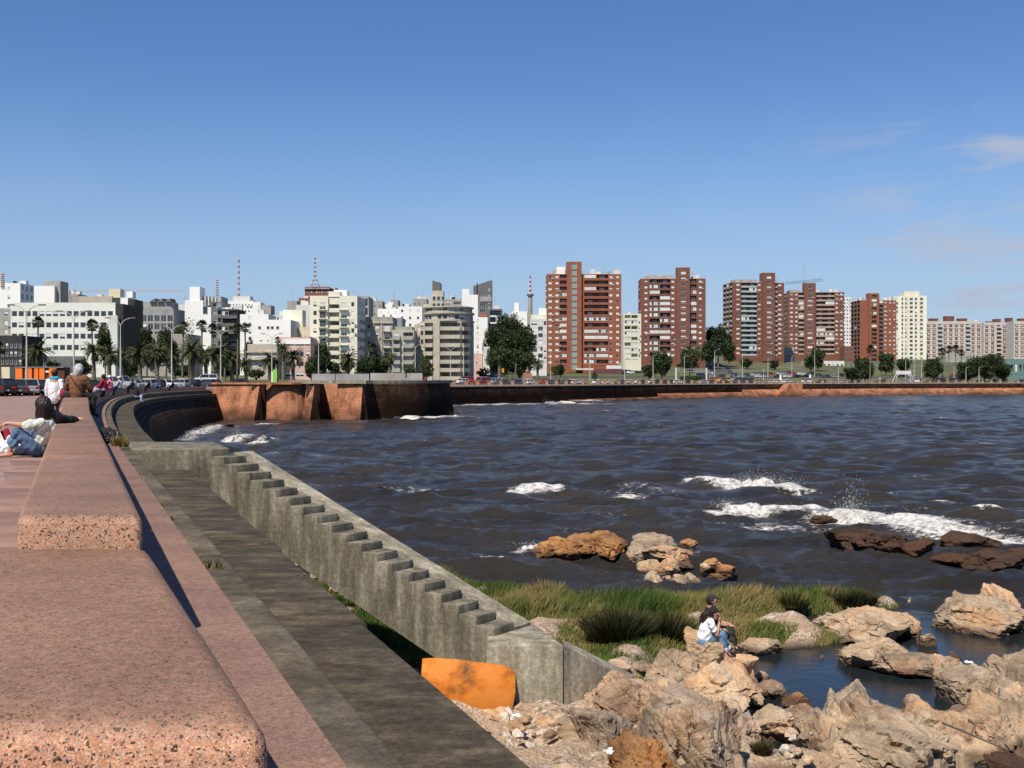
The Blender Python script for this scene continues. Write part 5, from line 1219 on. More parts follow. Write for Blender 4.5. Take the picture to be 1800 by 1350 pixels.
# rounded beige art deco block
b = Building('big beige art deco block with stacked balconies and a stepped crown', 738, 812, 668, 330, 0, 'apartment_building', 'building', None, 51); s = b.s; X = lambda px: (px - 775) * s; zz = lambda y: (668 - y) * s; nf = 7; zt = zz(566); fh = zt / nf
b.panel((X(738), 1.2), (X(762), 0.6), 0, zt, nf, [(0.02,0.25,'win'),(0.35,0.95,'log')], BEIGE, encl=0.1, loggia=1.8, baldep=0.5, bal=BEIGE, ww=(0.2,0.3,0.5))
b.m(BEIGE).box(X(762), X(773), -0.5, 1, 0, zt + 1)
b.panel((X(773), 0.0), (X(811), 0.0), 0, zt, nf, [(0.03,0.96,'log')], BEIGE, encl=0.08, loggia=2.6, baldep=0.7, bal=BEIGE)
b.panel((X(811), 0.0), (X(824), 3.5), 0, zt, nf, [(0.1,0.9,'log')], BEIGE, encl=0.1, loggia=1.8, baldep=0.5, bal=BEIGE)
b.panel((X(824), 3.5), (X(830), 14), 0, zt, nf, even(3,0.5,kd='log'), BEIGE, encl=0.2)
b.panel((X(738), 14), (X(738), 1.2), 0, zt, nf, [], BEIGE)
b.m(BEIGE).prism([(X(738), 1.2), (X(762), 0.6), (X(811), 0), (X(824), 3.5), (X(830), 14), (X(738), 14)], zt, zt + 0.25)
def arc(cx, cy, rx, ry, a0, a1, n): return [(cx + rx*math.cos(a0 + (a1-a0)*i/n), cy + ry*math.sin(a0 + (a1-a0)*i/n)) for i in range(n+1)]
ring = arc(X(786), 9, (830-742)*s*0.5, 9.3, R(190), R(355), 12)
for lev, (ya, yb) in enumerate(((566, 551), (551, 540))):
    sc_ = 1 - 0.03 * lev
    pts = [(X(786) + (x - X(786)) * sc_, 9 + (y - 9) * sc_) for x, y in ring]
    for i in range(len(pts) - 1):
        b.panel(pts[i], pts[i+1], zz(ya) + 0.25, zz(yb), 1, [(0.12,0.88,'rib')] if i % 3 else [(0.4,0.6,'win')], BEIGE, wh=(0.6,1.9), top=0.0)
    out = [(X(786) + (x - X(786)) * (sc_ + 0.07), 9 + (y - 9) * (sc_ + 0.07)) for x, y in ring]
    mb = MB(); mb.prism(out + [(X(826), 14), (X(744), 14)], zz(yb), zz(yb) + 0.35); mb.build('cornice', BEIGE, b.root)
    mb = MB(); mb.prism(out + [(X(826), 14), (X(744), 14)], zz(ya) + 0.2, zz(ya) + 0.55); mb.build('terrace_band', STONEGREY, b.root)
b.box(X(752), X(777), 5, 12, zz(540), zz(518), BEIGE, 'crown_block'); b.box(X(756), X(777), 6, 12, zz(518), zz(508), BEIGE, 'crown_top'); b.box(X(741), X(757), 6, 12, zz(540), zz(532), BEIGE, 'crown_block')
for i in range(3):
    for k in range(2): b.child('window', window_mesh(1.0, 1.2, 'dark'), Vector((X(761 + 8*i), 4.93, zz(538) + k*2.0 )), 0)
b.done()
b = Building('dark slanted roof tower rising behind the beige art deco crown', 760, 777, 560, 420, 0, 'apartment_building', 'building', None, 52); s = b.s; w = b.w; zz = lambda y: (560 - y) * s
b.m(DGREY).quadlist([(-w/2,0,0),(w/2,0,0),(w/2-0.5,0,zz(497)),(-w/2,0,zz(493)),(-w/2,6,0),(w/2,6,0),(w/2-0.5,6,zz(497)),(-w/2,6,zz(493))], [(0,1,2,3),(5,4,7,6),(1,5,6,2),(4,0,3,7),(3,2,6,7)]); b.done()
simple('flats with green glass top floor between the deco crown and the white wall', 779, 812, 528, 600, 440, 12, 6, [(0.05,0.42,'rib'),(0.55,0.95,'rib')], STONEGREY, 0, 53, clutter=4).done()
b = simple('low beige flats with bay balconies left of the art deco block', 690, 728, 583, 668, 325, 12, 6, [(0.07,0.3,'bal'),(0.5,0.95,'log')], BEIGE, 0, 54, clutter=0, right=even(2,0.2), encl=0.2, baldep=0.5, bal=STONEGREY, rail=False); b.box(-b.w/2+0.5, b.w/2-0.6, 1, 8, b.H, b.H+1.5, STONEGREY, 'roof_terrace'); b.done()
simple('narrow beige stairwell block joined to the art deco flats', 728, 741, 573, 668, 332, 10, 6, [(0.1,0.35,'log'),(0.55,0.85,'win')], BEIGE, 0, 55, clutter=0).done()
# --- middle left
b = simple('grey beige apartment block with small iron balconies beside the cream block', 630, 690, 560, 668, 335, 14, 7, [(0.02,0.20,'bal'),(0.26,0.36,'win'),(0.50,0.60,'win'),(0.76,0.92,'bal')], STONEGREY, 0, 61, clutter=0, rail=True, top=1.5, ww=(0.35,0.25,0.4))
for p in (0.225, 0.43, 0.66): b.box(-b.w/2 + b.w*p, -b.w/2 + b.w*(p+0.035), -0.25, 0, 0, b.H - 1.4, BEIGE, 'pilaster')
b.box(-b.w/2 - 0.2, b.w/2 + 0.2, -0.4, 0.5, b.H - 1.4, b.H - 1.0, BEIGE, 'cornice'); b.done()
simple('dark grey flat roofed block right behind the grey beige flats', 688, 707, 561, 620, 400, 12, 3, [], GREYR, 0, 62, clutter=0).done()
b = Building('large cream apartment block with recessed central balconies', 545, 628, 668, 320, R(0), 'apartment_building', 'building', None, 63); s = b.s; w = b.w; zz = lambda y: (668 - y) * s; X = lambda px: (px - 586.5) * s
nf = 9; Ht = zz(520)
b.panel((-w/2, 0), (X(577), 0), 0, Ht, nf, [(0.18,0.38,'win'),(0.53,0.87,'bal')], CREAM, rail=True, ww=(0.3,0.2,0.5), top=1.5)
b.panel((X(577), 0.5), (X(597), 0.5), 0, zz(512), nf, [(0.05,0.95,'log')], CREAM, encl=0.0, loggia=2.4, bal=CREAM, balh=1.0, top=3.4)
b.panel((X(597), 0), (w/2, 0), 0, Ht, nf, [(0.08,0.42,'bal'),(0.66,0.84,'win')], CREAM, rail=True, ww=(0.3,0.2,0.5), top=1.5)
b.panel((w/2, 0), (w/2 + 0.5, 14), 0, Ht, nf, even(3, 0.8, kd='rib'), WHITE2, top=1.0); b.panel((-w/2, 14), (-w/2, 0), 0, Ht, nf, [], CREAM)
b.m(CREAM).box(-w/2, w/2, 0.3, 14, Ht - 0.3, Ht); b.m(CREAM).box(X(577), X(597), 0.6, 9, Ht, zz(512)); b.box(X(583), X(606), 4, 10, Ht, zz(508), WHITE, 'roof_room'); b.box(X(585), X(588), 4, 6, zz(508), zz(504), BRICK, 'chimney'); b.m(CREAM).box(-w/2, w/2, 0.02, 14, -4, 0); b.railing(X(606), w/2, 0.3, Ht, 1.2); b.done()
b = Building('grey shuttered side wing behind the large cream block', 627, 648, 668, 345, 0, 'apartment_building', 'building', None, 64); b.block(-b.w/2, b.w/2, 0, 12, 0, (668-524)*b.s, 9, even(1, 0.9, kd='rib'), STONEGREY, ww=(1,0,0), wh=(0.3,2.6)); b.railing(-b.w/2, b.w/2, 0.2, (668-524)*b.s, 1.2); b.done()
# brick penthouse block with lattice mast
b = simple('brick block with a row of small windows under the red and white lattice mast', 536, 578, 506, 600, 520, 16, 9, even(9, 0.45), BRICK2, 0, 65, clutter=0, wh=(1.0,1.8), bal=BRICK2, top=0.8); b.box(-b.w/2-0.5, b.w/2+0.5, -0.6, 0, b.H-4.2, b.H-3.6, STONEGREY, 'cornice'); b.box(-b.w/2-0.5, b.w/2+0.5, -0.6, 0, b.H-0.6, b.H, STONEGREY, 'cornice'); b.done()
simple('small orange brick block left of the one with the lattice mast', 525, 545, 526, 600, 500, 10, 7, even(2,0.3), BRICK3, 0, 66, clutter=1).done()
def mast(px, ytop, ybase, d, wb, label, legs=True, z0=None):
    s = d / FPX; z = CAMZ + (HOR - ybase) * s; r = empty('radio_mast', (W(px, ybase, d).x, d, z)); tag(r, label, 'mast'); H = (ybase - ytop) * s; n = 14
    for k in range(n):
        a = k / n; c = (k + 1) / n
        def wd(t): return (wb * (1 - t/0.28) + 0.45 * t/0.28) if (legs and t < 0.28) else 0.45 * (1 - 0.5 * t) + 0.05
        mb = MB()
        for sx_, sy_ in ((-1,-1),(1,-1),(1,1),(-1,1)):
            mb.tube((sx_*wd(a), sy_*wd(a), a*H), (sx_*wd(c), sy_*wd(c), c*H), 0.11, n=4)
            nx_, ny_ = (-sy_, sx_); mb.tube((sx_*wd(a), sy_*wd(a), a*H), (nx_*wd(c), ny_*wd(c), c*H), 0.07, n=4)
        mb.build('mast_section', REDP if k % 2 == 0 else WHITEP, r)
    mb = MB(); mb.tube((0,0,H), (0,0,H*1.05), 0.06, n=4); mb.build('spike', STEEL, r)
mast(554, 449, 503, 520, 1.7, 'red and white lattice radio mast standing on the brick roof block')
mast(420, 452, 521, 640, 0.5, 'slim red and white radio mast above the white hotel roof', False)
mast(382, 490, 520, 560, 0.15, 'thin grey aerial mast over the white stepped building', False)
mast(5, 480, 505, 420, 0.3, 'thin mast at the left edge above the white roofs', False)
# --- left middle
b = simple('plain white building with four tiny windows in the middle of the left skyline', 449, 511, 565, 668, 340, 14, 8, [(0.12,0.20,'win'),(0.34,0.39,'win')], WHITE, 0, 71, clutter=0, right=[(0.4,0.6,'win')], wh=(1.0,1.9), ww=(0,0,1), top=5.5)
for q_ in (0.12, 0.36, 0.48, 0.63): b.child('window', window_mesh(0.9, 0.9, 'dark'), Vector((-b.w/2 + b.w*q_, -0.05, b.H - 2.3)), 0)
b.done()
simple('low white building with a roof terrace behind the plain white one', 422, 472, 555, 640, 380, 12, 7, [(0.3,0.4,'win')], WHITE, 0, 72, clutter=4).done()
b = simple('pale yellow building with one slanting roof edge between white walls', 511, 546, 578, 668, 350, 12, 7, [(0.2,0.35,'win'),(0.7,0.8,'win')], CREAM2, 0, 73, clutter=0); b.box(-b.w/2-3, 0, 3, 9, b.H, b.H + 6, CREAM, 'roof_room'); b.done()
b = simple('faded pink flats with wide windows behind the palms', 488, 546, 596, 668, 310, 12, 4, [(0.02,0.13,'win'),(0.24,0.48,'rib'),(0.55,0.8,'rib'),(0.86,0.97,'rib')], PINKR, 0, 74, clutter=0); b.box(-b.w/2 + 1.6, -b.w/2 + 2.0, -0.3, 0, 0, b.H, WHITE, 'pilaster'); b.box(-b.w/2+1.7, b.w/2, -0.2, 0, b.H-1.4, b.H, WHITE, 'parapet_band'); b.done()
b = simple('old beige two storey house with cornice behind the double palms', 435, 487, 608, 668, 305, 12, 3, [(0.12,0.24,'win'),(0.38,0.5,'win'),(0.66,0.78,'win')], BEIGE, 0, 75, clutter=0, top=1.6, ww=(0.8,0.1,0.1)); b.box(-b.w/2-0.3, b.w/2+0.3, -0.5, 0, b.H-1.8, b.H-1.4, BEIGE, 'cornice'); b.box(-b.w/2, b.w/2, -0.9, 0, 5.4, 5.7, BEIGE, 'balcony'); b.done()
b = simple('white hotel like block with rows of small windows beneath the slim mast', 397, 446, 531, 620, 520, 14, 8, even(9, 0.4), WHITE, 0, 76, clutter=2, wh=(1.2,2.0), ww=(0.0,0.1,0.9)); b.box(-3.4, 4.5, 1, 8, b.H, b.H + 2.8, WHITE2, 'roof_room'); b.box(1.5, 2.0, 0.5, 1, b.H, b.H+0.4, GREYR, 'cornice'); b.done()
b = simple('white slab tower with a rusty stain beside a grey concrete box', 444, 458, 533, 600, 470, 8, 1, [], WHITE, 0, 77, clutter=0); b.box(b.w/2, b.w/2 + 4.2, 0.5, 8, 4, b.H - 0.8, STONEGREY, 'annexe'); b.done()
b = simple('grey concrete box with weathered walls left of the brick blocks', 505, 522, 531, 600, 480, 8, 3, [], STONEGREY, 0, 78, clutter=1); b.done()
simple('pale grey blank gable left of the cream block', 520, 546, 538, 620, 440, 9, 3, [], WHITE2, 0, 79, clutter=2).done()
# stepped white building
b = Building('tall white stepped building with blank wall and roof tower', 325, 372, 668, 380, 0, 'apartment_building', 'building', None, 81); s = b.s; X = lambda px: (px - 348.5) * s; zz = lambda y: (668 - y) * s
b.block(X(325), X(371), 0, 14, 0, zz(540), 1, [], WHITE, par=0); b.m(WHITE).box(X(325), X(357), 0, 13.9, zz(540), zz(528)); b.box(X(333), X(351), 0.3, 7, zz(528), zz(504), WHITE, 'roof_tower'); b.child('window', window_mesh(1.6, 2.6, 'dark'), Vector((X(361), -0.05, zz(552))), 0)
b.panel((X(371), 0), (X(387), 3), 0, zz(530), 10, [(0.15,0.5,'win'),(0.6,0.9,'log')], STONEGREY); b.m(STONEGREY).box(X(371), X(387), 3.0, 14, zz(530)-1, zz(530))
for i in range(5): b.box(X(357 + 6*i), X(358 + 6*i), 2 + 0.3*i, 10, zz(536), zz(518 + i*1.0), WHITE, 'terrace_fin')
b.box(X(357), X(385), 3.4, 12, zz(536), zz(520), GREYR, 'terrace_block'); b.done()
b = simple('charcoal modern flats with dark glass balconies behind the palms', 387, 418, 546, 668, 400, 12, 9, [(0.05,0.95,'log')], NEARBLACK, 0, 82, clutter=3, bal=DGREY, encl=0.15); b.done()
b = simple('grey office block with big pale windows and sloping roof lights', 236, 305, 545, 668, 390, 14, 8, even(6, 0.8, kd='rib'), GREYR, 0, 83, clutter=0, wh=(0.4,2.5), right=[], top=1.5)
b.box(-b.w/2 + 2.4, b.w/2 - 1.2, 2, 10, b.H, b.H + 2.9, STONEGREY, 'upper_floor')
for i in range(4):
    x = -b.w/2 + (0.5 if i == 0 else 2.2 + 2.6 * i); z = b.H + (0 if i == 0 else 2.9); mb = MB(); mb.quadlist([(x,1,z),(x+2.4,1,z),(x+2.0,1,z+1.2),(x,7,z),(x+2.4,7,z),(x+2.0,7,z+1.2)], [(0,1,2),(5,4,3),(1,4,5,2),(0,2,5,3)]); mb.build('roof_light', DGREY, b.root)
b.done()
simple('pale blank wall between the grey office and the white stepped building', 314, 330, 538, 640, 420, 8, 5, [(0.3,0.5,'win')], WHITE2, 0, 84, clutter=2).done()
b = simple('white slab wall with a maroon edge and a right side coloured dark as shade behind the long office', 212, 225, 526, 640, 360, 10, 1, [], WHITE, 0, 85, clutter=0); b.box(b.w/2, b.w/2 + 1.9, 0.2, 9, 0, b.H, NEARBLACK, 'side_wall'); b.box(-b.w/2 - 0.5, -b.w/2, -0.5, 4, 0, b.H - 9, mat('maroon_edge', (0.12, 0.02, 0.03), 2, 0.8), 'side_edge'); b.done()  # charcoal side box paints the shade of the right face
b = Building('long pale office block with four bands of windows behind the palms', 19, 203, 626, 300, R(0), 'office_building', 'building', None, 86); s = b.s; w = b.w; zz = lambda y: (626 - y) * s
b.block(-w/2, w/2, 0, 16, 0, zz(534), 4, [(0.01 + 0.0655*i, 0.062 + 0.0655*i, 'rib') for i in range(15)], mat('pale_green_render', [(0.60,0.61,0.55),(0.72,0.72,0.66)], 0.3, 0.9), top=1.7, bottom=0.2, wh=(1.35,2.75), right=[], sidemt=NEARBLACK, par=0.3) if False else b.block(-w/2, w/2, 0, 16, 0, zz(534), 4, [(0.01 + 0.0655*i, 0.062 + 0.0655*i, 'rib') for i in range(15)], mat('pale_green_render', [(0.60,0.61,0.55),(0.72,0.72,0.66)], 0.3, 0.9), top=1.7, bottom=0.2, wh=(1.35,2.75), par=0.3)
b.box(w/2 + 0.01, w/2 + 2.0, 0.3, 14, 0, zz(534), NEARBLACK, 'side_wall'); b.box(w/2 - 1.5, w/2 + 1.0, -1.4, -0.05, 0, zz(555), WHITE2, 'stair_wing'); b.box(-w/2 + 2, w/2 - 8, -0.6, 0.0, -3.6, -0.02, DGREY, 'ground_floor')
b.done()
simple('low grey portico building right of the long office', 205, 330, 590, 650, 330, 14, 2, [(0.3,0.55,'rib'),(0.6,0.95,'rib')], STONEGREY, 0, 87, clutter=0, top=2.5).done()
b = simple('dark building with a grid of white window bars at the left edge', -30, 39, 594, 645, 230, 10, 3, even(9, 0.6, kd='rib'), NEARBLACK, 0, 88, clutter=0, wh=(0.5,1.8), top=0.9, ww=(0,1,0)); b.done()
simple('plain beige boundary building at the left edge behind the parked cars', -40, 17, 646, 668, 215, 6, 1, [], CREAM2, 0, 89, clutter=0, par=0.1).done()
simple('white blank block on the far left skyline', -20, 36, 500, 620, 420, 12, 8, [(0.6,0.68,'win')], WHITE, 0, 91, clutter=3, right=even(3, 0.5, kd='log')).done()
b = simple('white block stepping up to a grey top left of the long office', 41, 96, 505, 620, 440, 12, 8, [(0.25,0.3,'win')], WHITE, 0, 92, clutter=1); b.box(b.w/2 - 4.5, b.w/2 + 1.5, 2, 10, b.H - 8, b.H + 2.6, STONEGREY, 'roof_room'); b.done()
simple('grey roof structures with a yellow crane arm behind the long office', 104, 138, 519, 600, 470, 10, 6, [(0.2,0.4,'rib')], STONEGREY, 0, 93, clutter=4).done()
b = simple('beige concrete building with box tanks above the long office', 138, 197, 523, 600, 460, 12, 6, [], BEIGE, 0, 94, clutter=1); b.box(5.2, 9.8, 1, 6, b.H, b.H + 3.6, CREAM2, 'roof_room'); b.box(12, 14.5, 2, 6, b.H, b.H + 2.6, WHITE, 'roof_room'); b.done()
simple('greyish block at the left edge in front of the white skyline', -20, 20, 545, 640, 330, 10, 6, [(0.3,0.5,'win'),(0.7,0.85,'win')], STONEGREY, 0, 95, clutter=0).done()
# far white cluster behind the cream block
rr_ = random.Random(5)
for i, (a, c, yt, d_, m_, lab) in enumerate([(646,672,531,470,STONEGREY,'weathered grey concrete building right of the cream block'),(664,702,545,440,WHITE,'white house with a curved gable in the far white cluster'),(672,690,537,520,WHITE,'small white cube building in the far white cluster'),(687,700,529,540,STONEGREY,'little grey roof tower in the far white cluster'),
        (700,742,541,430,WHITE,'white stepped house right of the curved gable'),(726,750,527,460,STONEGREY,'grey concrete slab building left of the deco crown'),(736,748,531,500,WHITE,'narrow white wall behind the grey slab building'),(472,505,556,450,WHITE2,'flat white house row left of the grey concrete box'),(895,910,553,700,WHITE2,'small pale block over the park trees')]):
    simple(lab, a, c, yt, 640, d_, 10, 8, even(3, 0.28), m_, 0, 100 + i, clutter=3, wh=(0.9,2.0), ww=(0.2,0.2,0.6)).done()
# crane between the third and fourth tower
cr_ = empty('tower_crane', (W(1413, 600, 800).x, 800, 16)); tag(cr_, 'construction crane whose long jib shows above the brown brick tower', 'crane'); s8 = 0.4
mb = MB(); z8 = lambda y: CAMZ + (HOR - y) * s8 - 16
for sx_ in (-0.8, 0.8):
    for sy_ in (-0.8, 0.8): mb.tube((sx_, sy_, 0), (sx_, sy_, z8(497)), 0.12, n=4)
for k in range(26): mb.tube((-0.8, -0.8, k*2.7), (0.8, -0.8, (k+1)*2.7), 0.08, n=4)
mb.build('crane_mast', DGREY, cr_); mb = MB()
xa, xb = (1380-1413)*s8, (1446-1413)*s8; za, zb_ = z8(500), z8(494)
for k in range(24):
    t0, t1_ = k/24, (k+1)/24; P = lambda t, up: (xa + (xb-xa)*t, 0, za + (zb_-za)*t + up)
    mb.tube(P(t0, 0), P(t1_, 0), 0.1, n=4); mb.tube(P(t0, 1.5), P(t1_, 1.5), 0.1, n=4); mb.tube(P(t0, 0), P(t1_, 1.5), 0.07, n=4)
mb.build('crane_jib', DARKM, cr_)
cr2 = empty('tower_crane', (W(130, 600, 560).x, 560, 10)); tag(cr2, 'faint yellow crane arm above the roofs behind the long office', 'crane')
YEL = mat('crane_yellow', [(0.5,0.3,0.08),(0.6,0.38,0.12)], 2, 0.7); s9 = 0.28; mb = MB(); mb.tube((0,0,0), (0,0,(HOR-508)*s9-4), 0.25, n=4); mb.build('crane_mast', YEL, cr2); mb = MB()
for k in range(16): x = -10 + k*4; z = (HOR-512)*s9 - 4; mb.tube((x,0,z), (x+4,0,z), 0.1, n=4); mb.tube((x,0,z), (x+2,0,z+1), 0.07, n=4); mb.tube((x+2,0,z+1), (x+4,0,z), 0.07, n=4)
mb.build('crane_jib', YEL, cr2)
# orange container kiosk
ks = empty('container_kiosk', (W(70, 667, 205).x, 205, CAMZ + (HOR - 668) * 205 / FPX)); tag(ks, 'long orange container kiosk with dark openings behind the parked cars', 'kiosk'); s = 205 / FPX; X = lambda px: (px - 70) * s; hk = 22 * s
mb = MB(); mb.box(X(27), X(112), 0.3, 3, 0, hk); mb.build('body', mat('dark_brown_opening', (0.10, 0.045, 0.03), 2, 0.8), ks)
for a, c in ((27, 39), (44, 56), (60, 67), (69, 78), (86, 99)): mb = MB(); mb.box(X(a), X(c), 0, 0.29, 0.02, hk - 0.15); mb.build('wall_panel', ORANGE, ks)
mb = MB(); mb.box(X(26), X(112), -0.05, 3.1, hk, hk + 0.12); mb.build('roof', STEEL, ks); mb = MB(); mb.box(X(80), X(86), -0.02, 0.28, hk*0.6, hk*0.75); mb.build('sign', WHITE, ks)
# ------------------------------------------------------------ trees
BARK = mat('tree_bark', [(0.09,0.07,0.05),(0.16,0.13,0.10)], 3, 0.95, bump=0.4, bscale=12)
PBARK = mat('palm_bark', [(0.12,0.095,0.07),(0.20,0.165,0.125)], 4, 0.95, bump=0.4, bscale=14)
def leafmat(name, a, b, c, sc=0.35):
    m, t, p, co = base(name); geo = N(t, 'ShaderNodeNewGeometry')
    col = ramp(t, noise_n(t, geo.outputs['Position'], sc, 4), [(0.35, a), (0.5, b), (0.68, c)])
    col = mixn(t, 1.0, col, ramp(t, geo.outputs['Random Per Island'], [(0, (0.6,0.6,0.6)), (1, (1.3,1.3,1.25))]), 'MULTIPLY')
    t.links.new(col, p.inputs['Base Color']); p.inputs['Roughness'].default_value = 0.75; p.inputs['Specular IOR Level'].default_value = 0.2; return m
LEAF = leafmat('dark_leaves', (0.018,0.032,0.012), (0.032,0.052,0.018), (0.055,0.078,0.025))
LEAF2 = leafmat('olive_leaves', (0.035,0.05,0.018), (0.06,0.078,0.027), (0.10,0.11,0.04))
PALML = leafmat('palm_fronds', (0.025,0.034,0.012), (0.045,0.055,0.020), (0.09,0.085,0.035), 0.8)
DEADL = leafmat('dead_fronds', (0.12,0.085,0.045), (0.17,0.125,0.07), (0.22,0.165,0.095), 0.8)
def crown_mesh(seed, lobes, n, size, mt):
    """many leaf clumps through the volume of a few lobes; lobes: (x,y,z,rx,ry,rz)"""
    rs = np.random.RandomState(seed); L = np.array(lobes); vol = (L[:,3]*L[:,4]*L[:,5]); k = rs.choice(len(L), n, p=vol/vol.sum())
    d = rs.normal(size=(n,3)); d /= np.linalg.norm(d,axis=1)[:,None]; r = rs.uniform(0.35, 1.0, n)**0.45
    sub = 1 + 0.16*np.sin(d[:,0]*7+k*3)+0.14*np.sin(d[:,2]*9+d[:,1]*6+k)
    c = L[k,:3] + d*L[k,3:]*(r*sub)[:,None]
    a = rs.normal(size=(n,3)); a /= np.linalg.norm(a,axis=1)[:,None]; b = np.cross(a, rs.normal(size=(n,3))); b /= np.linalg.norm(b,axis=1)[:,None]
    s = size*rs.uniform(0.5,1.3,n)[:,None]
    V = np.stack([c-a*s-b*s*0.25, c+b*s*0.7-a*s*0.1, c+a*s+b*s*0.1, c-b*s*0.6+a*s*0.2], 1).reshape(-1,3)
    F = (np.arange(n)*4)[:,None]+[0,1,2,3]
    me = bpy.data.meshes.new('crown'); o = from_np('crown', V, F, mt); me = o.data; bpy.data.objects.remove(o); return me
CROWNS = {}
def broad(px, ytop, d, wpx, label, seed, mt=LEAF, dens=1.0, trunk=0.25, ybase=None, lob=7, name='tree'):
    s = d/FPX; x = (px-900)*s; z0 = hland(x, d) if ybase is None else CAMZ+(HOR-ybase)*s; H = CAMZ+(HOR-ytop)*s - z0; Wd = wpx*s/2
    r = empty(name, (x, d, z0)); tag(r, label, 'tree'); rs = random.Random(seed)
    zc_ = H*(trunk+1)/2; rz = H*(1-trunk)/2
    lobes = [(0,0,zc_,Wd*0.72,Wd*0.7,rz*0.85)]
    for i in range(lob):
        a = rs.uniform(0,6.28); q = rs.uniform(0.45,0.75); lobes.append((Wd*q*math.cos(a), Wd*q*math.sin(a)*0.8, zc_+rz*rs.uniform(-0.55,0.62), Wd*rs.uniform(0.3,0.48), Wd*rs.uniform(0.3,0.48), rz*rs.uniform(0.3,0.46)))
    size = max(0.22, 1.6*s) 
    n = int(min(16000, dens*8*(Wd*rz)/(size*size)*8/3))
    mesh_obj('crown', crown_mesh(seed, lobes, n, size, mt), r)
    mb = MB(); mb.tube((0,0,-0.3), (0.1,0,H*trunk*1.4), 0.05*Wd+0.12, 0.03*Wd+0.08, 8)
    for i in range(5): l = lobes[1+i%lob]; mb.tube((0.1,0,H*trunk*1.2), (l[0]*0.9,l[1]*0.9,l[2]), 0.03*Wd+0.06, 0.03, 6)
    mb.build('trunk', BARK, r); return r
def frond(mb_v, mb_f, base_, yaw, pitch, L, wd, droop, n=7, m=0):
    """one arched frond with drooping leaflets either side"""
    u = Vector((math.cos(yaw), math.sin(yaw), 0)); sd = Vector((-u.y, u.x, 0)); pts = []; p = Vector(base_); el = pitch
    for i in range(n+1): pts.append(p.copy()); p = p + (u*math.cos(el)+Vector((0,0,math.sin(el))))*(L/n); el -= droop/n
    for i in range(n):
        t0 = i/n; w0 = wd*math.sin(math.pi*min(0.12+0.8*t0,1)); 
        for sg in (-1, 1):
            b = len(mb_v); q0 = pts[i]; q1 = pts[i+1]; o0 = sd*sg*w0 + Vector((0,0,-w0*0.55)) + (q1-q0)*0.6
            mb_v += [tuple(q0), tuple(q0*0.35+q1*0.65), tuple(q0+o0)]; mb_f.append((b, b+1, b+2)); mb_v += [tuple(q0*0.5+q1*0.5), tuple(q1), tuple(q0*0.5+q1*0.5+o0*0.95)]; mb_f.append((b+3, b+4, b+5))
def date_crown(seed, R_, n=70):
    rs = random.Random(seed); v = []; f = []
    for i in range(n): frond(v, f, (0,0,0), rs.uniform(0,6.28), R(rs.uniform(-35,80)), R_*rs.uniform(0.85,1.12), R_*0.13, R(rs.uniform(55,110)))
    me = bpy.data.meshes.new('crown'); me.from_pydata(v, [], f); me.materials.append(PALML); return me
def fan_crown(seed, R_, n=42):
    rs = random.Random(seed); v = []; f = []
    for i in range(n):
        yaw = rs.uniform(0,6.28); el = R(rs.uniform(-55,85)); u = Vector((math.cos(yaw)*math.cos(el), math.sin(yaw)*math.cos(el), math.sin(el))); sd = Vector((-math.sin(yaw), math.cos(yaw), 0)); up = u.cross(sd); c = u*R_*0.55
        for k in range(7):
            a = R(-75+25*k); w = (u*math.cos(a)+sd*math.sin(a))*R_*0.5 + Vector((0,0,-0.12*R_*abs(math.sin(a)))); b = len(v); n_ = sd*math.cos(a)-u*math.sin(a)
            v += [tuple(c), tuple(c+w*0.6+n_*R_*0.07), tuple(c+w), tuple(c+w*0.6-n_*R_*0.07)]; f.append((b,b+1,b+2,b+3))
        b = len(v); v += [(0,0,0.05), tuple(c), (0.03,0.03,-0.05)]; f.append((b,b+1,b+2))
    me = bpy.data.meshes.new('crown'); me.from_pydata(v, [], f); me.materials.append(PALML); return me
DC = [date_crown(i, 1.0) for i in range(4)]; FC = [fan_crown(i, 1.0) for i in range(3)]
vsk = []; fsk = []; rs_ = random.Random(3)
for i in range(40): frond(vsk, fsk, (0,0,0), rs_.uniform(0,6.28), R(rs_.uniform(-80,-50)), rs_.uniform(0.6,1.0), 0.10, R(25))
SKIRT = bpy.data.meshes.new('dead_skirt'); SKIRT.from_pydata(vsk, [], fsk); SKIRT.materials.append(DEADL)
def palm(px, yc, d, rpx, label, kind, seed=0, lean=0.0):
    """yc: row of the crown's centre, rpx: crown radius in photo pixels"""
    s = d/FPX; x = (px-900)*s; z0 = hland(x, d); H = CAMZ+(HOR-yc)*s - z0; Rr = rpx*s
    r = empty('palm_tree', (x, d, z0)); tag(r, label, 'palm tree')
    o = bpy.data.objects.new('crown', (DC[seed%4] if kind == 'date' else FC[seed%3])); link(o, r); o.location = (0,0,H); o.scale = (Rr,Rr,Rr); o.rotation_euler = (0,0,seed*1.3)
    tr = (0.42 if kind == 'date' else 0.2); mb = MB(); k = 8
    for i in range(k): a, c = i/k, (i+1)/k; mb.tube((lean*(1-a)**2,0,a*H-0.2*(i==0)), (lean*(1-c)**2,0,c*H), tr*(1.25-0.3*a), tr*(1.12-0.3*c), 8)
    mb.build('trunk', PBARK, r)
    o = bpy.data.objects.new('dead_skirt', SKIRT); link(o, r); o.location = (0,0,H-0.1*Rr); o.scale = (Rr*0.62,)*3
    return r
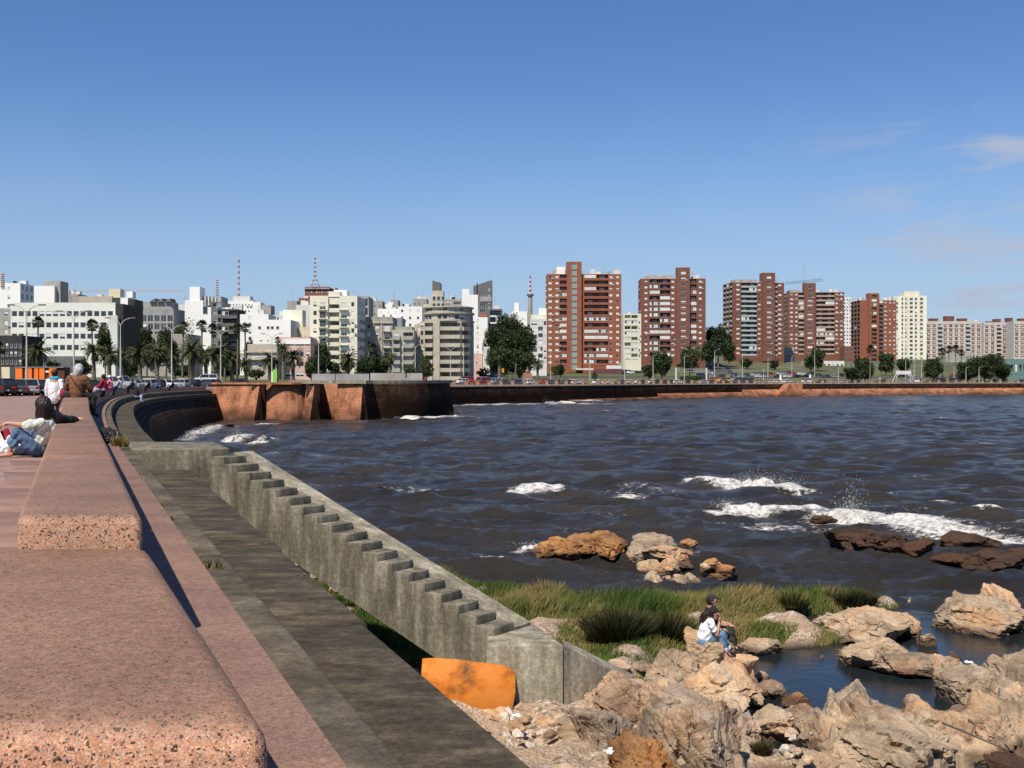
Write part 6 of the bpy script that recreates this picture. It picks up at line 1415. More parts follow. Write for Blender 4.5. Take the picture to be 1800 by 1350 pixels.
DATE = [(66,618,222,25,'wide date palm behind the container kiosk at the left'),(165,618,250,20,'date palm below the second fan palm of the left group'),(192,625,225,22,'date palm just right of the second tall fan palm'),(214,628,240,19,'date palm behind the third double lamp from the left'),(246,622,230,23,'full date palm left of the fourth double lamp'),
        (276,622,245,22,'date palm right behind the parked cars in the middle of the left palm row'),(305,625,255,21,'date palm hidden partly by the fourth double lamp'),(338,618,245,24,'tall crowned date palm below the bare leaved tree'),(362,622,260,20,'date palm between the two tallest fan palms'),(384,622,255,22,'date palm beside the fifth double lamp'),
        (408,628,270,19,'date palm below the charcoal flats'),(432,641,262,15,'small date palm right of the twin fan palms'),(474,634,262,19,'date palm in front of the old beige house'),(515,630,262,21,'date palm in front of the pink flats'),(498,612,290,13,'small palm rising over the pink flats'),
        (612,632,262,20,'drooping date palm below the cream apartment block'),(685,628,300,14,'palm in front of the low beige flats'),(1645,640,480,14,'date palm at the foot of the red and white slab block'),(878,622,340,14,'shaggy palm against the dark park trees'),(945,640,420,12,'palm at the foot of the white open stair flats'),(975,648,400,9,'small palm before the orange tower, left'),(1046,660,380,7,'little palm on the lawn before the orange tower')]
for i, (px, y, d, r_, lab) in enumerate(DATE): palm(px, y, d, r_*1.2, lab, 'date', i)
FAN = [(67,568,260,13,'first tall fan palm from the left, before the long office'),(162,572,265,13,'second tall fan palm, before the right half of the long office'),(322,575,270,11,'tall fan palm before the white stepped building'),(355,574,262,13,'tallest fan palm left of the fifth double lamp'),(374,578,275,11,'fan palm just right of the tallest one'),
       (396,590,280,9,'short dry fan palm before the charcoal flats'),(418,578,262,12,'left palm of the twin fan palms'),(431,576,268,10,'right palm of the twin fan palms'),(488,598,262,7,'thin fan palm with a small shaggy head'),(1530,614,420,9,'fan palm before the orange red tower'),(1656,618,470,8,'left one of four fan palms at the right'),(1668,615,480,8,'second of four fan palms at the right'),
       (1680,614,470,9,'third of four fan palms at the right'),(1690,620,480,7,'right one of four fan palms at the right'),(0,612,200,14,'fan palm cut by the left edge'),(907,628,350,7,'dry fan palm in the shade of the park trees'),(655,612,290,11,'fan palm before the grey beige block')]
for i, (px, y, d, r_, lab) in enumerate(FAN): palm(px, y, d, r_, lab, 'fan', i, 0.3 * math.sin(i*2.0))
BR = [(900,550,400,60,'big dark park tree beside the white flats, highest of the group',LEAF),(878,574,385,58,'dark park tree left of the highest one',LEAF),(914,570,395,58,'dark park tree at the right of the group',LEAF),(882,606,370,60,'low dense dark tree by the street behind the bastion',LEAF),(912,608,372,56,'low dark tree at the right of the park group',LEAF),
      (1262,568,610,54,'big dark tree at the head of the hill street',LEAF),(1246,598,590,34,'dark tree left of the hill street',LEAF),(1281,600,600,24,'dark tree right of the hill street',LEAF),(1163,615,440,44,'round dark tree on the lawn before the brown tower',LEAF),(1140,640,436,30,'low dark shrub tree left of the round tree',LEAF),(1212,604,500,44,'bushy green tree at the right foot of the brown tower',LEAF2),
      (1312,628,600,24,'small dark tree at the foot of the green balcony tower',LEAF),(1361,632,600,18,'small bush tree right of the green balcony tower',LEAF),(1437,612,600,26,'dark tree before the brown tower under the crane',LEAF),(1424,622,590,22,'lower dark tree beside the one under the crane',LEAF),(1520,626,440,44,'dark shrubby tree before the orange red tower',LEAF),(1500,645,436,34,'low spreading tree left of the shrubby one',LEAF),
      (1557,620,560,30,'dark tree at the foot of the orange red tower',LEAF),(1590,628,580,26,'dark tree below the cream ribbed tower',LEAF),(1640,628,470,42,'dark tree left of the four fan palms',LEAF),(1730,622,450,80,'broad low dark tree at the right, widest of all',LEAF),(1700,632,455,40,'dark tree joined to the left of the widest one',LEAF),(1763,640,450,34,'low dark tree joined to the right of the widest one',LEAF),
      (568,600,270,34,'dark ivy covered tree before the cream block',LEAF),(550,622,268,30,'dark tree between the pink flats and the cream block',LEAF),(590,635,270,24,'low dark tree below the cream block balconies',LEAF),(655,615,290,32,'bushy tree before the grey beige block',LEAF),(635,628,292,24,'low dark tree left of the grey beige block',LEAF),(672,632,296,22,'low dark bush tree at the right of the grey beige block',LEAF),
      (748,624,300,26,'thin leaved tree before the art deco block',LEAF2),(722,642,300,26,'low round tree below the beige flats',LEAF2),(850,645,345,22,'olive bush tree by the pink house',LEAF2),(258,572,330,40,'green tree crown above the portico, left',LEAF),(292,575,330,44,'green tree crown above the portico, right',LEAF),(316,568,340,26,'tree between the grey office and the white building',LEAF),
      (185,565,270,30,'thin leaved dark tree at the right of the long office',LEAF2),(145,630,270,36,'dark tree in the palm grove before the long office',LEAF),(95,634,275,26,'dark tree right of the wide date palm',LEAF),(228,638,285,40,'dark tree mass in the left palm grove',LEAF),(320,640,290,46,'dark tree mass in the middle of the palm grove',LEAF),(395,640,295,44,'dark tree mass in the right palm grove',LEAF),(450,648,290,36,'dark shrub before the old beige house',LEAF),(440,595,310,26,'green tree behind the twin fan palms',LEAF),(985,640,440,18,'dark tree by the steps of the orange tower',LEAF)]
for i, (px, y, d, w, lab, mt_) in enumerate(BR): broad(px, y, d, w, lab, 50+i, mt_, 1.0 if mt_ is LEAF else 0.7, 0.1 if y > 600 else 0.22)
broad(332, 552, 275, 26, 'almost bare tree with scattered leaves before the white stepped building', 99, LEAF2, 0.08, 0.2)
# hedge
hg = empty('hedge', (W(1215, 655, 440).x, 440, hland(W(1215, 655, 440).x, 440))); tag(hg, 'clipped green hedge by the road below the brown tower', 'hedge')
mesh_obj('foliage', crown_mesh(7, [(-3+1.5*i,0,0.8,1.4,1.0,0.9) for i in range(6)], 1800, 0.28, LEAF2), hg)
mb = MB()
for i in range(6): mb.tube((-3+1.5*i,0,-0.2), (-3+1.5*i,0,0.8), 0.05, n=5)
mb.build('stem', BARK, hg)

# ------------------------------------------------------------ lamps
def lamp(px, ytop, d, label, double=True, arm=2.0):
    s = d/FPX; x = (px-900)*s; z0 = hland(x, d); H = CAMZ+(HOR-ytop)*s - z0
    r = empty('street_lamp', (x, d, z0)); tag(r, label, 'street lamp')
    hp = H - (1.5 if double else 0.3); mb = MB(); mb.tube((0,0,-0.2), (0,0,hp*0.62), 0.16, 0.12, 8); mb.tube((0,0,hp*0.62), (0,0,hp), 0.11, 0.075, 8); mb.build('pole', POLE, r)
    for sg in ((-1, 1) if double else (1,)):
        pts = [(sg*arm*(1-math.cos(t))*0.95, 0, hp + 1.4*math.sin(t)) for t in [i*math.pi/2/6*0.92 for i in range(7)]] if double else [(0,0,hp), (sg*arm*0.5,0,hp+0.25)]
        mb = MB(); mb.path(pts, 0.055, 6); mb.build('arm', POLE, r); e = Vector(pts[-1]); mb = MB(); mb.box(e.x-0.1 if sg > 0 else e.x-0.75, e.x+0.75 if sg > 0 else e.x+0.1, -0.16, 0.16, e.z-0.05, e.z+0.12); mb.build('lamp_head', DGREY, r)
DL = [(47,535,146),(130,546,160),(212,558,180),(302,571,205),(388,580,222),(478,586,250),(560,592,265),(730,604,300),(792,610,320)]
for i, (px, y, d) in enumerate(DL): lamp(px, y, d, 'double armed street lamp, %s from the left' % ['first','second','third','fourth','fifth','sixth','seventh','eighth','ninth'][i], True, 2.0)
SL = [(648,612,290,'above the fence panels right of the palms'),(815,608,325,'right of the art deco block'),(968,618,400,'before the left edge of the orange tower'),(1037,622,395,'before the right part of the orange tower'),(1098,630,400,'before the cream block between the towers'),(1148,624,395,'before the round dark tree'),(1203,626,400,'before the brown tower foot'),
      (1256,616,420,'at the foot of the hill street'),(1305,622,470,'before the green balcony tower, left'),(1350,628,500,'before the stair strip of the green balcony tower'),(1392,625,520,'between the third and fourth tower'),(1432,615,520,'before the tower under the crane'),(1474,646,430,'on the lawn right of the ramp, left one'),(1491,640,440,'on the lawn right of the ramp, middle one'),(1501,640,450,'on the lawn right of the ramp, right one'),
      (1592,630,500,'left of the ball court'),(1607,632,505,'behind the ball court'),(1620,634,510,'right of the ball court'),(1677,644,450,'left of the widest tree'),(1698,645,450,'before the widest tree, left one of a pair'),(1703,646,455,'before the widest tree, right one of a pair'),(1721,645,440,'before the middle of the widest tree'),(892,618,370,'before the park trees'),(1342,648,400,'short post above the ramp wall')]
for px, y, d, w in SL: lamp(px, y, d, 'slim street lamp ' + w, False, 1.4)

# ------------------------------------------------------------ vehicles
CARPAINT = {n: mat('car_paint_' + n, c, 1, 0.35, spec=0.5) for n, c in (('white',(0.72,0.72,0.71)),('silver',(0.36,0.37,0.38)),('black',(0.015,0.015,0.018)),('dark_grey',(0.06,0.065,0.07)),('red',(0.36,0.025,0.02)),('blue',(0.03,0.06,0.16)),('yellow',(0.75,0.33,0.02)),('green',(0.03,0.09,0.06)))}
TYRE = mat('tyre_rubber', (0.015,0.015,0.015), 3, 0.9); RIMM = mat('wheel_rim', (0.35,0.35,0.36), 3, 0.4, metallic=0.5); TAILL = mat('tail_light_red', (0.35,0.01,0.01), 3, 0.3); HEADL = mat('head_light_glass', (0.6,0.6,0.6), 3, 0.2)
CG = mat('car_glass', [(0.01,0.012,0.015),(0.03,0.035,0.04)], 0.5, 0.08, spec=0.7)
def loft(st, mt, name, smooth=True):
    """st: (x, [(halfwidth, z), ...]) sections"""
    v = []; f = []; k = len(st[0][1])
    for x, sec in st:
        for w, z in sec: v.append((x, -w, z))
        for w, z in reversed(sec): v.append((x, w, z))
    m = 2*k
    for i in range(len(st)-1):
        for j in range(m): f.append((i*m+j, i*m+(j+1)%m, (i+1)*m+(j+1)%m, (i+1)*m+j))
    f += [tuple(range(m)), tuple(range((len(st)-1)*m, len(st)*m))[::-1]]
    me = bpy.data.meshes.new(name); me.from_pydata(v, [], f); me.materials.append(mt); me.update(); return me
def car_meshes(kind):
    L, Wd, H = {'hatch': (3.9, 0.83, 1.48), 'sedan': (4.4, 0.85, 1.43), 'van': (4.8, 0.92, 1.95), 'pickup': (4.9, 0.9, 1.7)}[kind]
    h = L/2; sh = H*0.60
    S = lambda x, w, z0, z1: (x, [(w*0.94, z0), (w, (z0+z1)*0.5), (w*0.97, z1-0.04), (w*0.85, z1)])
    hood = {'hatch': 0.30, 'sedan': 0.28, 'van': 0.22, 'pickup': 0.27}[kind]
    body = [S(-h, Wd*0.80, 0.38, sh*0.80), S(-h+0.15, Wd*0.95, 0.24, sh*0.88), S(-h+L*hood*0.6, Wd, 0.20, sh*0.97), S(-h+L*hood, Wd, 0.20, sh+0.02), S(h-L*0.22, Wd, 0.20, sh+0.03), S(h-0.12, Wd*0.97, 0.26, sh+0.02), S(h, Wd*0.86, 0.40, sh*0.9)]
    r0, r1 = {'hatch': (0.42, 0.93), 'sedan': (0.42, 0.78), 'van': (0.33, 0.97), 'pickup': (0.40, 0.62)}[kind]
    b0, b1 = {'hatch': (0.29, 0.985), 'sedan': (0.28, 0.90), 'van': (0.22, 0.995), 'pickup': (0.28, 0.66)}[kind]
    C = lambda x, w, z: (x, [(w, z), (w, z+0.01)])
    glass = [(-h+L*b0, [(Wd*0.90, sh), (Wd*0.88, sh+0.02)]), (-h+L*r0, [(Wd*0.90, sh), (Wd*0.76, H-0.05)]), (-h+L*r1, [(Wd*0.90, sh), (Wd*0.74, H-0.06)]), (-h+L*b1, [(Wd*0.86, sh), (Wd*0.84, sh+0.02)])]
    roof = [(-h+L*r0-0.05, [(Wd*0.74, H-0.06), (Wd*0.68, H-0.02)]), (-h+L*(r0+0.1), [(Wd*0.775, H-0.055), (Wd*0.66, H)]), (-h+L*(r1-0.06), [(Wd*0.77, H-0.06), (Wd*0.66, H-0.005)]), (-h+L*r1+0.06, [(Wd*0.73, H-0.08), (Wd*0.66, H-0.05)])]
    return L, Wd, H, sh, (r0, r1, b0, b1), loft(body, CARPAINT['white'], 'body'), loft(glass, CG, 'window_glass'), loft(roof, CARPAINT['white'], 'roof')
CM = {k: car_meshes(k) for k in ('hatch', 'sedan', 'van', 'pickup')}
wb = MB(); wb.tube((0,-0.1,0),(0,0.1,0),0.31,n=16); wb.tube((0,-0.108,0),(0,0.108,0),0.19,n=12,m=1); WHEEL = wb.mesh('wheel', [TYRE, RIMM])
PIL = {}
for k, (L, Wd, H, sh, (r0, r1, b0, b1), *_ ) in CM.items():
    mb = MB(); h = L/2
    for sg in (-1, 1):
        mb.tube((-h+L*b0, sg*Wd*0.88, sh), (-h+L*r0, sg*Wd*0.76, H-0.05), 0.035, n=5); mb.tube((-h+L*r1, sg*Wd*0.745, H-0.06), (-h+L*b1, sg*Wd*0.85, sh), 0.05, n=5); xm = -h+L*(r0+r1)/2; mb.tube((xm, sg*Wd*0.90, sh), (xm, sg*Wd*0.765, H-0.05), 0.045, n=5)
        mb.box(-h+L*b0+0.15, -h+L*b0+0.35, sg*(Wd+0.10)-0.1, sg*(Wd+0.10)+0.1, sh+0.02, sh+0.15)
    PIL[k] = mb.mesh('pillar_trim', CARPAINT['white'])
lt = MB(); lt.box(-0.03, 0.05, -0.14, 0.14, -0.09, 0.09); TL = lt.mesh('tail_light', TAILL); lt = MB(); lt.box(-0.03, 0.05, -0.16, 0.16, -0.07, 0.07); HL = lt.mesh('headlight', HEADL)
lt = MB(); lt.box(-0.02, 0.02, -0.24, 0.24, -0.055, 0.055); NP = lt.mesh('number_plate', WHITE2)
def paint(o, mt):
    o.material_slots[0].link = 'OBJECT'; o.material_slots[0].material = mt
def car(x, y, z, rz, kind, colr, label, group=None, detail=False):
    L, Wd, H, sh, rr, bm_, gm, rm = CM[kind]; r = empty('parked_car' if kind != 'van' else 'parked_van', (x, y, z), rz); tag(r, label, 'car' if kind not in ('van','pickup') else 'van' if kind == 'van' else 'pickup', group)
    for nm, me in (('body', bm_), ('window_glass', gm), ('roof', rm)):
        o = bpy.data.objects.new(nm, me); link(o, r)
        if nm != 'window_glass': paint(o, CARPAINT[colr])
    for sx_ in (-L*0.31, L*0.30):
        for sg in (-1, 1): o = bpy.data.objects.new('wheel', WHEEL); link(o, r); o.location = (sx_, sg*(Wd-0.08), 0.31)
    o = bpy.data.objects.new('pillar_trim', PIL[kind]); link(o, r); paint(o, CARPAINT[colr])
    if detail:
        for sg in (-1, 1):
            o = bpy.data.objects.new('tail_light', TL); link(o, r); o.location = (L/2-0.03, sg*(Wd-0.22), sh-0.16); o = bpy.data.objects.new('headlight', HL); link(o, r); o.location = (-L/2+0.03, sg*(Wd-0.28), sh*0.74)
        o = bpy.data.objects.new('number_plate', NP); link(o, r); o.location = (L/2+0.01, 0, sh*0.55)
    return r
cr4 = random.Random(17)
# near row at the left, tails to the promenade
near = [('dark_grey','hatch','dark grey hatchback cut by the left edge'),('black','hatch','black hatchback second in the near parked row'),('dark_grey','sedan','charcoal car third in the near parked row'),('silver','hatch','silver hatchback with a bright tailgate in the near parked row'),('black','sedan','black car just right of the silver hatchback'),('white','hatch','white hatchback in the near parked row, left of the white coated person'),('blue','hatch','dark blue car behind the white coated person'),('dark_grey','hatch','dark car beyond the brown jacketed person'),('black','hatch','black car farther down the near row'),('green','sedan','dark green car at the far end of the near row')]
for i, (c_, k_, lab) in enumerate(near):
    d = 92 + i*2.55; px = -14 + i*21; x = (px-900)/FPX*d
    car(x, d, hland(x, d)-0.03, R(-62), k_, c_, lab, None, True)
COLS = ['white','white','silver','black','black','dark_grey','dark_grey','silver','dark_grey','white','red','blue','silver']
def row(e, s0, s1, gap, where, ang=0.0, cond=None, miss=0.15, z_=0.02, jit=0.4):
    """cars parked along the coast line at inland distance e between photo columns s0 and s1"""
    tot = 0.0
    for i in range(len(CL)-1):
        if CL[i].y < 168: continue
        a = CL[i] + CN[i]*e; b_ = CL[i+1] + CN[i+1]*e; L = (b_-a).length; dr = (b_-a).normalized()
        while tot < L:
            q = a + dr*tot; px = 900 + q.x/q.y*FPX; tot += gap*cr4.uniform(0.92, 1.15)
            if px < s0 or px > s1 or cr4.random() < miss: continue
            c_ = cr4.choice(COLS); k_ = cr4.choice(['hatch','sedan','hatch','sedan','van' if cr4.random() < 0.5 else 'hatch']); kn = {'hatch':'hatchback','sedan':'saloon car','van':'van'}[k_]
            wh = where(px); lab = f"{c_.replace('_',' ')} {kn} {wh}"
            car(q.x + cr4.uniform(-jit, jit), q.y, hland(q.x, q.y) + z_, math.atan2(dr.y, dr.x) + ang + (math.pi if cr4.random() < 0.5 else 0), k_, c_, lab, f"{c_.replace('_',' ')} {kn}s {wh}")
        tot -= L
def zone(px):
    for lim, w in ((830,'beside the bastion end'),(880,'before the park trees'),(960,'before the white open stair flats'),(1095,'along the far promenade below the orange tower'),(1240,'along the far promenade below the brown tower'),(1290,'at the foot of the hill street'),(1385,'along the far promenade below the green balcony tower'),(1500,'along the far promenade below the crane tower'),(1630,'along the far promenade below the cream tower'),(1900,'along the far promenade at the right')):
        if px < lim: return 'parked ' + w
row(12.0, 800, 1810, 6.0, zone, 0, miss=0.18)
row(23.5, 800, 1300, 6.6, lambda p: zone(p).replace('parked', 'in the far lane'), 0, miss=0.35)
row(12.5, 195, 400, 5.4, lambda p: 'in the car park behind the parapet below the palms', R(70), miss=0.1)
row(20.0, 195, 480, 6.5, lambda p: 'in the second row of the car park below the palms', R(70), miss=0.25)
row(88.0, 1225, 1480, 5.2, lambda p: 'on the upper road below the green balcony tower' if p < 1400 else 'on the upper road below the crane tower', 0, miss=0.12, z_=0.08)
row(103.0, 1290, 1480, 5.6, lambda p: 'on the far side of the upper road', 0, miss=0.2, z_=0.08)
row(95.0, 1560, 1800, 5.6, lambda p: 'in the lot behind the four fan palms' if p < 1700 else 'behind the widest tree', 0, miss=0.2, z_=0.08)
row(120.0, 1330, 1440, 5.4, lambda p: 'in the upper lot above the upper road', 0, miss=0.2, z_=0.08)
for k in range(13):
    t = k/13.0; cx = 1262 + 14*math.sin(t*2.0) - 12*t; d = 440 + 170*t
    for sg in (-1, 1):
        if cr4.random() < 0.2: continue
        x = (cx-900)/FPX*d + sg*(5.2-1.0*t); c_ = cr4.choice(COLS); side_ = 'left' if sg < 0 else 'right'
        car(x, d, hland(x, d)+0.1, R(82), 'hatch', c_, f"{c_.replace('_',' ')} hatchback on the {side_} side of the hill street", f"{c_.replace('_',' ')} cars on the {side_} side of the hill street")
for px, py_d, k_, c_, lab in ((1272,415,'van','yellow','yellow orange truck like van at the foot of the hill street'),(1252,418,'van','yellow','second yellow van just left of the orange one'),(817,300,'van','red','bright red van parked at the end of the bastion'),(1610,452,'van','white','white people carrier before the ball court'),(1600,449,'sedan','white','white saloon just left of the white people carrier'),(1100,520,'van','white','white van beside the cream block'),(1108,520,'hatch','white','white hatchback beside the cream block'),(857,350,'van','white','white van on the street before the park trees'),(871,352,'van','silver','silver van by the crossing before the park trees'),(362,240,'van','white','white van nearest the bastion behind the parapet')):
    x = (px-900)/FPX*py_d; car(x, py_d, hland(x, py_d)+0.05, R(8), k_, c_, lab)
# park things on the right lawn
gp = empty('goal_frame', (W(1588, 660, 450).x, 450, hland(W(1588, 660, 450).x, 450))); tag(gp, 'white steel frame with a board on the ball court at the right', 'frame')
mb = MB()
for x in (-4.5, -3.4, 3.4, 4.5): mb.tube((x, 0, 0), (x*0.6, 0, 4.2), 0.12, n=5)
mb.build('post', WHITEP, gp); mb = MB(); mb.box(-3.0, 3.0, -0.1, 0.1, 3.4, 4.8); mb.build('board', WHITE2, gp)
gn = empty('sign_gantry', (W(1215, 655, 415).x, 415, hland(W(1215, 655, 415).x, 415))); tag(gn, 'pale road sign gantry spanning the road below the brown tower', 'sign gantry')
mb = MB(); mb.box(-5.8, -5.3, -0.2, 0.2, 0, 5.2); mb.build('post', WHITEP, gn); mb = MB(); mb.box(5.3, 5.8, -0.2, 0.2, 0, 5.2); mb.build('post', WHITEP, gn)
mb = MB(); mb.box(-5.3, 5.3, -0.1, 0.1, 4.7, 4.9); mb.box(-5.3, 5.3, -0.1, 0.1, 3.8, 3.95)
for i in range(13): mb.box(-5.3+0.87*i, -5.2+0.87*i, -0.09, 0.09, 3.95, 4.7)
mb.build('beam', STEEL, gn)
for px, d, lab in ((1372,415,'small white statue on a plinth on the lawn left of the ramp'),(1424,420,'small white statue on a plinth on the lawn right of the ramp')):
    x = (px-900)/FPX*d; r = empty('statue', (x, d, hland(x, d))); tag(r, lab, 'statue'); mb = MB(); mb.box(-0.7,0.7,-0.7,0.7,0,1.2); mb.build('plinth', WHITE2, r); mb = MB(); mb.tube((0,0,1.2),(0,0,3.0),0.45,0.28,8); mb.ball((0,0,3.2),0.25); mb.tube((-0.5,0,2.7),(0.5,0,2.7),0.12,n=6); mb.build('figure', WHITE, r)
mo = empty('monument', (W(927, 670, 330).x, 330, 4.3)); tag(mo, 'pink stone monument with a round top on the far promenade corner', 'monument')
mb = MB(); mb.box(-1.7,1.7,-1,1,0,1.6); mb.box(-1.3,1.3,-0.8,0.8,1.6,3.2); mb.build('plinth', GRAN2, mo); mb = MB(); mb.ball((0,0,3.7),0.6,sub=2); mb.tube((0,0,3.9),(0,0,4.9),0.25,0.1,8); mb.build('finial', GRAN2, mo)
tl = empty('traffic_light', (W(884, 660, 330).x, 330, 4.25)); tag(tl, 'yellow traffic signal on a dark pole before the park trees', 'traffic light'); mb = MB(); mb.tube((0,0,0),(0,0,4.5),0.09,n=6); mb.build('pole', DARKM, tl); mb = MB(); mb.box(-0.3,0.3,-0.2,0.2,3.4,4.6); mb.build('signal_head', mat('signal_yellow',(0.7,0.3,0.02),2,0.5), tl)
gs = empty('notice_board', (W(484, 668, 245).x, 245, hland(W(484,668,245).x,245))); tag(gs, 'narrow lime green and white advertising column beside the thin fan palm', 'sign'); mb = MB(); mb.box(-0.5,0.35,-0.1,0.1,0,3.3); mb.build('panel', mat('lime_panel',(0.25,0.6,0.08),2,0.5), gs); mb = MB(); mb.box(-0.85,-0.55,-0.12,0.12,0,2.9); mb.build('frame', WHITE, gs)
# ------------------------------------------------------------ people
SKIN = mat('skin', [(0.42,0.215,0.14),(0.50,0.27,0.18)], 6, 0.6)
HAIRM = mat('dark_hair', [(0.012,0.008,0.007),(0.028,0.018,0.014)], 20, 0.5, stretch=(1,1,0.2))
def cloth(name, a, b, sc=12): return mat(name, [a, b], sc, 0.9, bump=0.5, bscale=9, bdist=0.03)
JEANS = cloth('blue_jeans', (0.045,0.085,0.15), (0.085,0.14,0.225)); JEANS2 = cloth('light_jeans', (0.085,0.16,0.25), (0.14,0.23,0.33)); BLACKC = cloth('black_cloth', (0.010,0.010,0.012), (0.02,0.02,0.022))
WHITEC = cloth('white_cotton', (0.66,0.67,0.70), (0.78,0.78,0.80)); LEATH = cloth('brown_leather', (0.13,0.055,0.025), (0.20,0.09,0.045), 6); GREYC = cloth('grey_hood_fabric', (0.33,0.34,0.35), (0.45,0.46,0.47)); OLIVE = cloth('dark_olive_trousers', (0.03,0.034,0.026), (0.05,0.055,0.042))
REDC = cloth('dark_red_jacket', (0.26,0.012,0.03), (0.36,0.02,0.045)); PINKC = cloth('bright_pink_jacket', (0.70,0.13,0.24), (0.80,0.20,0.32)); BLUEC = cloth('turquoise_hood', (0.02,0.22,0.38), (0.04,0.30,0.48)); NAVY = cloth('navy_jacket', (0.02,0.03,0.06), (0.04,0.05,0.09))
def striped():
    m, t, p, co = base('striped_shirt'); sp = N(t, 'ShaderNodeSeparateXYZ'); t.links.new(mapped(t, co.outputs['Object'], (1,1,1), (0, R(38), 0)), sp.inputs[0])
    m2 = N(t, 'ShaderNodeMath', operation='MULTIPLY'); m2.inputs[1].default_value = 9.0; t.links.new(sp.outputs[2], m2.inputs[0]); fr = N(t, 'ShaderNodeMath', operation='FRACT'); t.links.new(m2.outputs[0], fr.inputs[0])
    c = ramp(t, fr.outputs[0], [(0, (0.66,0.70,0.62)), (0.30, (0.16,0.24,0.30)), (0.38, (0.60,0.66,0.60)), (0.52, (0.30,0.30,0.05)), (0.66, (0.62,0.68,0.60)), (0.80, (0.22,0.34,0.40)), (0.88, (0.68,0.70,0.62))], 'CONSTANT'); t.links.new(c, p.inputs['Base Color']); p.inputs['Roughness'].default_value = 0.9; return m
STRIPE = striped()
V3 = Vector
TMP = bpy.data.scenes.new('tmp'); TVL = TMP.view_layers[0]
PLASTM = None
def blob(name, prims, mt, parent, voxel=0.014, smooth=4, decim=None):
    """overlapping tapered limbs and ellipsoids fused into one continuous skin"""
    bm = bmesh.new()
    for pr_ in prims:
        if pr_[0] == 'c':
            _, p0, p1, r0, r1 = pr_; p0 = Vector(p0); p1 = Vector(p1)
            for p, r in ((p0, r0), (p1, r1)): bmesh.ops.create_icosphere(bm, subdivisions=2, radius=r, matrix=Matrix.Translation(p))
            d = p1 - p0; L = d.length
            if L > 1e-4: bmesh.ops.create_cone(bm, cap_ends=True, segments=14, radius1=r0, radius2=r1, depth=L, matrix=Matrix.Translation((p0+p1)/2) @ d.to_track_quat('Z','Y').to_matrix().to_4x4())
        else:
            _, c, rad, rot = pr_; bmesh.ops.create_icosphere(bm, subdivisions=3, radius=1.0, matrix=Matrix.Translation(Vector(c)) @ Euler([R(a) for a in rot]).to_matrix().to_4x4() @ Matrix.Diagonal((*rad, 1)))
    me = bpy.data.meshes.new(name); bm.to_mesh(me); bm.free(); o = bpy.data.objects.new(name, me); TMP.collection.objects.link(o)
    m = o.modifiers.new('r', 'REMESH'); m.mode = 'VOXEL'; m.voxel_size = voxel; m.use_smooth_shade = True
    s_ = o.modifiers.new('s', 'SMOOTH'); s_.iterations = smooth; s_.factor = 0.5
    TVL.update(); dg = TVL.depsgraph; dg.update(); me2 = bpy.data.meshes.new_from_object(o.evaluated_get(dg)); bpy.data.objects.remove(o); me2.name = name
    if mt is not SKIN and voxel < 0.02:                   # hair strands and cloth folds
        n = len(me2.vertices); C = np.empty(n*3, np.float32); Nn = np.empty(n*3, np.float32); me2.vertices.foreach_get('co', C); me2.vertices.foreach_get('normal', Nn); C = C.reshape(-1,3); Nn = Nn.reshape(-1,3)
        if mt is HAIRM: h_ = 0.0035*(np.sin(C[:,0]*190+3*np.sin(C[:,2]*14))+np.sin(C[:,1]*170+2*np.sin(C[:,2]*17+1)))
        else: h_ = 0.006*np.sin(C[:,2]*46+5*np.sin(C[:,0]*9+C[:,1]*7))+0.005*np.sin(C[:,0]*38+C[:,2]*21+4*np.sin(C[:,1]*11))+0.003*np.sin(C[:,1]*70+C[:,0]*55-C[:,2]*40)
        me2.vertices.foreach_set('co', (C+Nn*(h_*(1.0 if voxel < 0.013 else 0.55))[:,None]).ravel())
    me2.materials.clear(); me2.materials.append(mt); me2.polygons.foreach_set('use_smooth', [True]*len(me2.polygons))
    return mesh_obj(name, me2, parent)
def hand(pr_, wrist, dirn, up, s=1.0, curl=0.5, splay=0.02, side=1):
    """palm and five unequal bent fingers"""
    w = V3(wrist); d = V3(dirn).normalized(); u = V3(up); u = (u - d*u.dot(d)).normalized(); l = d.cross(u)*side
    pr_.append(('c', w, w+d*0.05*s, 0.026*s, 0.030*s)); pr_.append(('c', w+d*0.04*s-l*0.02*s, w+d*0.075*s-l*0.024*s, 0.016*s, 0.013*s)); pr_.append(('c', w+d*0.04*s+l*0.02*s, w+d*0.075*s+l*0.024*s, 0.016*s, 0.013*s)); pr_.append(('c', w+d*0.04*s, w+d*0.08*s, 0.017*s, 0.014*s))
    for i, L in enumerate((0.062, 0.074, 0.068, 0.052)):
        b = w+d*0.080*s+l*(-0.030+0.020*i)*s; dd = (d+l*(-0.12+0.08*i)).normalized(); m1 = b+(dd-u*curl*0.35)*L*0.45*s; m2 = m1+(dd-u*curl*1.0)*L*0.32*s; m3 = m2+(dd-u*curl*1.7)*L*0.25*s
        pr_ += [('c', b, m1, 0.0095*s, 0.009*s), ('c', m1, m2, 0.009*s, 0.008*s), ('c', m2, m3, 0.008*s, 0.0068*s)]
    t0 = w+d*0.025*s-l*0.026*s; t1_ = t0+(d*0.5-l*0.8-u*0.2).normalized()*0.04*s; t2 = t1_+(d*0.9-l*0.3-u*0.4).normalized()*0.032*s
    pr_ += [('c', t0, t1_, 0.013*s, 0.0105*s), ('c', t1_, t2, 0.0105*s, 0.008*s)]
